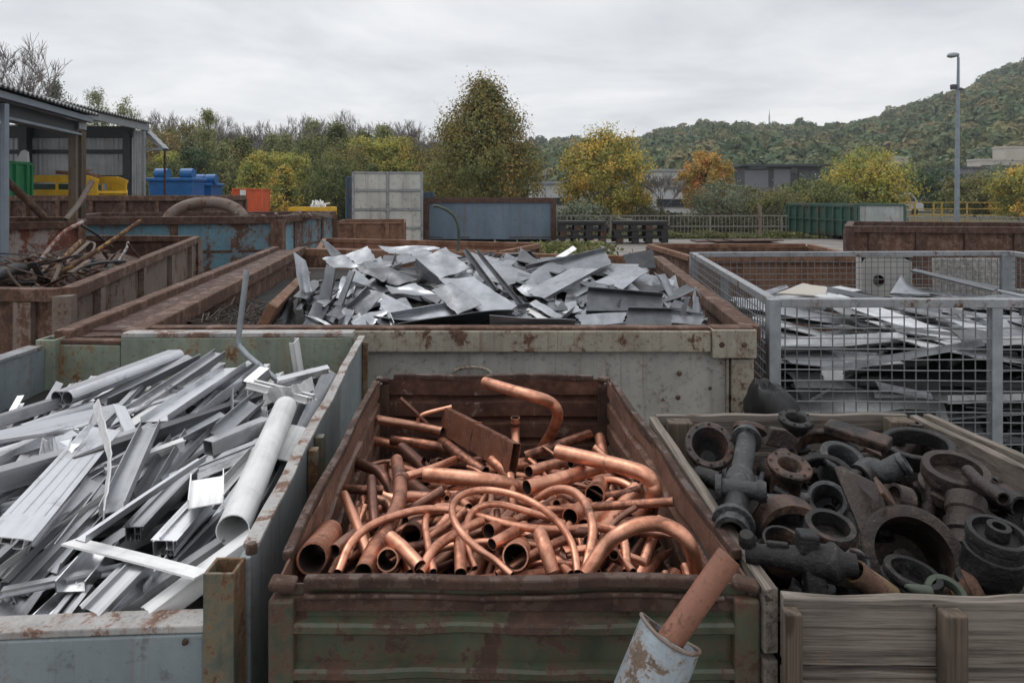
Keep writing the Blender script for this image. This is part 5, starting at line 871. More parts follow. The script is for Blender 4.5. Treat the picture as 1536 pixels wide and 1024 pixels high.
D_CG='898,360,2868,5369,1093,967,0,0,257;1155,327,2722,4248,1093,999,0,0,52;835,301,1977,4403,1113,1000,0,0,22;1038,149,2306,4087,1117,985,40,11,-169;568,175,3068,5452,1113,945,0,0,-328;564,429,2736,5578,1132,998,27,-19,-44;689,158,1791,3911,1120,951,50,-16,304;670,208,2798,4772,1093,1000,0,0,7;964,120,2450,3994,1139,939,4,20,344;693,302,1819,3830,1132,998,55,4,-27;557,365,2906,5549,1157,924,32,-9,-381;486,362,2786,5473,1175,995,66,-61,32;473,219,2484,5525,1161,990,67,-113,41;653,162,1799,3908,1161,997,54,6,-60;529,117,3023,4982,1115,953,21,-9,-302;765,248,2101,5215,1104,993,9,-12,-120;1071,146,2298,5471,1165,374,15,-58,926;519,396,1990,4421,1152,928,-46,18,-370;1181,259,2484,4988,1130,993,60,-13,106;702,446,2771,5025,1158,893,52,-33,446;471,195,2258,5460,1183,585,29,-53,809;931,366,2348,4783,1143,980,61,5,-187;1016,342,2022,5113,1199,818,24,-6,575;601,335,2215,5050,1210,875,63,30,478;678,325,3263,5939,1246,707,707,1,1;1181,435,1714,4113,1194,663,1,13,-749;1150,267,3105,5795,1174,998,-38,43,3;932,247,2515,5533,1238,947,60,14,-315;422,156,2567,5140,1207,960,71,48,-265;777,179,1887,4248,1231,935,-51,100,-337;555,112,2292,4470,1150,994,-28,73,-77;401,242,2373,4456,1158,897,-53,57,-436;699,113,2265,4024,1177,742,-48,57,-666;1055,247,2773,5259,1227,950,60,13,-306;877,297,3507,5726,1470,610,357,357,-610;486,298,2363,4024,1187,997,18,74,-31;701,251,2071,4308,1231,961,-2,79,265;877,191,2880,4711,1161,978,61,6,-200;1187,272,2220,4489,1221,958,-43,66,-277;1025,389,2104,4887,1277,993,63,78,-63;1026,186,2315,4038,1235,928,-8,76,-364;916,311,2559,3921,1174,968,2,76,-238;827,218,2316,4676,1237,995,63,76,-29;429,188,2513,5388,1260,960,60,11,-274;412,372,2565,4661,1222,849,-2,87,-521;708,237,2752,4224,1172,995,-19,78,51;453,393,2792,4579,1203,984,51,67,159;783,292,2582,4289,1232,996,33,75,-25;1049,124,2396,5110,1293,873,63,34,482;1183,449,2718,3797,1187,995,27,70,60;917,433,2767,3938,1207,981,35,66,178;731,156,2683,3824,1234,912,49,56,404;458,120,2765,4890,1241,986,-20,57,-155;880,271,2974,4414,1217,992,44,54,101;521,321,2676,5174,1284,991,45,56,110;603,363,2631,3978,1266,888,32,45,457;989,163,2888,4799,1249,996,-6,67,54;875,184,2842,4620,1230,993,4,59,102;424,354,2132,3932,1335,980,9,44,195;1178,333,2789,4112,1274,993,-2,67,96;588,217,2632,4491,1298,993,50,23,-107;1044,252,2980,4627,1260,944,-29,60,-325;992,238,2235,4108,1368,983,3,67,169;1008,100,2670,5094,1302,988,6,67,-138;772,135,2315,4337,1374,998,-9,66,-13;603,197,2332,4404,1391,981,-20,64,-180;426,424,2627,5149,1330,848,-26,63,-525;494,334,2532,4819,1353,991,46,72,103;561,109,2420,3991,1360,8,-930,356,92;774,199,2945,4816,1296,948,65,104,295;938,429,2919,4472,1316,940,36,91,328;728,116,2890,5197,1306,948,11,158,276;475,125,3158,4454,1289,991,-5,98,-87;718,121,2639,4506,1394,996,-47,61,34;430,440,2612,4739,1394,992,-43,64,97;486,290,3246,4664,1283,994,-30,101,2;414,289,3000,4942,1337,800,-76,52,-592;646,257,3035,4062,1288,811,-20,141,-567;470,370,3143,3939,1264,987,56,131,-70;743,302,2523,3842,1351,988,30,88,-120;560,200,2593,3804,1358,806,-20,90,-585;1117,329,3140,4731,1342,787,-48,91,-608;924,434,2995,4626,1413,946,-47,87,-309;453,159,2714,4599,1423,281,67,16,957;1011,295,2247,3987,1443,900,54,10,432;890,181,2803,4458,1430,896,-28,64,-440;868,389,2931,4095,1364,995,45,57,71;1151,378,2448,4178,1478,891,35,95,-442;747,254,3332,5244,1170,783,-222,174,-555;1051,247,2193,5160,1388,46,-992,-119,6;786,409,2585,3952,1445,886,34,96,-452;1001,185,2656,4139,1485,991,71,77,87;1080,316,2760,4005,1464,961,134,62,233;479,351,3128,4110,1441,985,123,81,89;946,402,3034,4816,1433,96,953,-261,-118;548,236,2679,3763,1442,975,137,74,160;781,346,1842,5520,1174,72,-659,747,39;829,380,2734,4792,1478,918,-54,82,-385;627,127,2578,4342,1545,953,4,43,-300;1143,196,2789,3591,1372,236,-948,52,207'
D_CA='115,52,946,1709,1236,186,-286,647,-682;111,47,772,1904,1229,182,354,-612,683;50,22,676,1492,1206,317,-222,671,632;86,27,476,1737,1210,420,-441,553,569;109,59,686,1355,1241,30,675,212,-706;92,58,916,1300,1240,706,141,693,43;36,28,817,1151,1211,451,409,577,-545;104,34,812,1607,1217,408,664,-244,578;32,59,900,1189,1200,936,0,0,-352;31,44,1143,1471,1199,962,0,0,-274;115,57,873,1816,1239,539,302,639,-458;102,50,1130,1180,1233,93,-701,-92,701;113,45,593,1450,1228,91,-701,-94,701;37,29,779,1345,1203,0,976,-217,0;78,59,732,1170,1241,430,430,561,-561;35,38,907,1546,1221,73,-698,112,-703;115,50,1036,1271,1232,707,-511,-489,-16;57,54,813,1258,1236,351,684,180,-614;96,41,1145,1655,1223,598,-690,157,377;116,60,1102,1879,1242,125,301,-640,-696;108,52,529,1185,1234,118,704,-66,-697;63,51,1059,1613,1215,0,-781,-624,0;115,33,1169,1937,1322,0,-933,360,0;72,48,848,1489,1230,444,-571,-417,550;105,50,692,1591,1232,593,473,526,386;77,58,1006,1814,1240,456,-59,-705,-540;95,48,989,1538,1231,562,-268,654,429;86,38,893,1629,1227,0,-884,467,0;89,39,497,1458,1228,0,-921,-390,0;35,31,611,1648,1214,353,-683,-182,-613;64,40,648,1230,1222,598,-675,-210,378;55,37,1013,1162,1220,246,295,-643,663;39,45,728,1257,1228,131,-705,53,-695;103,38,1081,1725,1236,413,0,0,911;117,58,983,1418,1243,0,-934,-356,0;85,44,509,1279,1226,250,291,-644,662;56,31,493,1359,1212,0,929,-371,0;118,32,1083,1852,1328,452,153,-853,213;73,33,1116,1359,1216,685,7,707,177;31,53,693,1722,1200,984,0,0,176;44,32,1087,1419,1206,771,0,0,-636;97,45,713,1696,1261,642,543,453,297;78,33,808,1399,1234,29,862,-298,410;71,32,917,1187,1254,0,-552,834,0;82,38,493,1639,1225,0,-984,177,0;107,37,1174,1564,1248,894,-182,156,379;69,48,766,1799,1231,705,666,238,58;75,43,515,1545,1225,440,-649,-282,-553;104,31,1109,1162,1335,15,-924,-383,-6;93,60,963,1907,1231,888,0,0,460;42,49,823,-392,1205,728,0,0,686;86,28,1199,1402,1224,482,-362,450,659;97,44,599,1302,1232,0,-987,158,0;114,41,1102,1415,1269,705,-135,694,-49;112,41,657,1887,1224,421,699,104,568;77,51,513,1369,1291,294,-663,247,-643;89,49,1167,1279,1231,99,-702,85,-700;109,31,600,1550,1238,173,0,0,985;44,24,560,1677,1207,359,189,681,609;104,47,501,1907,1230,314,670,-225,-633;61,45,741,1470,1215,839,0,0,545;107,38,737,1487,1285,399,234,667,584;33,26,2073,652,1200,955,0,0,297;72,22,848,1685,1220,658,0,0,-753;44,28,834,1314,1211,19,-487,-513,-707;45,33,581,1368,1215,646,-445,-549,-288;114,36,544,1799,1219,294,-697,117,643;56,47,1088,1625,1294,665,705,-59,-239;37,31,630,1160,1214,457,640,301,-540;96,33,893,1385,1279,317,-415,-841,-142'
# ================================================================== CONTENTS
def dec(s): return [list(map(int,r.split(','))) for r in s.split(';')]
# ---- copper fillers
cache={}
def tube_mesh(L,r,bent):
    k=(round(L,2),r,bent)
    m=MB().tube([V((x,0,bent*(.25-(x/L)**2)*L)) for x in ([-L/2,-L/2+.02,-L/2+.04]+list(np.linspace(-L/2+.05,L/2-.05,7))+[L/2-.04,L/2-.02,L/2])],r,14,max(.0014,r*.12),mi_in=1)
    q=rr.random()
    for p in m.v:
        e=max(0,p.x-(L/2-.045))/.045
        if q<.4: p.z*=1-.65*e; p.y*=1+.35*e
        elif q<.55: p.z+=.4*e*e*.045; p.y*=1-.25*e
    return m
def mat4(t,qn): m=Quaternion(qn).normalized().to_matrix().to_4x4(); m.translation=V(t); return m
rr=random.Random(2)
for i,row in enumerate(dec(D_CU)):
    L,r=row[0]/1000,row[1]/1000; x,y,z=[a/1000 for a in row[2:5]]; qn=[a/1000 for a in row[5:9]]
    z+=(1.37-.14*(y-1.2))-1.282
    tube_mesh(L,max(r,.008),rr.choice((0,0,0,.12,.2)) if L>.2 else 0).build('copper_tube',[M['cu'] if rr.random()<.55 else M['cu_dull'],M['cu_inner']],smooth=50,matrix=mat4((x,y,z),qn),label='short copper tube offcut jumbled in the bin beneath the larger copper pipes',cat='copper tube',group='loose copper offcuts')
rr=random.Random(12)
for i in range(85):
    px=rr.uniform(500,1010); py=rr.uniform(690,850); 
    if px<505+(850-py)*.35 or px>1020-(850-py)*.45: continue
    c=pp('cu',px,py,rr.uniform(-.01,.035)); a=rr.uniform(0,6.28); dd=V((math.cos(a),math.sin(a),rr.gauss(0,.35))).normalized(); L=rr.uniform(.07,.2); r=rr.uniform(.005,.0125)
    if c.y-abs(dd.y)*L*.5<1.2 or c.y+abs(dd.y)*L*.5>2.3: continue
    mt=M['cu'] if rr.random()<.6 else M['cu_dull']; m3=Matrix((dd,Z.cross(dd).normalized(),dd.cross(Z.cross(dd).normalized()))).transposed().to_4x4(); m3.translation=c
    tube_mesh(max(L,.11),r,rr.choice((0,.1,.25,.4))).build('copper_tube',[mt,M['cu_inner']],smooth=50,matrix=m3,label='short copper tube offcut jumbled in the bin beneath the larger copper pipes',cat='copper tube',group='loose copper offcuts')
# ---- copper heroes: label, pixels (x,y[,lift]), radius in px, material
CUH=[
('arched copper pipe bend standing up against the back wall of the bin',[(728,573,.25),(764,584,.245),(800,594,.235),(825,603,.21),(836,617,.18),(834,634,.13),(824,655,.07),(813,672,.0)],8,'cu',.0),
('grey tarnished copper tube running right from an elbow at the back left',[(567,629,.085),(615,637,.085),(664,647,.08)],6.6,'cu_dull',0),
('dark elbow leg going down the left side of the copper bin',[(572,628,.085),(563,627,.085),(556,634,.075),(549,650,.05),(538,690,.0)],5.2,'cu_dull',0),
('thinnest straight copper rod sticking up at the back left',[(600,597,.13),(622,617,.1),(646,641,.05)],3.3,'cu_dull',0),
('thin bent copper rod hooked onto the folded copper duct',[(626,634,.07),(630,625,.085),(642,619,.09),(678,610,.095)],3.2,'cu',0),
('copper tube stub with dark mouth left of the light curved one',[(561,660,.04),(590,666,.03),(616,674,.01)],6.5,'cu',0),
('light curved copper tube behind the two left stubs',[(588,660,.045),(630,665,.045),(665,672,.035),(685,684,.01)],7,'cu',0),
('fat copper stub with round mouth facing up left',[(602,672,.05),(620,687,.035),(640,705,.01)],9,'cu_dull',0),
('copper tube with blackened collar tip at the left',[(526,691,.05),(548,699,.05),(567,707,.045),(580,722,.03),(588,742,.0)],7.5,'cu_dull',0),
('olive tarnished upright copper tube at the left of the heap',[(557,718,.06),(559,750,.05),(563,790,.02)],6.8,'cu_dull',0),
('long S bent copper tube with soldered collar, left of centre',[(595,690,.075),(600,722,.075),(598,752,.07),(580,795,.055),(560,825,.04),(545,858,.03)],9,'cu',0),
('short level copper tube pointing left near the left wall',[(500,733,.03),(540,734,.035),(574,735,.03)],6.5,'cu',0),
('slanting copper tube below the level one, falling to the right',[(516,742,.05),(535,786,.04),(552,832,.02)],6.8,'cu',0),
('thick level copper pipe with dented right end in the middle of the bin',[(638,711,.085),(690,716,.085),(740,722,.08),(783,733,.05)],11,'cu',0),
('thick copper pipe with open left mouth rising to the right, in the middle',[(790,731,.085),(845,717,.085),(900,700,.08)],11,'cu',0),
('thick polished copper bend with square cut left end by the right wall',[(837,677,.12),(890,689,.12),(945,703,.12),(968,712,.115),(980,726,.095),(981,742,.07),(974,768,.01)],10.5,'cu',0),
('copper tube just above the thick open pipe, mouth at the left',[(793,707,.06),(825,698,.055),(862,688,.04)],8.4,'cu_dull',0),
('copper tube rising right with its dark mouth under the standing bend',[(884,651,.06),(838,667,.05),(788,684,.02)],7,'cu',0),
('upright copper tube with a soldered ring under the standing bend',[(773,626,.07),(773,650,.04),(774,682,.0)],6.6,'cu',0),
('short upright copper tube beside the right rear wall',[(900,656,.05),(903,675,.03),(910,700,.0)],8,'cu',0),
('straight bright copper tube reaching over the right wall of the bin',[(815,765,.045),(900,759,.06),(1010,752,.085)],6.4,'cu',0),
('large open copper ring mouth right of the coiled loop',[(892,742,.03),(897,729,.02)],15,'cu',0),
('short copper coupling facing down left inside the right loop',[(855,775,.06),(880,758,.05)],12.5,'cu_dull',0),
('thick copper arch at the front right of the bin',[(878,862,.03),(905,822,.07),(930,800,.1),(960,787,.115),(993,786,.12),(1022,801,.11),(1038,825,.08),(1044,858,.02)],11,'cu',0),
('outer loop of soft copper coil lying in front',[(768,862,.02),(745,842,.035),(716,822,.06),(688,793,.085),(678,764,.1),(690,744,.11),(717,735,.115),(752,737,.115),(793,750,.11),(832,777,.09),(858,815,.06),(866,858,.03)],5.8,'cu',0),
('inner loop of soft copper coil inside the outer loop',[(712,852,.02),(702,825,.04),(699,793,.06),(708,768,.075),(728,757,.085),(755,757,.085),(800,769,.075),(846,784,.05)],5.4,'cu',0),
('narrow copper loop right of the coil, open to the front',[(803,748,.06),(833,734,.09),(860,737,.1),(879,757,.095),(889,790,.08),(885,825,.05),(875,860,.02)],5.9,'cu',0),
('long copper arc sweeping from the front left across the bin',[(507,858,.03),(526,815,.06),(556,788,.075),(600,771,.08),(645,763,.08),(700,768,.07),(767,787,.055),(835,794,.05),(900,789,.04)],6.6,'cu',0),
('small copper hairpin bend left of the coil',[(650,858,.03),(641,810,.05),(638,782,.065),(647,765,.07),(667,759,.07),(692,764,.05)],6.1,'cu',0),
('copper arc between the hairpin bend and the coil',[(630,860,.03),(652,822,.05),(684,800,.06),(722,781,.06)],8,'cu',0),
('biggest open copper pipe mouth in the front left corner',[(468,837,.055),(482,818,.04),(494,800,.02)],23,'cu',.004),
('small copper stub right of the biggest open pipe',[(501,826,.05),(516,813,.045),(532,801,.03)],9.4,'cu_dull',0),
('round copper pipe mouth at the front, second from the left',[(581,839,.035),(585,828,.025)],16.5,'cu',.003),
('dark copper pipe mouth above the slanting front tube',[(616,803,.03),(621,790,.015)],16,'cu_dull',0),
('round copper pipe mouth with pale rim in the front middle',[(773,834,.045),(777,822,.03)],20,'cu',.003),
('blunt copper tube slanting down right at the front',[(586,806,.06),(605,822,.055),(630,850,.04)],9.8,'cu',0),
('copper stub with mouth facing left inside the coil',[(733,796,.05),(748,790,.045),(768,783,.02)],11,'cu_dull',0),
('copper reducer fitting inside the coil, lower of two stubs',[(738,816,.06),(756,806,.06),(786,789,.035)],8.8,'cu_dull',0),
('flattened copper tube standing upright at the front right of the coil',[(810,800,.075),(818,822,.065),(829,858,.03)],10.5,'cu',0),
('copper tube standing upright at the front under the coil',[(689,812,.05),(690,830,.045),(691,860,.03)],8.5,'cu',0),
('copper pipe mouth under the right end of the bright straight tube',[(945,783,.03),(958,772,.02)],12,'cu',0),
('copper tube falling to the right below the folded copper duct',[(662,660,.05),(690,682,.045),(728,708,.02)],7,'cu',0),
('copper tube rising right towards the folded duct from the left heap',[(606,715,.04),(650,702,.045),(690,686,.03)],6.4,'cu',0),
('stubby copper tube falling right under the folded copper duct',[(738,690,.06),(752,702,.05),(768,718,.03)],8,'cu',0),
('curved copper tube at the right wall beneath the polished bend',[(905,745,.02),(935,741,.03),(957,735,.035)],7,'cu',0),
('copper tube lying flat below the big loop on the right',[(770,752,.03),(815,757,.03),(858,762,.03)],7,'cu',0),
('bent copper tube looping at the right below the bright straight tube',[(893,790,.05),(920,795,.055),(936,812,.05),(940,858,.02)],6.6,'cu',0),
('thin copper tube slanting right at the front, beside the thick arch',[(905,815,.02),(930,835,.03),(950,858,.03)],5.5,'cu',0),
]
for lb,pts,rp,mt,th in CUH:
    if any(w in lb for w in ('coil','arch','loop','arc ','thick')): mt='cu_bright'
    P=[pp('cu',p[0],p[1],p[2]) for p in pts]; r=rp/F*P[0].y
    if 'mouth' in lb and len(P)==2: P=[P[0],P[0].lerp(P[1],2.6)-V((0,0,.02))]
    if len(P)>2 and not (len(P)==3 and (P[1]-P[0].lerp(P[2],.5)).length<.012): P=curve(P,5)
    o=MB().tube(P,r,18,th or max(.0014,r*.1),mi_in=1).build('copper_tube',[M[mt],M['cu_inner']],smooth=50,label=lb,cat='copper tube')
    if 'collar' in lb or 'soldered ring' in lb:
        k=max(1,len(P)//5) if 'tip' not in lb else 2; a=P[k]; dd=(P[min(k+1,len(P)-1)]-P[k-1]).normalized()
        MB().tube([a-dd*.006,a+dd*.006],r*1.13,18,r*.13).build('solder_collar',M['cu_dull'],o,smooth=50)
# folded copper duct
M['cu_duct']=rusty('brown_copper_sheet',(.30,.135,.085),.45,14,rust=((.06,.03,.022),(.14,.062,.042),(.22,.10,.065)),rough=.38,seed=44,metal=.7)
m=MB(); a=pp('cu',668,630,.10); b=pp('cu',772,688,.085); u=(b-a).normalized(); w=V((.35,-.2,.9)); w=(w-u*w.dot(u)).normalized(); n=u.cross(w)
hw,hn,t=.042,.013,.0018
for s0,s1,k in ((0,.47,1.),(.475,1.,.97)):
    A=a.lerp(b,s0);B=a.lerp(b,s1)
    for off,ww,hh in ((n*hn*k,hw*2*k,t),(-n*hn*k,hw*2*k,t)): m.beam(A+off,B+off,ww,hh,n)
    for off in (w*hw*k,-w*hw*k): m.beam(A+off,B+off,t,hn*2*k-t*2,n)
m.beam(a.lerp(b,.465),a.lerp(b,.485),hw*2+.006,hn*2+.005,n)
m.build('copper_duct',M['cu_duct'],bevel=.0008,label='flat rectangular copper duct with a seam, leaning at the back left',cat='copper duct')
# copper bar standing in the pale blue pipe
D=1.02; a=at(1094,834,D); b=at(1004,962,D-.035); e=b+(b-a)*.12; m=MB(); r=.0188; m.tube([a.lerp(e,k/8) for k in range(9)],[r*(1+.01*math.sin(k*3)) for k in range(9)],22); 
M['cu_solid']=rusty('brown_oxidised_copper',(.18,.074,.043),.42,16,rust=((.05,.025,.018),(.13,.056,.036),(.22,.095,.06)),rough=.6,streak=.2,seed=40,var=.35)
m.build('copper_bar',M['cu_solid'],smooth=50,bevel=.0015,label='thick brown copper bar standing tilted in the pale blue pipe',cat='copper bar')
top=at(1004,953,D-.015); bot=top+V((-.130,-.078,-.230)); ax=(bot-top).normalized()
m=MB(); m.tube([top+ax*k*.55 for k in (0,.25,.5,.75,1)],.047,32,.004); o=m.build('steel_pipe',M['bluepipe'],smooth=50,label='chipped pale blue pipe leaning at the front of the copper bin',cat='pipe')
pts=[frame(ax,top)@V((.0468*math.cos(q)*(1+.03*math.sin(3*q)),.0468*math.sin(q),.004*math.sin(2*q))) for q in np.linspace(0,2*math.pi,30)]
MB().tube(pts,.0030,8).build('pipe_lip',M['rust_grey'],o,smooth=60)
m=MB()
for k in range(26):
    q=R.uniform(0,6.28); rr_=R.uniform(0,.04); c=frame(ax,top+ax*.03)@V((rr_*math.cos(q),rr_*math.sin(q),R.uniform(-.005,.02))); m.box(c,(R.uniform(.008,.02),R.uniform(.006,.016),R.uniform(.004,.012)),Quaternion((R.random(),R.random(),R.random(),R.random())).normalized().to_matrix())
m.build('copper_shreds',M['cu_solid'],label='crumbs of brown copper filling the mouth of the pale blue pipe',cat='copper shreds',kind='stuff')
# ---- aluminium: extrusion sections (segments in the y-z plane) extruded along local x
def section(kind,w,h,t):
    a,b=w/2,h/2; rect_=[(-a,-b,a,-b),(a,-b,a,b),(a,b,-a,b),(-a,b,-a,-b)]
    if kind=='tube': return rect_
    if kind=='U': return [(-a,b,-a,-b),(-a,-b,a,-b),(a,-b,a,b)]
    if kind=='L': return [(-a,b,-a,-b),(-a,-b,a,-b)]
    if kind=='H': return [(-a,b,-a,-b),(a,-b,a,b),(-a,0,a,0)]
    if kind=='flat': return [(-a,0,a,0)]
    if kind=='T': return [(-a,0,a,0),(0,0,0,-b*2)]
    if kind=='multi': return rect_+[(-a*.2,-b,-a*.2,b),(-a,-b*.1,-a*.2,-b*.1),(a,b,a*1.35,b),(-a,b,-a*1.25,b),(-a*1.25,b,-a*1.25,b*.55),(a*.45,b,a*.45,b*1.4),(a*.45,-b,a*.45,-b*.5),(-a*.65,-b,-a*.65,-b*.45)]
    if kind=='win': return [(-a,-b,a,-b),(-a,-b,-a,b*.6),(a,-b,a,b*.6),(-a,b*.6,-a*.5,b*.6),(a,b*.6,a*.5,b*.6),(-a*.3,-b,-a*.3,b*.1),(a*.3,-b,a*.3,b*.1),(-a*.3,b*.1,a*.3,b*.1),(a,-b,a*1.4,-b),(-a,-b,-a*1.3,-b)]
    if kind=='twin': return None
def profile(kind,L,w,h,t=.0022,bend=0.,seed=0):
    m=MB(); rr=random.Random(seed)
    if kind in('round','twin'):
        for y in ((-w/4,w/4) if kind=='twin' else (0,)):
            m.tube([V((x,y,bend*(.25-(x/L)**2)*L)) for x in np.linspace(-L/2,L/2,7)],(w/4 if kind=='twin' else w/2),20,t)
        if kind=='twin':
            for s in(1,-1): m.box((0,0,s*(w/4-t)),(L,w/2,t*1.4)); 
            m.box((0,w/2,-w/8),(L,t,w/4)); m.box((0,-w/2-.004,0),(L,.008,t))
        return m
    nx=6; dz=lambda x:bend*(.25-(x/L)**2)*L
    for (y0,z0,y1,z1) in section(kind,w,h,t):
        d=V((0,y1-y0,z1-z0)); l=d.length; d.normalize(); n=V((0,-d.z,d.y))*t/2; A=V((0,y0,z0))-d*t*.5; B=V((0,y1,z1))+d*t*.48; vs=[]; sk=rr.uniform(-.003,.003)
        for i in range(nx+1):
            x=-L/2+L*i/nx; o=V((x,0,dz(x)))
            if i in(0,nx): o.x+=sk
            vs+=[A-n+o,B-n+o,B+n+o,A+n+o]
        fs=[(3,2,1,0),tuple(4*nx+k for k in range(4))]
        for i in range(nx):
            for k in range(4): fs.append((4*i+k,4*i+(k+1)%4,4*i+4+(k+1)%4,4*i+4+k))
        m.add(vs,fs)
    return m
KN={'tube':'box_section','U':'channel','L':'angle','H':'h_section','flat':'flat_bar','T':'t_section','multi':'window_profile','win':'window_profile','round':'round_tube','twin':'twin_tube'}
def proj(p): return CX+F*p.x/p.y,HZ+F*(HC-p.z)/p.y
rr=random.Random(9)
for i,row in enumerate(dec(D_AL)):
    L,w,h=[a/1000 for a in row[:3]]; w=min(w,.046); x,y,z=[a/1000 for a in row[3:6]]; qn=[a/1000 for a in row[6:10]]
    z+=(1.30+.055*(y-1.2))-1.352; k=rr.choice(('tube','U','multi','win','L','H','U','tube','multi')); m4=mat4((x,y,z),qn); ok=True
    for e in (V((-L/2,0,h/2)),V((L/2,0,h/2))):
        px,py=proj(m4@e); lim=612-.30*max(px,-60) if px<235 else 541
        if py<lim+8 or (m4@e).z>ZR+.03: ok=False
    if not ok: continue
    profile(k,L,w,h,.002,rr.choice((0,0,.02,-.03)),i).build('aluminium_profile',M[rr.choice(('al','al_dark','al_deep','al_deep'))],smooth=None,matrix=mat4((x,y,z),qn),label='aluminium profile offcut half buried in the pile of profiles',cat='aluminium profile',group='buried aluminium offcuts')  # buried offcuts get darker aluminium, painting in the shade of the gaps
ALH=[ # label, kind, p0(px,py,lift), p1, width px at p0 depth, height m, roll deg, material
('wide white round tube lying on top near the right wall','round',(349,795,.085),(428,610,.085),49,0,0,'al_white'),
('long double tube profile lying at the back left','twin',(93,597,.10),(262,533,.10),43,0,-5,'al'),
('grey flat flanked profile behind the double tube, its tip reaching furthest right','L',(150,598,.075),(290,532,.11),26,.03,20,'al_dark'),
('broad flat channel in the middle, parallel to the double tube','U',(232,628,.075),(352,548,.095),44,.018,-6,'al'),
('narrow ribbed channel between the double tube and the broad channel','H',(192,622,.055),(330,530,.09),20,.03,10,'al'),
('stepped profile with broad pale face below the broad channel','L',(282,630,.045),(380,552,.075),26,.03,-12,'al'),
('widest smooth profile running from the left edge to the middle','win',(8,815,.112),(152,648,.10),48,.02,194,'al'),
('long ribbed profile right below the widest smooth one','H',(62,822,.045),(182,672,.045),30,.028,20,'al'),
('short channel lying open side up with a worn brown inside','U',(168,762,.105),(226,636,.105),33,.02,-3,'al_dark'),
('long thin bar crossing over the others from lower left to upper right','L',(122,806,.115),(303,685,.10),16,.014,10,'al'),
('bright flat bar lying crosswise at the front','flat',(104,812,.075),(302,862,.075),24,.004,-8,'al_white'),
('bright square tube at the front right beside the corner post','tube',(222,928,.05),(383,808,.07),34,.032,-8,'al_white'),
('smooth square tube left of the bright one at the front','tube',(158,938,.035),(335,818,.045),26,.03,-10,'al'),
('short U channel with notched end at the front left','U',(106,880,.05),(158,818,.06),44,.022,0,'al'),
('short channel with bolted cross plate, second at the front','U',(196,884,.035),(232,838,.04),40,.018,0,'al'),
('hollow window profile with two dark chambers in the right half','multi',(246,822,.055),(305,756,.06),30,.03,0,'al'),
('short bright U piece with torn upper edge','U',(309,752,.105),(311,712,.10),48,.018,0,'al_white'),
('square tube with a dark mouth left of the white round tube','tube',(312,672,.075),(400,636,.08),26,.035,-5,'al'),
('box profile with star shaped mouth in the middle','multi',(200,800,.045),(286,710,.045),23,.03,0,'al'),
('white channel standing upright against the back wall','U',(449,562,.03),(441,511,.17),16,.016,90,'al_white'),
('short window profile lying crosswise at the back right','win',(467,597,.085),(377,574,.09),17,.022,0,'al_white'),
('dark flat strip leaning along the right wall at the back','flat',(455,648,.03),(497,556,.06),26,.004,40,'al_dark'),
('white flat strip under the upper end of the white round tube','flat',(420,690,.03),(447,640,.05),28,.004,15,'al_white'),
('flat bar lying crosswise behind the short window profile','tube',(415,572,.10),(492,553,.115),14,.014,10,'al'),
('box profile crossing the left edge at the back','tube',(-30,640,.07),(85,604,.075),24,.03,-8,'al_dark'),
('round tube with ragged mouth under the double tube','round',(32,646,.06),(138,610,.06),20,0,0,'al_dark'),
('thin pale rod lying over the left pile','L',(-20,664,.10),(150,637,.11),7,.008,0,'al'),
('pale box profile on the left edge, second from the back','tube',(-20,700,.06),(72,655,.06),26,.03,-10,'al'),
('smooth grey box profile on the left edge, third from the back','tube',(-30,745,.055),(62,690,.055),28,.03,-12,'al'),
('flat grey profile on the left edge under the widest one','tube',(-25,778,.06),(98,688,.055),30,.03,-14,'al_dark'),
('short flat piece propped between the double tube and the channel','flat',(199,655,.06),(178,608,.10),18,.004,25,'al'),
('broad grey angle in the middle under the thin crossing bar','L',(236,668,.05),(340,615,.055),30,.035,25,'al_dark'),
('broad dark strip falling to the front left corner','flat',(4,925,.03),(152,725,.045),52,.004,28,'al'),
('narrow channel beside the broad dark strip at the front','U',(45,945,.03),(162,835,.035),22,.02,10,'al'),
('big hollow window profile with black chambers at the front','multi',(140,928,.05),(215,850,.055),38,.038,0,'al'),
('second hollow window profile left of the big one at the front','win',(85,938,.03),(130,880,.035),32,.03,0,'al'),
('grooved sash profile under the smooth square tube','win',(222,880,.02),(330,770,.03),30,.028,-10,'al_dark'),
('folded bright angle left of the white tube mouth','L',(322,790,.03),(372,720,.04),30,.03,20,'al'),
('curled grey sheet strip beside the square tube with dark mouth','U',(330,648,.09),(385,600,.085),24,.03,30,'al_dark'),
('narrow bar behind the upper end of the broad channel','tube',(300,600,.03),(378,545,.08),14,.02,0,'al'),
('wide flat profile in the shade under the double tube','L',(98,650,.03),(205,600,.04),26,.035,15,'al_dark'),
('grey channel lying under the short worn channel','U',(215,740,.04),(268,650,.05),24,.02,-10,'al_dark'),
('slim rail beside the ribbed profile in the left half','L',(80,850,.03),(172,745,.035),16,.02,20,'al'),
('long sash profile in the left foreground under the widest one','win',(20,880,.04),(150,745,.04),34,.028,8,'al'),
('short box profile against the back wall left of the white channel','tube',(372,578,.06),(398,556,.09),20,.025,0,'al'),
('torn bright plate lying at the back right corner','flat',(400,590,.08),(452,582,.085),22,.004,5,'al_white'),
('long dark channel along the right wall under the white tube','U',(385,800,.0),(452,660,.02),24,.025,-20,'al_dark'),
('flat plate standing on edge near the upper right wall','flat',(437,640,.03),(470,575,.05),20,.004,60,'al'),
]
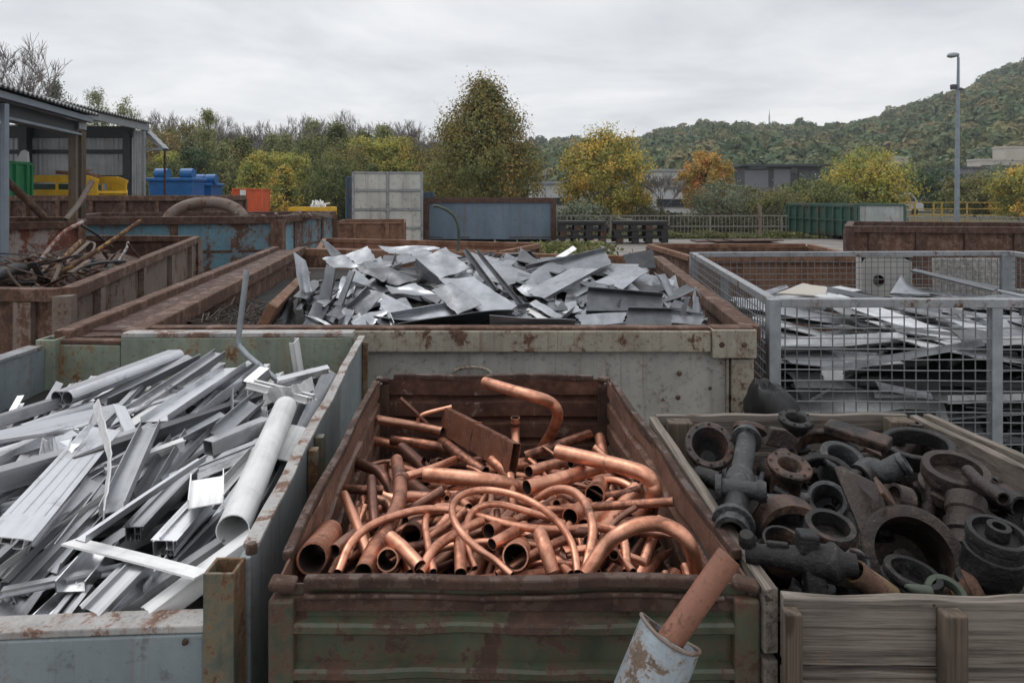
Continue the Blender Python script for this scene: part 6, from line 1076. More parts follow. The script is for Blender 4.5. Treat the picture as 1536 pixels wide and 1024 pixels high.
def place(m,name,p0,p1,roll,mat,label,cat,group=None,smooth=None):
    u=(p1-p0).normalized(); y=Z.cross(u).normalized(); z=u.cross(y); M3=Matrix((u,y,z)).transposed()@Matrix.Rotation(rad(roll),3,'X'); M4=M3.to_4x4(); M4.translation=(p0+p1)/2
    return m.build(name,mat,matrix=M4,label=label,cat=cat,group=group,smooth=smooth)
for i,(lb,k,a,b,wp,h,roll,mt) in enumerate(ALH):
    p0,p1=pp('al',*a),pp('al',*b); w=wp/F*p0.y
    place(profile(k,(p1-p0).length,w,h,.0024 if k!='flat' else .004,rr.choice((0,.012,-.012,.02)) if k!='round' else 0,i),'aluminium_profile',p0,p1,roll,M[mt],lb,'aluminium profile',smooth=40 if k in('round','twin') else None)
rr=random.Random(19)
for i in range(230):
    px=rr.uniform(-40,430) if rr.random()<.5 else rr.uniform(-60,170); py=rr.uniform(560,925)
    if py<620-.30*px+10 or px>345+(905-py)*.36: continue
    a=rad(rr.gauss(47,13)-max(0,640-py)*.12); L=rr.uniform(110,330)*(py-290)/500; x1,y1=px+L*math.cos(a),py-L*math.sin(a)*.8
    if py>770 and 25<px<340: continue
    if y1<(600-.26*x1 if x1<235 else 545) or x1>345+(905-y1)*.42: continue
    l0=rr.uniform(-.02,.05); p0,p1=pp('al',px,py,l0),pp('al',x1,y1,l0+rr.uniform(-.01,.03)); w=rr.uniform(.012,.034); k=rr.choice(('U','L','H','tube','win','multi','U','L'))
    if (p1-p0).length>1.3: continue
    place(profile(k,(p1-p0).length,w,rr.uniform(.012,.028),.0018,rr.choice((0,.01,-.01,.03,.05)),i+70),'aluminium_profile',p0,p1,rr.choice((0,90,180,-20,35,-60)),M[rr.choice(('al','al','al_dark','al_white','al_dark'))],'slim aluminium profile lying among many parallel ones in the pile','aluminium profile','slim parallel aluminium profiles')
# crumpled white strip and bent rod
def ribbon(pts,w,t,twist,jit,seed):
    rr=random.Random(seed); P=curve(pts,5); m=MB(); vs=[]
    for i,p in enumerate(P):
        tt=(P[min(i+1,len(P)-1)]-P[max(i-1,0)]).normalized(); s=tt.cross(V((0,-1,.3))).normalized(); n=tt.cross(s); a=twist*i/len(P); s2=s*math.cos(a)+n*math.sin(a); n2=n*math.cos(a)-s*math.sin(a); ww=w*(1+rr.uniform(-.3,.3)); j=n2*rr.uniform(-jit,jit)
        vs+=[p-s2*ww/2+j,p+s2*ww/2-j,p+s2*ww/2-j+n2*t,p-s2*ww/2+j+n2*t]
    fs=[(3,2,1,0),tuple(4*(len(P)-1)+k for k in range(4))]
    for i in range(len(P)-1):
        for k in range(4): fs.append((4*i+k,4*i+(k+1)%4,4*i+4+(k+1)%4,4*i+4+k))
    m.add(vs,fs); return m
ribbon([pp('al',143,603,.18),pp('al',152,640,.17),pp('al',163,680,.16),pp('al',160,725,.14),pp('al',154,775,.11)],.026,.003,.9,.0015,3).build('crumpled_strip',M['al_white'],label='crumpled white metal strip hanging down over the profiles',cat='metal strip')
ribbon([pp('al',95,690,.11),pp('al',118,660,.13),pp('al',140,632,.15),pp('al',150,606,.17)],.016,.003,1.5,.0012,5).build('crumpled_strip',M['al'],label='thin twisted strip meeting the top of the crumpled white one',cat='metal strip')
ribbon([pp('al',60,672,.08),pp('al',85,668,.1),pp('al',108,655,.09),pp('al',122,660,.08)],.045,.003,.8,.005,6).build('crumpled_strip',M['al'],label='torn crumpled piece on the left pile beside the twisted strip',cat='metal strip')
ribbon([pp('al',395,600,.07),pp('al',420,590,.1),pp('al',445,586,.1),pp('al',470,575,.1)],.045,.003,.6,.005,8).build('crumpled_strip',M['al_white'],label='crumpled bright scrap at the back right of the profiles',cat='metal strip')
pts=[at(370,405,2.5),at(366,440,2.5),at(361,480,2.5),at(357,512,2.5)]; c2=[at(359,519,2.5),at(370,532,2.48),at(395,553,2.46),at(418,572,2.44)]
MB().tube(pts+c2,.0105,10,.002).build('bent_rod',M['galv'],smooth=50,label='tall bent grey rod standing up at the back of the aluminium bin',cat='rod')
# ---- sheet metal
def sheetmesh(c4,th,bend,seed,flange=None,nx=8,ny=8):
    rr=random.Random(seed); ph=[rr.uniform(0,6.3) for _ in range(4)]; A,B,Cc,Dd=c4; n=(B-A).cross(Dd-A).normalized(); 
    if n.z<0: n=-n
    a0=rr.uniform(.25,.75); fo=rr.choice((0,0,rr.uniform(-.22,.22)))*(B-A).length if bend>.004 else 0; cn=rr.choice((0,0,0,rr.uniform(.08,.25)))*(B-A).length if bend>.004 else 0
    vs=[]
    for lay in (0,1):
        for j in range(ny+1):
            for i in range(nx+1):
                a,b=i/nx,j/ny; p=A.lerp(B,a).lerp(Dd.lerp(Cc,a),b)
                o=bend*(math.sin(a*3.1+ph[0])*math.cos(b*2.6+ph[1])+.35*math.sin(a*8+b*5+ph[2]))+fo*max(0,a-a0)*.5+cn*max(0,a+b-1.55); e=.004*math.sin(b*17+ph[3])*(a in(0,1))
                vs.append(p+n*(o-lay*th)+(B-A).normalized()*e)
    k=(nx+1)*(ny+1); fs=[]; m=MB()
    for j in range(ny):
        for i in range(nx): q=j*(nx+1)+i; f=(q,q+1,q+nx+2,q+nx+1); fs+=[f,tuple(x+k for x in f[::-1])]
    rim=[i for i in range(nx+1)]+[j*(nx+1)+nx for j in range(1,ny+1)]+[ny*(nx+1)+i for i in range(nx-1,-1,-1)]+[j*(nx+1) for j in range(ny-1,0,-1)]
    for a,b in zip(rim,rim[1:]+rim[:1]): fs.append((a,k+a,k+b,b))
    m.add(vs,fs)
    if flange:
        ed=[(A,B),(B,Cc),(Cc,Dd),(Dd,A)]
        for ei,hh in flange:
            a,b=ed[ei]; m.prism([a,b,b+n*hh,a+n*hh],((A+B+Cc+Dd)/4-(a+b)/2).normalized()*.004)
    return m
rr=random.Random(21)
for i,row in enumerate(dec(D_SH)):
    L,w=[a/1000 for a in row[:2]]; t=V([a/1000 for a in row[2:5]]); q=Quaternion([a/1000 for a in row[5:9]]).normalized()
    c=[V((sx*L/2*(1 if sx*sy>0 else rr.uniform(.8,1)),sy*w/2*rr.uniform(.75,1),0)) for sx,sy in ((-1,-1),(1,-1),(1,1),(-1,1))]
    fl=[(rr.choice((0,2)),rr.uniform(.015,.05))] if rr.random()<.45 else None
    z=t.z+.035; mm=q.to_matrix().to_4x4(); mm.translation=(t.x,t.y,z)
    sheetmesh(c,.004,rr.uniform(.002,.014),i,fl,6,5).build('metal_sheet',M[rr.choice(('zn','zn','zn_dark','zn_dark','zn_lite'))],matrix=mm,smooth=30,label='bent grey metal sheet offcut within the heap of the large grey bin',cat='metal sheet',group='sheet offcuts in the grey bin')
def plane_pts(px4,off,tx,ty):
    """corners on the plane through the heap surface at the centroid, tilted by slopes tx, ty"""
    cx=sum(p[0] for p in px4)/len(px4); cy=sum(p[1] for p in px4)/len(px4); c=pp('sh',cx,cy,off); n=V((-tx,-ty,1)); o=V((0,0,HC)); out=[]
    for x,y in px4:
        r=at(x,y,1.)-o; out.append(o+r*((c-o).dot(n)/r.dot(n)))
    return out
def c1(*a): return [(340+x/3,340+y/3) for x,y in a]
def c2_(*a): return [(700+x/3,340+y/3) for x,y in a]
SHH=[ # label, corners, lift, slope x, slope y, material, bend, flange
('largest blue grey sheet in the middle of the heap, lower corner pointing down',c1((948,232),(1110,225),(1308,355),(1198,428)),.16,.0,.45,'zn',.006,None),
('bright sheet with a stained corner left of the largest sheet',c1((922,286),(1010,250),(1150,352),(1040,391)),.17,.0,.5,'zn_lite',.006,None),
('broad pale sheet at the top of the heap, folded down on its left',c1((850,140),(985,98),(1095,190),(962,238)),.15,-.1,.5,'zn_lite',.01,[(3,-.09)]),
('long pale sheet sloping right from the top of the heap',c1((1075,108),(1205,140),(1392,222),(1215,288)),.12,-.05,.38,'zn_lite',.008,[(3,.02)]),
('long bright sheet with upturned rear edge right of the middle',c2_((270,288),(470,190),(600,185),(330,332)),.14,.1,.4,'zn_lite',.005,[(2,-.02)]),
('broad grey sheet with dark rear flange behind the long bright one',c2_((265,192),(622,112),(655,165),(395,245)),.12,.08,.35,'zn',.006,[(0,.03)]),
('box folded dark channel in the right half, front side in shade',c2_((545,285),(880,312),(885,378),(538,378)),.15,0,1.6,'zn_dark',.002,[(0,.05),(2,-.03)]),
('smaller folded dark channel below the box folded one',c2_((725,374),(928,380),(918,466),(712,462)),.14,0,1.4,'zn_dark',.002,[(0,.04)]),
('sheet with one brightly shining corner above the box folded channel',c2_((570,246),(748,174),(822,196),(702,282)),.16,.05,.45,'zn',.006,[(1,-.02)]),
('dull dark plate standing up at the back right of the heap',c2_((705,126),(836,100),(851,186),(720,184)),.10,0,3.,'zn_dark',.002,None),
('bright white bar sticking up at the back',c2_((335,178),(478,86),(496,100),(375,180)),.06,.2,.8,'al_white',.001,[(0,-.03)]),
('bright square plate at the front edge right of centre',c2_((140,462),(258,388),(312,414),(245,462)),.10,0,.6,'zn_lite',.003,None),
('pale angle strip falling right beside the bright square plate',c2_((282,345),(312,328),(492,438),(462,452)),.13,-.1,.5,'zn_lite',.002,[(0,-.02)]),
('white narrow strip just below the pale angle strip',c2_((262,374),(282,364),(450,462),(415,466)),.11,-.1,.4,'al_white',.002,None),
('flat folded sheet left of the smaller dark channel',c2_((500,396),(722,384),(702,432),(520,452)),.13,0,.8,'zn',.004,[(2,-.02)]),
('curved tall strip standing against the left of the heap',c1((304,114),(355,152),(402,398),(345,402)),.12,.2,2.6,'zn',.02,None),
('dull channel strip leaning left, second from the left',c1((450,168),(496,190),(455,424),(393,412)),.12,.1,2.2,'zn_dark',.004,[(1,.03)]),
('narrow pale strip leaning left, third from the left',c1((553,194),(580,204),(496,428),(462,432)),.13,.1,2.0,'zn_lite',.002,[(1,.02)]),
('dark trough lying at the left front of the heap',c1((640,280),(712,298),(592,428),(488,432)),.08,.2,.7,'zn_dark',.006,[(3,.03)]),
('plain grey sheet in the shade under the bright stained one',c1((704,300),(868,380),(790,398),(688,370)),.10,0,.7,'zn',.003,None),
('long shallow tray lying along the front of the heap',c1((735,405),(1000,358),(1145,410),(755,452)),.10,.05,.5,'zn',.003,[(0,.03),(3,.03)]),
('small white sheet leaning at the rear left corner of the bin',c1((420,58),(455,68),(528,132),(470,132)),.05,.1,1.8,'zn_lite',.004,None),
('crumpled pale sheet at the left rear of the heap',c1((428,140),(530,130),(600,175),(470,185)),.15,0,.5,'zn_lite',.012,None),
('pale triangular sheet rising at the left rear',c1((530,128),(634,88),(676,150),(590,170)),.10,.1,.9,'zn_lite',.006,None),
('thin stack of pale sheets at the very back of the heap',c1((682,86),(940,108),(962,118),(730,122)),.06,-.03,.3,'zn_lite',.01,None),
('dark folded strip lying right of the crumpled pale sheet',c1((590,196),(720,180),(860,248),(760,262)),.11,0,.4,'zn_dark',.012,None),
('grey ragged sheet below the broad pale one',c1((715,262),(850,262),(950,318),(745,305)),.12,0,.5,'zn',.014,None),
('grey leaning plate in the right front corner',c2_((1020,302),(1042,318),(1078,466),(1005,466)),.10,-.5,2.2,'zn',.006,None),
('dark leaning plate left of the corner plate, right front corner',c2_((985,312),(1002,322),(968,466),(932,466)),.10,.3,2.2,'zn_dark',.006,None),
('bent strip curving down at the right of the heap',c2_((845,200),(892,222),(965,322),(938,372)),.10,-.3,.8,'zn',.014,None),
('dark narrow rail lying across the long pale sheet',c1((1058,106),(1078,104),(1214,288),(1196,292)),.17,-.1,.5,'zn_dark',.0,[(1,.02)]),
('second narrow rail right of the first, hooked at its top',c1((1110,100),(1130,112),(1335,358),(1318,362)),.18,-.1,.5,'zn_dark',.0,[(1,.02)]),
('small bluish strip at the front left edge of the heap',c1((345,395),(380,400),(495,438),(460,446)),.11,0,.5,'zn',.003,None),
('blackened crumpled sheet at the left end of the heap',c1((252,340),(300,318),(310,440),(228,436)),.03,0,2.,'cgs',.02,None),
('pale curved offcut below the box folded channel at left',c2_((395,340),(490,330),(520,390),(420,395)),.11,0,.6,'zn_lite',.012,None),
('grey wrinkled offcut right of the shining corner sheet',c2_((740,215),(850,225),(905,270),(800,290)),.10,-.1,.5,'zn',.012,None),
('flat pale offcut between the two long sheets',c2_((420,290),(540,240),(600,262),(500,312)),.10,.05,.4,'zn_lite',.006,None),
]
for i,(lb,c4,off,tx,ty,mt,bd,fl) in enumerate(SHH):
    q=plane_pts(c4,off,tx,ty); sheetmesh(q,.004,bd,i+40,fl).build('metal_sheet',M[mt],smooth=30,label=lb,cat='metal sheet')
rr=random.Random(61)
for i in range(190):
    px=rr.uniform(450,1050); py=rr.uniform(388,492)
    if abs(px-760)/330+ (470-py)/110>1.25: continue
    s=rr.uniform(14,52); a=rr.uniform(0,6.28); w=s*rr.uniform(.12,.5); e=rr.uniform(.35,.6)
    c4=[(px+s*math.cos(a)*u-w*math.sin(a)*v,py+(s*math.sin(a)*u+w*math.cos(a)*v)*e) for u,v in ((-1,-1),(1,-1),(1,1),(-1,rr.uniform(.5,1)))]
    try: q=plane_pts(c4,rr.uniform(.02,.105),rr.uniform(-.22,.22),rr.uniform(.0,.45))
    except ZeroDivisionError: continue
    if max((p-q[0]).length for p in q)>.9 or min(p.y for p in q)<3.36: continue
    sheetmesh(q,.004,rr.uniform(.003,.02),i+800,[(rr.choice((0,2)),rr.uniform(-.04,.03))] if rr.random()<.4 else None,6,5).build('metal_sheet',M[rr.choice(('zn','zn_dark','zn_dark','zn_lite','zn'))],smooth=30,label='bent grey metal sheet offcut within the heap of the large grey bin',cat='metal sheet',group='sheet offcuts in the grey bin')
# ---- cage contents
rr=random.Random(31)
for i,row in enumerate(dec(D_CG)):
    L,w=[a/1000 for a in row[:2]]; t=V([a/1000 for a in row[2:5]]); q=Quaternion([a/1000 for a in row[5:9]]).normalized(); t.z=1.215+(t.z-1.238)*.35
    if (q.to_matrix()@V((0,0,1))).z**2<.75 or t.z>1.30: continue
    if i%2==0: t.x+=1.0 if t.y>4.2 else .85
    c=[V((sx*L/2*rr.uniform(.8,1),sy*w/2*rr.uniform(.6,1),0)) for sx,sy in ((-1,-1),(1,-1),(1,1),(-1,1))]; mm=q.to_matrix().to_4x4(); mm.translation=t
    fl=[(rr.choice((0,2)),rr.uniform(.015,.04))] if rr.random()<.35 else None
    sheetmesh(c,.006,rr.uniform(.006,.022),i+200,fl,7,5).build('scrap_sheet',M[rr.choice(('cgl','cgl','cgs','zn_lite','zn_lite'))],matrix=mm,smooth=30,label='pale or dark bent sheet lying on the top layers inside the mesh cage',cat='metal sheet',group='sheets on top of the cage heap')
for i in range(135):
    lv=rr.random(); z=.50+.72*lv; L=rr.uniform(.3,1.1); x=rr.uniform(1.5,4.0); y=3.50+rr.uniform(0,.28)+.22*lv; w=rr.uniform(.12,.35)
    q=Quaternion(V((0,0,1)),rr.gauss(0,.25))@Quaternion(V((0,1,0)),rr.gauss(-.07,.13))@Quaternion(V((1,0,0)),rr.gauss(.15,.3)); mm=q.to_matrix().to_4x4(); mm.translation=(x,y+w/2,z)
    if x-L/2<1.42: mm.translation.x=1.44+L/2
    c=[V((sx*L/2*rr.uniform(.85,1),sy*w/2*rr.uniform(.6,1),0)) for sx,sy in ((-1,-1),(1,-1),(1,1),(-1,1))]
    fl=[(0,rr.uniform(-.05,.05))] if rr.random()<.5 else None
    sheetmesh(c,.008,rr.uniform(.004,.018),i+400,fl,7,4).build('scrap_sheet',M[rr.choice(('cgs','cgs','cgs','cgs','cgl','zn_dark'))],matrix=mm,smooth=30,label='dark bent sheet edge in the layered stack behind the front mesh of the cage',cat='metal sheet',group='layered dark sheets in the cage')
CGH=[('long bright edged strip slanting up to the right behind the front mesh',[(1235,552),(1478,510),(1478,518),(1236,562)],3.47,'zn_lite'),
('short white offcut behind the lower front mesh at left',[(1235,558),(1268,556),(1266,570),(1238,571)],3.46,'al_white'),
('long grey strip falling to the right in the lower half of the cage',[(1318,574),(1402,592),(1400,600),(1320,584)],3.46,'zn_lite'),
('pale bar lying along the right part of the cage below the bright strip',[(1495,508),(1580,503),(1580,512),(1495,519)],3.5,'al_white')]
for i,(lb,c4,d,mt) in enumerate(CGH):
    q=[at(a,b,d+.02*(k>1)) for k,(a,b) in enumerate(c4)]; q=[q[3],q[2],q[1]+V((0,.03,0)),q[0]+V((0,.03,0))]; sheetmesh(q,.005,.002,i+600).build('scrap_sheet',M[mt],label=lb,cat='metal sheet')
m=MB(); D=6.32; x0,x1=X(1292,D),X(1368,D); zt=hgt(386,D); zb_=hgt(445,D); rt=thing('appliance_panel','white appliance housing with a round hole standing behind the back mesh of the cage','appliance',((x0+x1)/2,D+.1,zb_))
n=24; cx_,cz_=X(1318,D),hgt(421,D); vs=[];
for rr_ in (0,1):
    for j in range(n):
        a=2*math.pi*j/n
        if rr_==0: vs.append((cx_+.055*math.cos(a),D,cz_+.055*math.sin(a)))
        else:
            dx,dz=math.cos(a),math.sin(a); k=min(((x1-cx_)/dx if dx>0 else (x0-cx_)/dx) if abs(dx)>1e-6 else 9,((zt-cz_)/dz if dz>0 else (zb_-cz_)/dz) if abs(dz)>1e-6 else 9); vs.append((cx_+dx*k,D,cz_+dz*k))
m.add(vs,[(j,(j+1)%n,n+(j+1)%n,n+j) for j in range(n)]); m.add([(x0,D,zb_),(x1,D,zb_),(x1,D,zt),(x0,D,zt),(x0,D+.1,zb_),(x1,D+.1,zb_),(x1,D+.1,zt),(x0,D+.1,zt)],[(4,7,6,5),(3,2,6,7),(0,4,5,1),(0,3,7,4),(1,5,6,2)]); m.build('housing',M['white_panel'],rt)
MB().tube([(cx_,D+.004,cz_),(cx_,D+.1,cz_)],.056,24,.004).build('duct',M['rust_dark'],rt,smooth=40)
MB().box(((x0+x1)/2,D+.05,zt+.0075),(x1-x0+.012,.12,.014)).build('lid',M['white_panel'],rt,bevel=.006)
m=MB(); D=6.5; m.box((X(1453,D),D,hgt(415,D)),(X(1505,D)-X(1400,D),.05,.36),Matrix.Rotation(-.05,3,'X')); m.build('stone_panel',M['speck'],bevel=.006,label='speckled grey panel leaning behind the back mesh of the cage at right',cat='panel')
for lb,c4,mt,d in (('tan flat board on top of the heap at the back of the cage',[(1165,440),(1205,424),(1240,430),(1238,444)],'beige',5.0),('pale rolled strip beside the tan board in the cage',[(1140,438),(1180,426),(1183,431),(1150,444)],'zn',5.1),('grey blade shaped sheet sticking up before the white housing',[(1335,440),(1352,412),(1372,432),(1395,442)],'zn',5.0),('long grey beam leaning down right from the white housing',[(1366,406),(1372,402),(1500,430),(1490,436)],'zn_dark',5.3)):
    q=[at(a,b,d+(.25 if k in(1,2) else 0)) for k,(a,b) in enumerate(c4)]; sheetmesh(q,.012,.004,77).build('scrap_sheet',M[mt],smooth=30,label=lb,cat='metal sheet' if mt!='beige' else 'board')
# ---- castings
def flanged(R0,neck,L,bore,t=.012,bolts=6,ring2=False,fl2=False):
    """profile list: outer flange at z=0 down to -L, hollow bore"""
    pr=[(bore,-L*.8),(bore,-.004),(bore+.003,0),(R0-.003,0),(R0,-.003),(R0,-t),(neck+.004,-t-.002),(neck,-t-.006)]
    if ring2: pr+=[(neck,-L*.45),(neck*1.15,-L*.47),(neck*1.15,-L*.56),(neck,-L*.58)]
    pr+=[(neck*.97,-L+.002)]
    if fl2: pr=pr[:-1]+[(neck,-L+t),(R0*.95,-L+t-.002),(R0*.95,-L)]
    pr+=[(bore*.5,-L),(bore*.5,-L*.8)]; return pr
def cast(label,px,py,lift,rp,axis,L,mt,style='flange',bolts=6,nb=.62,bo=.55,extra=None,cat='iron fitting',name='pipe_fitting',d=None):
    c=at(px,py,d) if d else pp('ca',px,py,lift); r=rp/F*c.y; fm=frame(axis,c); m=MB()
    if style=='flange': m.lathe(flanged(r,r*nb,L,r*bo),fm,28,True)
    elif style=='flange2': m.lathe(flanged(r,r*nb,L,r*bo,fl2=True),fm,28,True)
    elif style=='ringed': m.lathe(flanged(r,r*nb,L,r*bo,ring2=True),fm,28,True)
    elif style=='bell': m.lathe([(r*.30,-L),(r*.42,-L),(r*.5,-L*.6),(r*.78,-L*.35),(r*.86,-.02),(r,-.018),(r,-.003),(r-.003,0),(r*.74,0),(r*.70,-.006),(r*.62,-L*.35),(r*.3,-L*.5),(.001,-L*.52),(.001,-L)],fm,32,True)
    elif style=='ring': m.lathe([(r*bo,-L),(r,-L),(r,0),(r*.96,.003),(r*bo*1.05,.003),(r*bo,0)],fm,36,True)
    elif style=='drum': m.lathe([(.001,-.012),(r*.22,-.012),(r*.22,.012),(r*.38,.012),(r*.38,-.012),(r*.78,-.014),(r*.80,0),(r*.97,0),(r,-.004),(r,-.016),(r*.93,-.02),(r*.93,-.034),(r*.99,-.037),(r*.99,-L*.5),(r*.9,-L*.52),(r*.9,-L*.6),(r*1.06,-L*.62),(r*1.06,-L*.72),(r*.95,-L*.74),(r*.95,-L),(.001,-L)],fm,36)
    elif style=='cup': m.lathe([(.001,-.03),(r*.72,-.03),(r*.75,0),(r*.97,0),(r,-.004),(r,-L*.3),(r*.9,-L*.34),(r*.9,-L*.46),(r*1.04,-L*.5),(r*1.04,-L*.72),(r*.88,-L*.76),(r*.88,-L),(.001,-L)],fm,34)
    elif style=='pulley': m.lathe([(.001,-.085),(r*.12,-.085),(r*.14,-.072),(r*.24,-.072),(r*.26,-.115),(r*.64,-.12),(r*.72,-.09),(r*.735,-.01),(r*.75,0),(r*.95,0),(r,-.003),(r,-.011),(r*.9,-.018),(r*.9,-.026),(r*.99,-.032),(r*.99,-.042),(r*.82,-.05),(r*.82,-.058),(r*.97,-.066),(r*.97,-.078),(r*.75,-.09),(r*.72,-.13),(.001,-.13)],fm,56)
    o=m.build(name,M[mt],smooth=38,label=label,cat=cat)
    if bolts and style in('flange','flange2','ringed','bell'):
        for k in range(bolts):
            b=MB()
            a=6.283*k/bolts+.3; rb=r*(.5*(1+max(nb,bo)) if style!='bell' else .88); b.lathe([(0,.0035),(.0026,.0035),(.0036,.002),(.0036,-.002)],fm@Matrix.Translation((rb*math.cos(a),rb*math.sin(a),.0)),6); b.build('bolt',M['iron_rust' if mt=='iron_rust' else 'iron'],o)
    return o,c,r,fm
rr=random.Random(77)
for i,row in enumerate(dec(D_CA)):
    L,r=[a/1000 for a in row[:2]]; t=V([a/1000 for a in row[2:5]]); q=Quaternion([a/1000 for a in row[5:9]]).normalized(); mm=q.to_matrix().to_4x4(); t.z+=.055; mm.translation=t; m=MB()
    k=rr.choice((0,1,2,3)); e=Matrix.Identity(4)
    if k==0: m.lathe(flanged(r,r*.68,L,r*.55,fl2=L>.07),Matrix.Translation((0,0,L/2)),22,True)
    elif k==1: m.lathe([(r*.6,-L/2),(r,-L/2),(r,L/2),(r*.6,L/2)],e,24,True)
    elif k==2: m.lathe([(.001,-L/2),(r*.9,-L/2),(r,-L*.3),(r*.8,-L*.1),(r*.8,L*.1),(r,L*.2),(r,L/2),(r*.5,L/2),(r*.5,0),(.001,0)],e,22)
    else: m.lathe([(r*.4,-L/2),(r*.7,-L/2),(r*.7,L*.3),(r,L*.32),(r,L/2),(r*.5,L/2),(r*.5,-L*.2)],e,22,True); m.lathe([(r*.3,0),(r*.5,0),(r*.5,r*1.2),(r*.3,r*1.2)],frame((1,0,0),(0,0,-L*.1)),14,True)
    m.build('pipe_fitting',M[rr.choice(('iron','iron','iron','iron_grey','iron_rust'))],matrix=mm,smooth=38,label='small dark iron ring or flange piece wedged between the larger castings',cat='iron fitting',group='small castings in the crate')
cast('wide mouthed bell flange facing up at the rear left of the crate',1065,666,.06,36,(-.15,-.75,.75),.16,'iron_grey','bell',10)
o,c,r,fm=cast('long grey shaft with a cross piece in the left of the crate',1125,640,.10,24,(.25,.55,.75),.05,'iron_grey','flange',6,.6,.35,name='valve_spindle')
a=pp('ca',1121,652,.095); b=pp('ca',1098,800,.05); m=MB(); m.tube([a.lerp(b,k) for k in (0,.05,.1,.45,.5,.55,.6,.9,.95,1)],[.030,.027,.0235,.0235,.031,.033,.028,.0225,.034,.034],20,.01)
x0=pp('ca',1074,730,.08); x1=pp('ca',1150,738,.085); m.tube([x0,x0.lerp(x1,.12),x0.lerp(x1,.14),x0.lerp(x1,.8),x0.lerp(x1,.86),x1],[.027,.027,.019,.018,.024,.02],16,.007); e0=a.lerp(b,.93)
m.lathe([(.022,-.006),(.042,-.006),(.042,.006),(.022,.006)],frame((b-a),e0),20,True); m.lathe([(.020,-.006),(.036,-.006),(.036,.006),(.020,.006)],frame((b-a),a.lerp(b,.06)),20,True); m.build('cross_body',M['iron_grey'],o,smooth=45)
cast('upright flanged pipe at the rear middle of the crate',1194,626,.09,25,(0,-.22,1),.09,'iron','flange2',8,.74,.55)
cast('upright flanged pipe with an orange rusty top, near the cross shaft',1185,696,.075,32,(.05,-.30,1),.085,'iron_rust','flange',8,.68,.5)
cast('big flat ring with a toothed outer edge at the rear right',1376,664,.06,49,(-.1,-.12,1),.038,'iron','ring',0,bo=.8)
cast('grey rimmed pipe mouth in the rear centre',1266,684,.07,33,(.1,-.45,1),.08,'iron_grey','flange',0,.8,.66)
cast('grey Y branch pipe right of the grey rimmed mouth',1360,693,.08,17,(.75,-.35,.6),.10,'iron_grey','flange',0,.75,.65)
c0=pp('ca',1345,702,.06); MB().tube(curve([c0+V((.01,0,.01)),pp('ca',1325,708,.05),pp('ca',1305,702,.05),pp('ca',1290,712,.04)],4),.026,16,.007).build('pipe_fitting',M['iron_grey'],smooth=45,label='bent grey branch joined behind the Y branch pipe',cat='iron fitting')
cast('large rusty topped housing at the right rear',1434,700,.075,45,(-.05,-.22,1),.10,'iron_rust','cup',0)
cast('large half buried ring behind the orange topped pipe',1236,676,.03,50,(-.2,-.35,1),.035,'iron_rust','ring',0,bo=.78)
cast('dark hoop leaning under the grey rimmed mouth',1236,722,.03,46,(-.35,-.55,.8),.03,'iron','ring',0,bo=.8)
cast('open pipe mouth between the hoop and the brown bracket',1241,748,.04,29,(-.35,-.6,.7),.08,'iron_grey','flange',0,.85,.7)
# brown bracket plate
q=[pp('ca',1251,700,.12),pp('ca',1262,698,.12),pp('ca',1322,728,.10),pp('ca',1330,765,.09),pp('ca',1308,790,.05),pp('ca',1294,806,.03)]
rt=thing('bracket','brown rusty angular bracket plate in the centre of the crate','bracket',q[0]); MB().prism(q,V((.004,.012,-.007))).build('plate',M['iron_rust'],rt,bevel=.002)
a=pp('ca',1322,727,.115); b=pp('ca',1334,752,.10); MB().beam(a,b,.05,.008,V((.7,-.3,.6))).build('flange_plate',M['iron_rust'],rt,bevel=.002); MB().tube([pp('ca',1340,745,.09),pp('ca',1362,752,.08)],.028,18,.006).build('sleeve',M['iron_rust'],rt,smooth=45)
cast('biggest double grooved pulley wheel, lying on its side at the front right',1371,832,.085,71,(-.2,-.80,.60),.1,'iron_pul','pulley',0,name='pulley_wheel',cat='pulley',d=1.275)
cast('rust brown drum behind the big pulley wheel',1449,748,.10,27,(.45,.65,.6),.12,'iron_rust','cup',0,d=1.47)
cast('tall stacked drum with a hub in its top at the right edge',1497,797,.11,41,(0,-.22,1),.17,'iron','drum',0,name='brake_drum',cat='drum')
cast('short grooved drum in front of the dark hoop',1246,786,.085,36,(.02,-.25,1),.085,'iron','cup',0,name='brake_drum',cat='drum')
# curved shoe
m=MB(); c=pp('ca',1188,806,.0); pts=[]
for k in np.linspace(2.9,.5,18): pts.append(c+V((.075*math.cos(k)-.0,.02*math.sin(k),.075*math.sin(k)*.9)))
vs=[]
for p in pts: 
    for dy,dz in ((-.022,0),(.022,.004),(.022,-.013),(-.022,-.017)): vs.append(p+V((0,dy,dz)))
fs=[(3,2,1,0),tuple(4*17+k for k in range(4))]+[(4*i+k,4*i+(k+1)%4,4*i+4+(k+1)%4,4*i+4+k) for i in range(17) for k in range(4)]; m.add(vs,fs); m.build('brake_shoe',M['iron'],smooth=40,label='curved dark brake shoe arching over the left front castings',cat='brake shoe')
cast('dark low pipe ring left of the short grooved drum',1174,811,.045,30,(0,-.3,1),.05,'iron','ring',0,bo=.8)
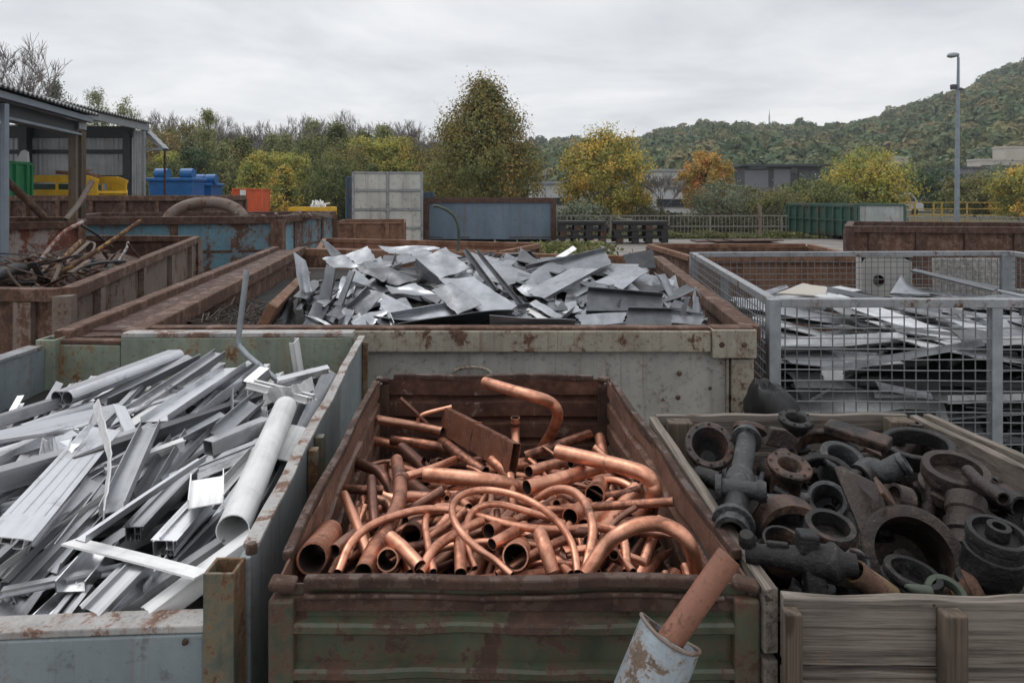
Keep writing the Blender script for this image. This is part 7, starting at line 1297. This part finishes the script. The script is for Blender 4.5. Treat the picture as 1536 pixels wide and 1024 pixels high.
# long valve body
rt=thing('globe_valve','long dark valve body with a square knob lying at the front left','valve',pp('ca',1190,840,.05)); a=pp('ca',1118,828,.06); b=pp('ca',1285,848,.065)
m=MB(); m.tube([a.lerp(b,k) for k in (0,.06,.1,.14,.5,.58,.74,.78,.82,.9,1)],[.018,.02,.02,.017,.022,.028,.029,.033,.033,.02,.019],18,.008); m.build('body',M['iron'],rt,smooth=40)
c=a.lerp(b,.56); MB().beam(c+V((0,0,.015)),c+V((.002,0,.05)),.034,.034,V((0,1,0))).build('knob',M['iron'],rt,bevel=.005); MB().beam(c+V((.006,-.012,-.012)),c+V((.006,-.03,-.065)),.034,.026,V((0,1,0))).build('foot',M['iron'],rt,bevel=.004)
MB().lathe([(0,.022),(.012,.022),(.016,.012),(.016,0)],frame((-.2,-.3,1),a+V((.004,0,.016))),10).build('lug',M['iron'],rt,smooth=40); MB().beam(a.lerp(b,.2)+V((0,0,.02)),a.lerp(b,.4)+V((0,0,.02)),.012,.012).build('web',M['iron'],rt,bevel=.003)
cast('small flanged elbow with yellow stains at the end of the valve body',1288,840,.105,18.5,(.05,-.65,.75),.05,'iron_grey','flange',4,.7,.58,d=1.185)
MB().tube(curve([pp('ca',1283,856,.075),pp('ca',1297,868,.065),pp('ca',1315,880,.05),pp('ca',1336,896,.04)],4),.021,16,.004).build('pipe_fitting',M['iron_ylw'],smooth=45,label='yellow stained pipe stub pointing down right at the front',cat='iron fitting')
cast('dark disc tilted in front of the big pulley wheel',1370,856,.10,40,(.12,-.12,1),.035,'iron','cup',0,name='gear_disc',cat='disc',d=1.21)
cast('pale green ring standing at the front edge of the crate',1420,890,.055,29,(-.05,-.55,.85),.015,'iron_green','ring',0,bo=.68,d=1.178)
MB().tube(curve([pp('ca',1358,878,.07),pp('ca',1372,884,.065),pp('ca',1395,888,.06)],4),[.003,.005,.007,.008,.009,.010,.010,.011,.011],12,.003).build('pipe_fitting',M['iron_green'],smooth=45,label='pale green hooked spout left of the pale green ring',cat='iron fitting')
cast('olive cone flange leaning at the front right',1474,882,.055,30,(.8,-.35,.45),.05,'iron_ylw','bell',0,d=1.20)
a=pp('ca',1240,638,.085); b=pp('ca',1335,668,.075); MB().beam(a,b,.05,.028,V((0,-.3,1))).build('iron_bar',M['iron'],bevel=.006,label='thick black bar slanting right at the rear of the crate',cat='iron bar')
m=MB(); p=pp('ca',1170,662,.05); m.prism([p+V((-.04,0,-.01)),p+V((.03,-.01,-.02)),p+V((.055,0,.0)),p+V((.02,0,.03)),p+V((-.02,0,.035))],(.01,.05,-.01)); m.build('bracket',M['iron_rust'],bevel=.004,label='small brown lug piece between the cross shaft and the rear flanged pipe',cat='bracket')
rr=random.Random(88)
for i in range(46):
    px=rr.uniform(1020,1520); py=rr.uniform(645,880); 
    if px<985+(py-622)*.62+30: continue
    c=pp('ca',px,py,rr.uniform(-.02,.03)); a=V((rr.gauss(0,1),rr.gauss(0,1),rr.gauss(.2,.5))).normalized(); L=rr.uniform(.02,.06); r=rr.uniform(.007,.018); k=rr.choice((0,1,2)); m=MB()
    if k==0: m.tube([c-a*L,c-a*L*.3,c-a*L*.28,c+a*L],[r,r,r*.7,r*.7],12,r*.25)
    elif k==1: m.lathe([(r*.9,-.006),(r*1.9,-.006),(r*1.9,.006),(r*.9,.006)],frame(a,c),16,True)
    else: m.beam(c-a*L,c+a*L,r*1.6,r*.9); m.lathe([(0,.008),(r,.008),(r,-.008)],frame(a.cross(Z),c+a*L*.8),10)
    m.build('pipe_fitting',M[rr.choice(('iron','iron','iron_grey','iron_rust'))],smooth=38,bevel=.0015 if k==2 else 0,label='small dark iron ring or flange piece wedged between the larger castings',cat='iron fitting',group='small castings in the crate')
ca=[('dark lever arm lying over the large rusty housing',[(1452,706),(1468,722),(1490,738),(1505,748)],.014,'iron_rust',.08),('black pipe stub at the left wall of the crate',[(1046,712),(1060,716),(1078,722)],.022,'iron',.03),('short grey pipe stub behind the curved brake shoe',[(1150,762),(1178,764),(1206,772)],.03,'iron_grey',.03),('dark pipe stub along the right crate wall',[(1470,735),(1500,745),(1530,760)],.024,'iron',.03)]
for lb,pts,r,mt,l in ca: MB().tube(curve([pp('ca',a,b,l) for a,b in pts],4),r,14,r*.25).build('pipe_fitting',M[mt],smooth=45,label=lb,cat='iron fitting')
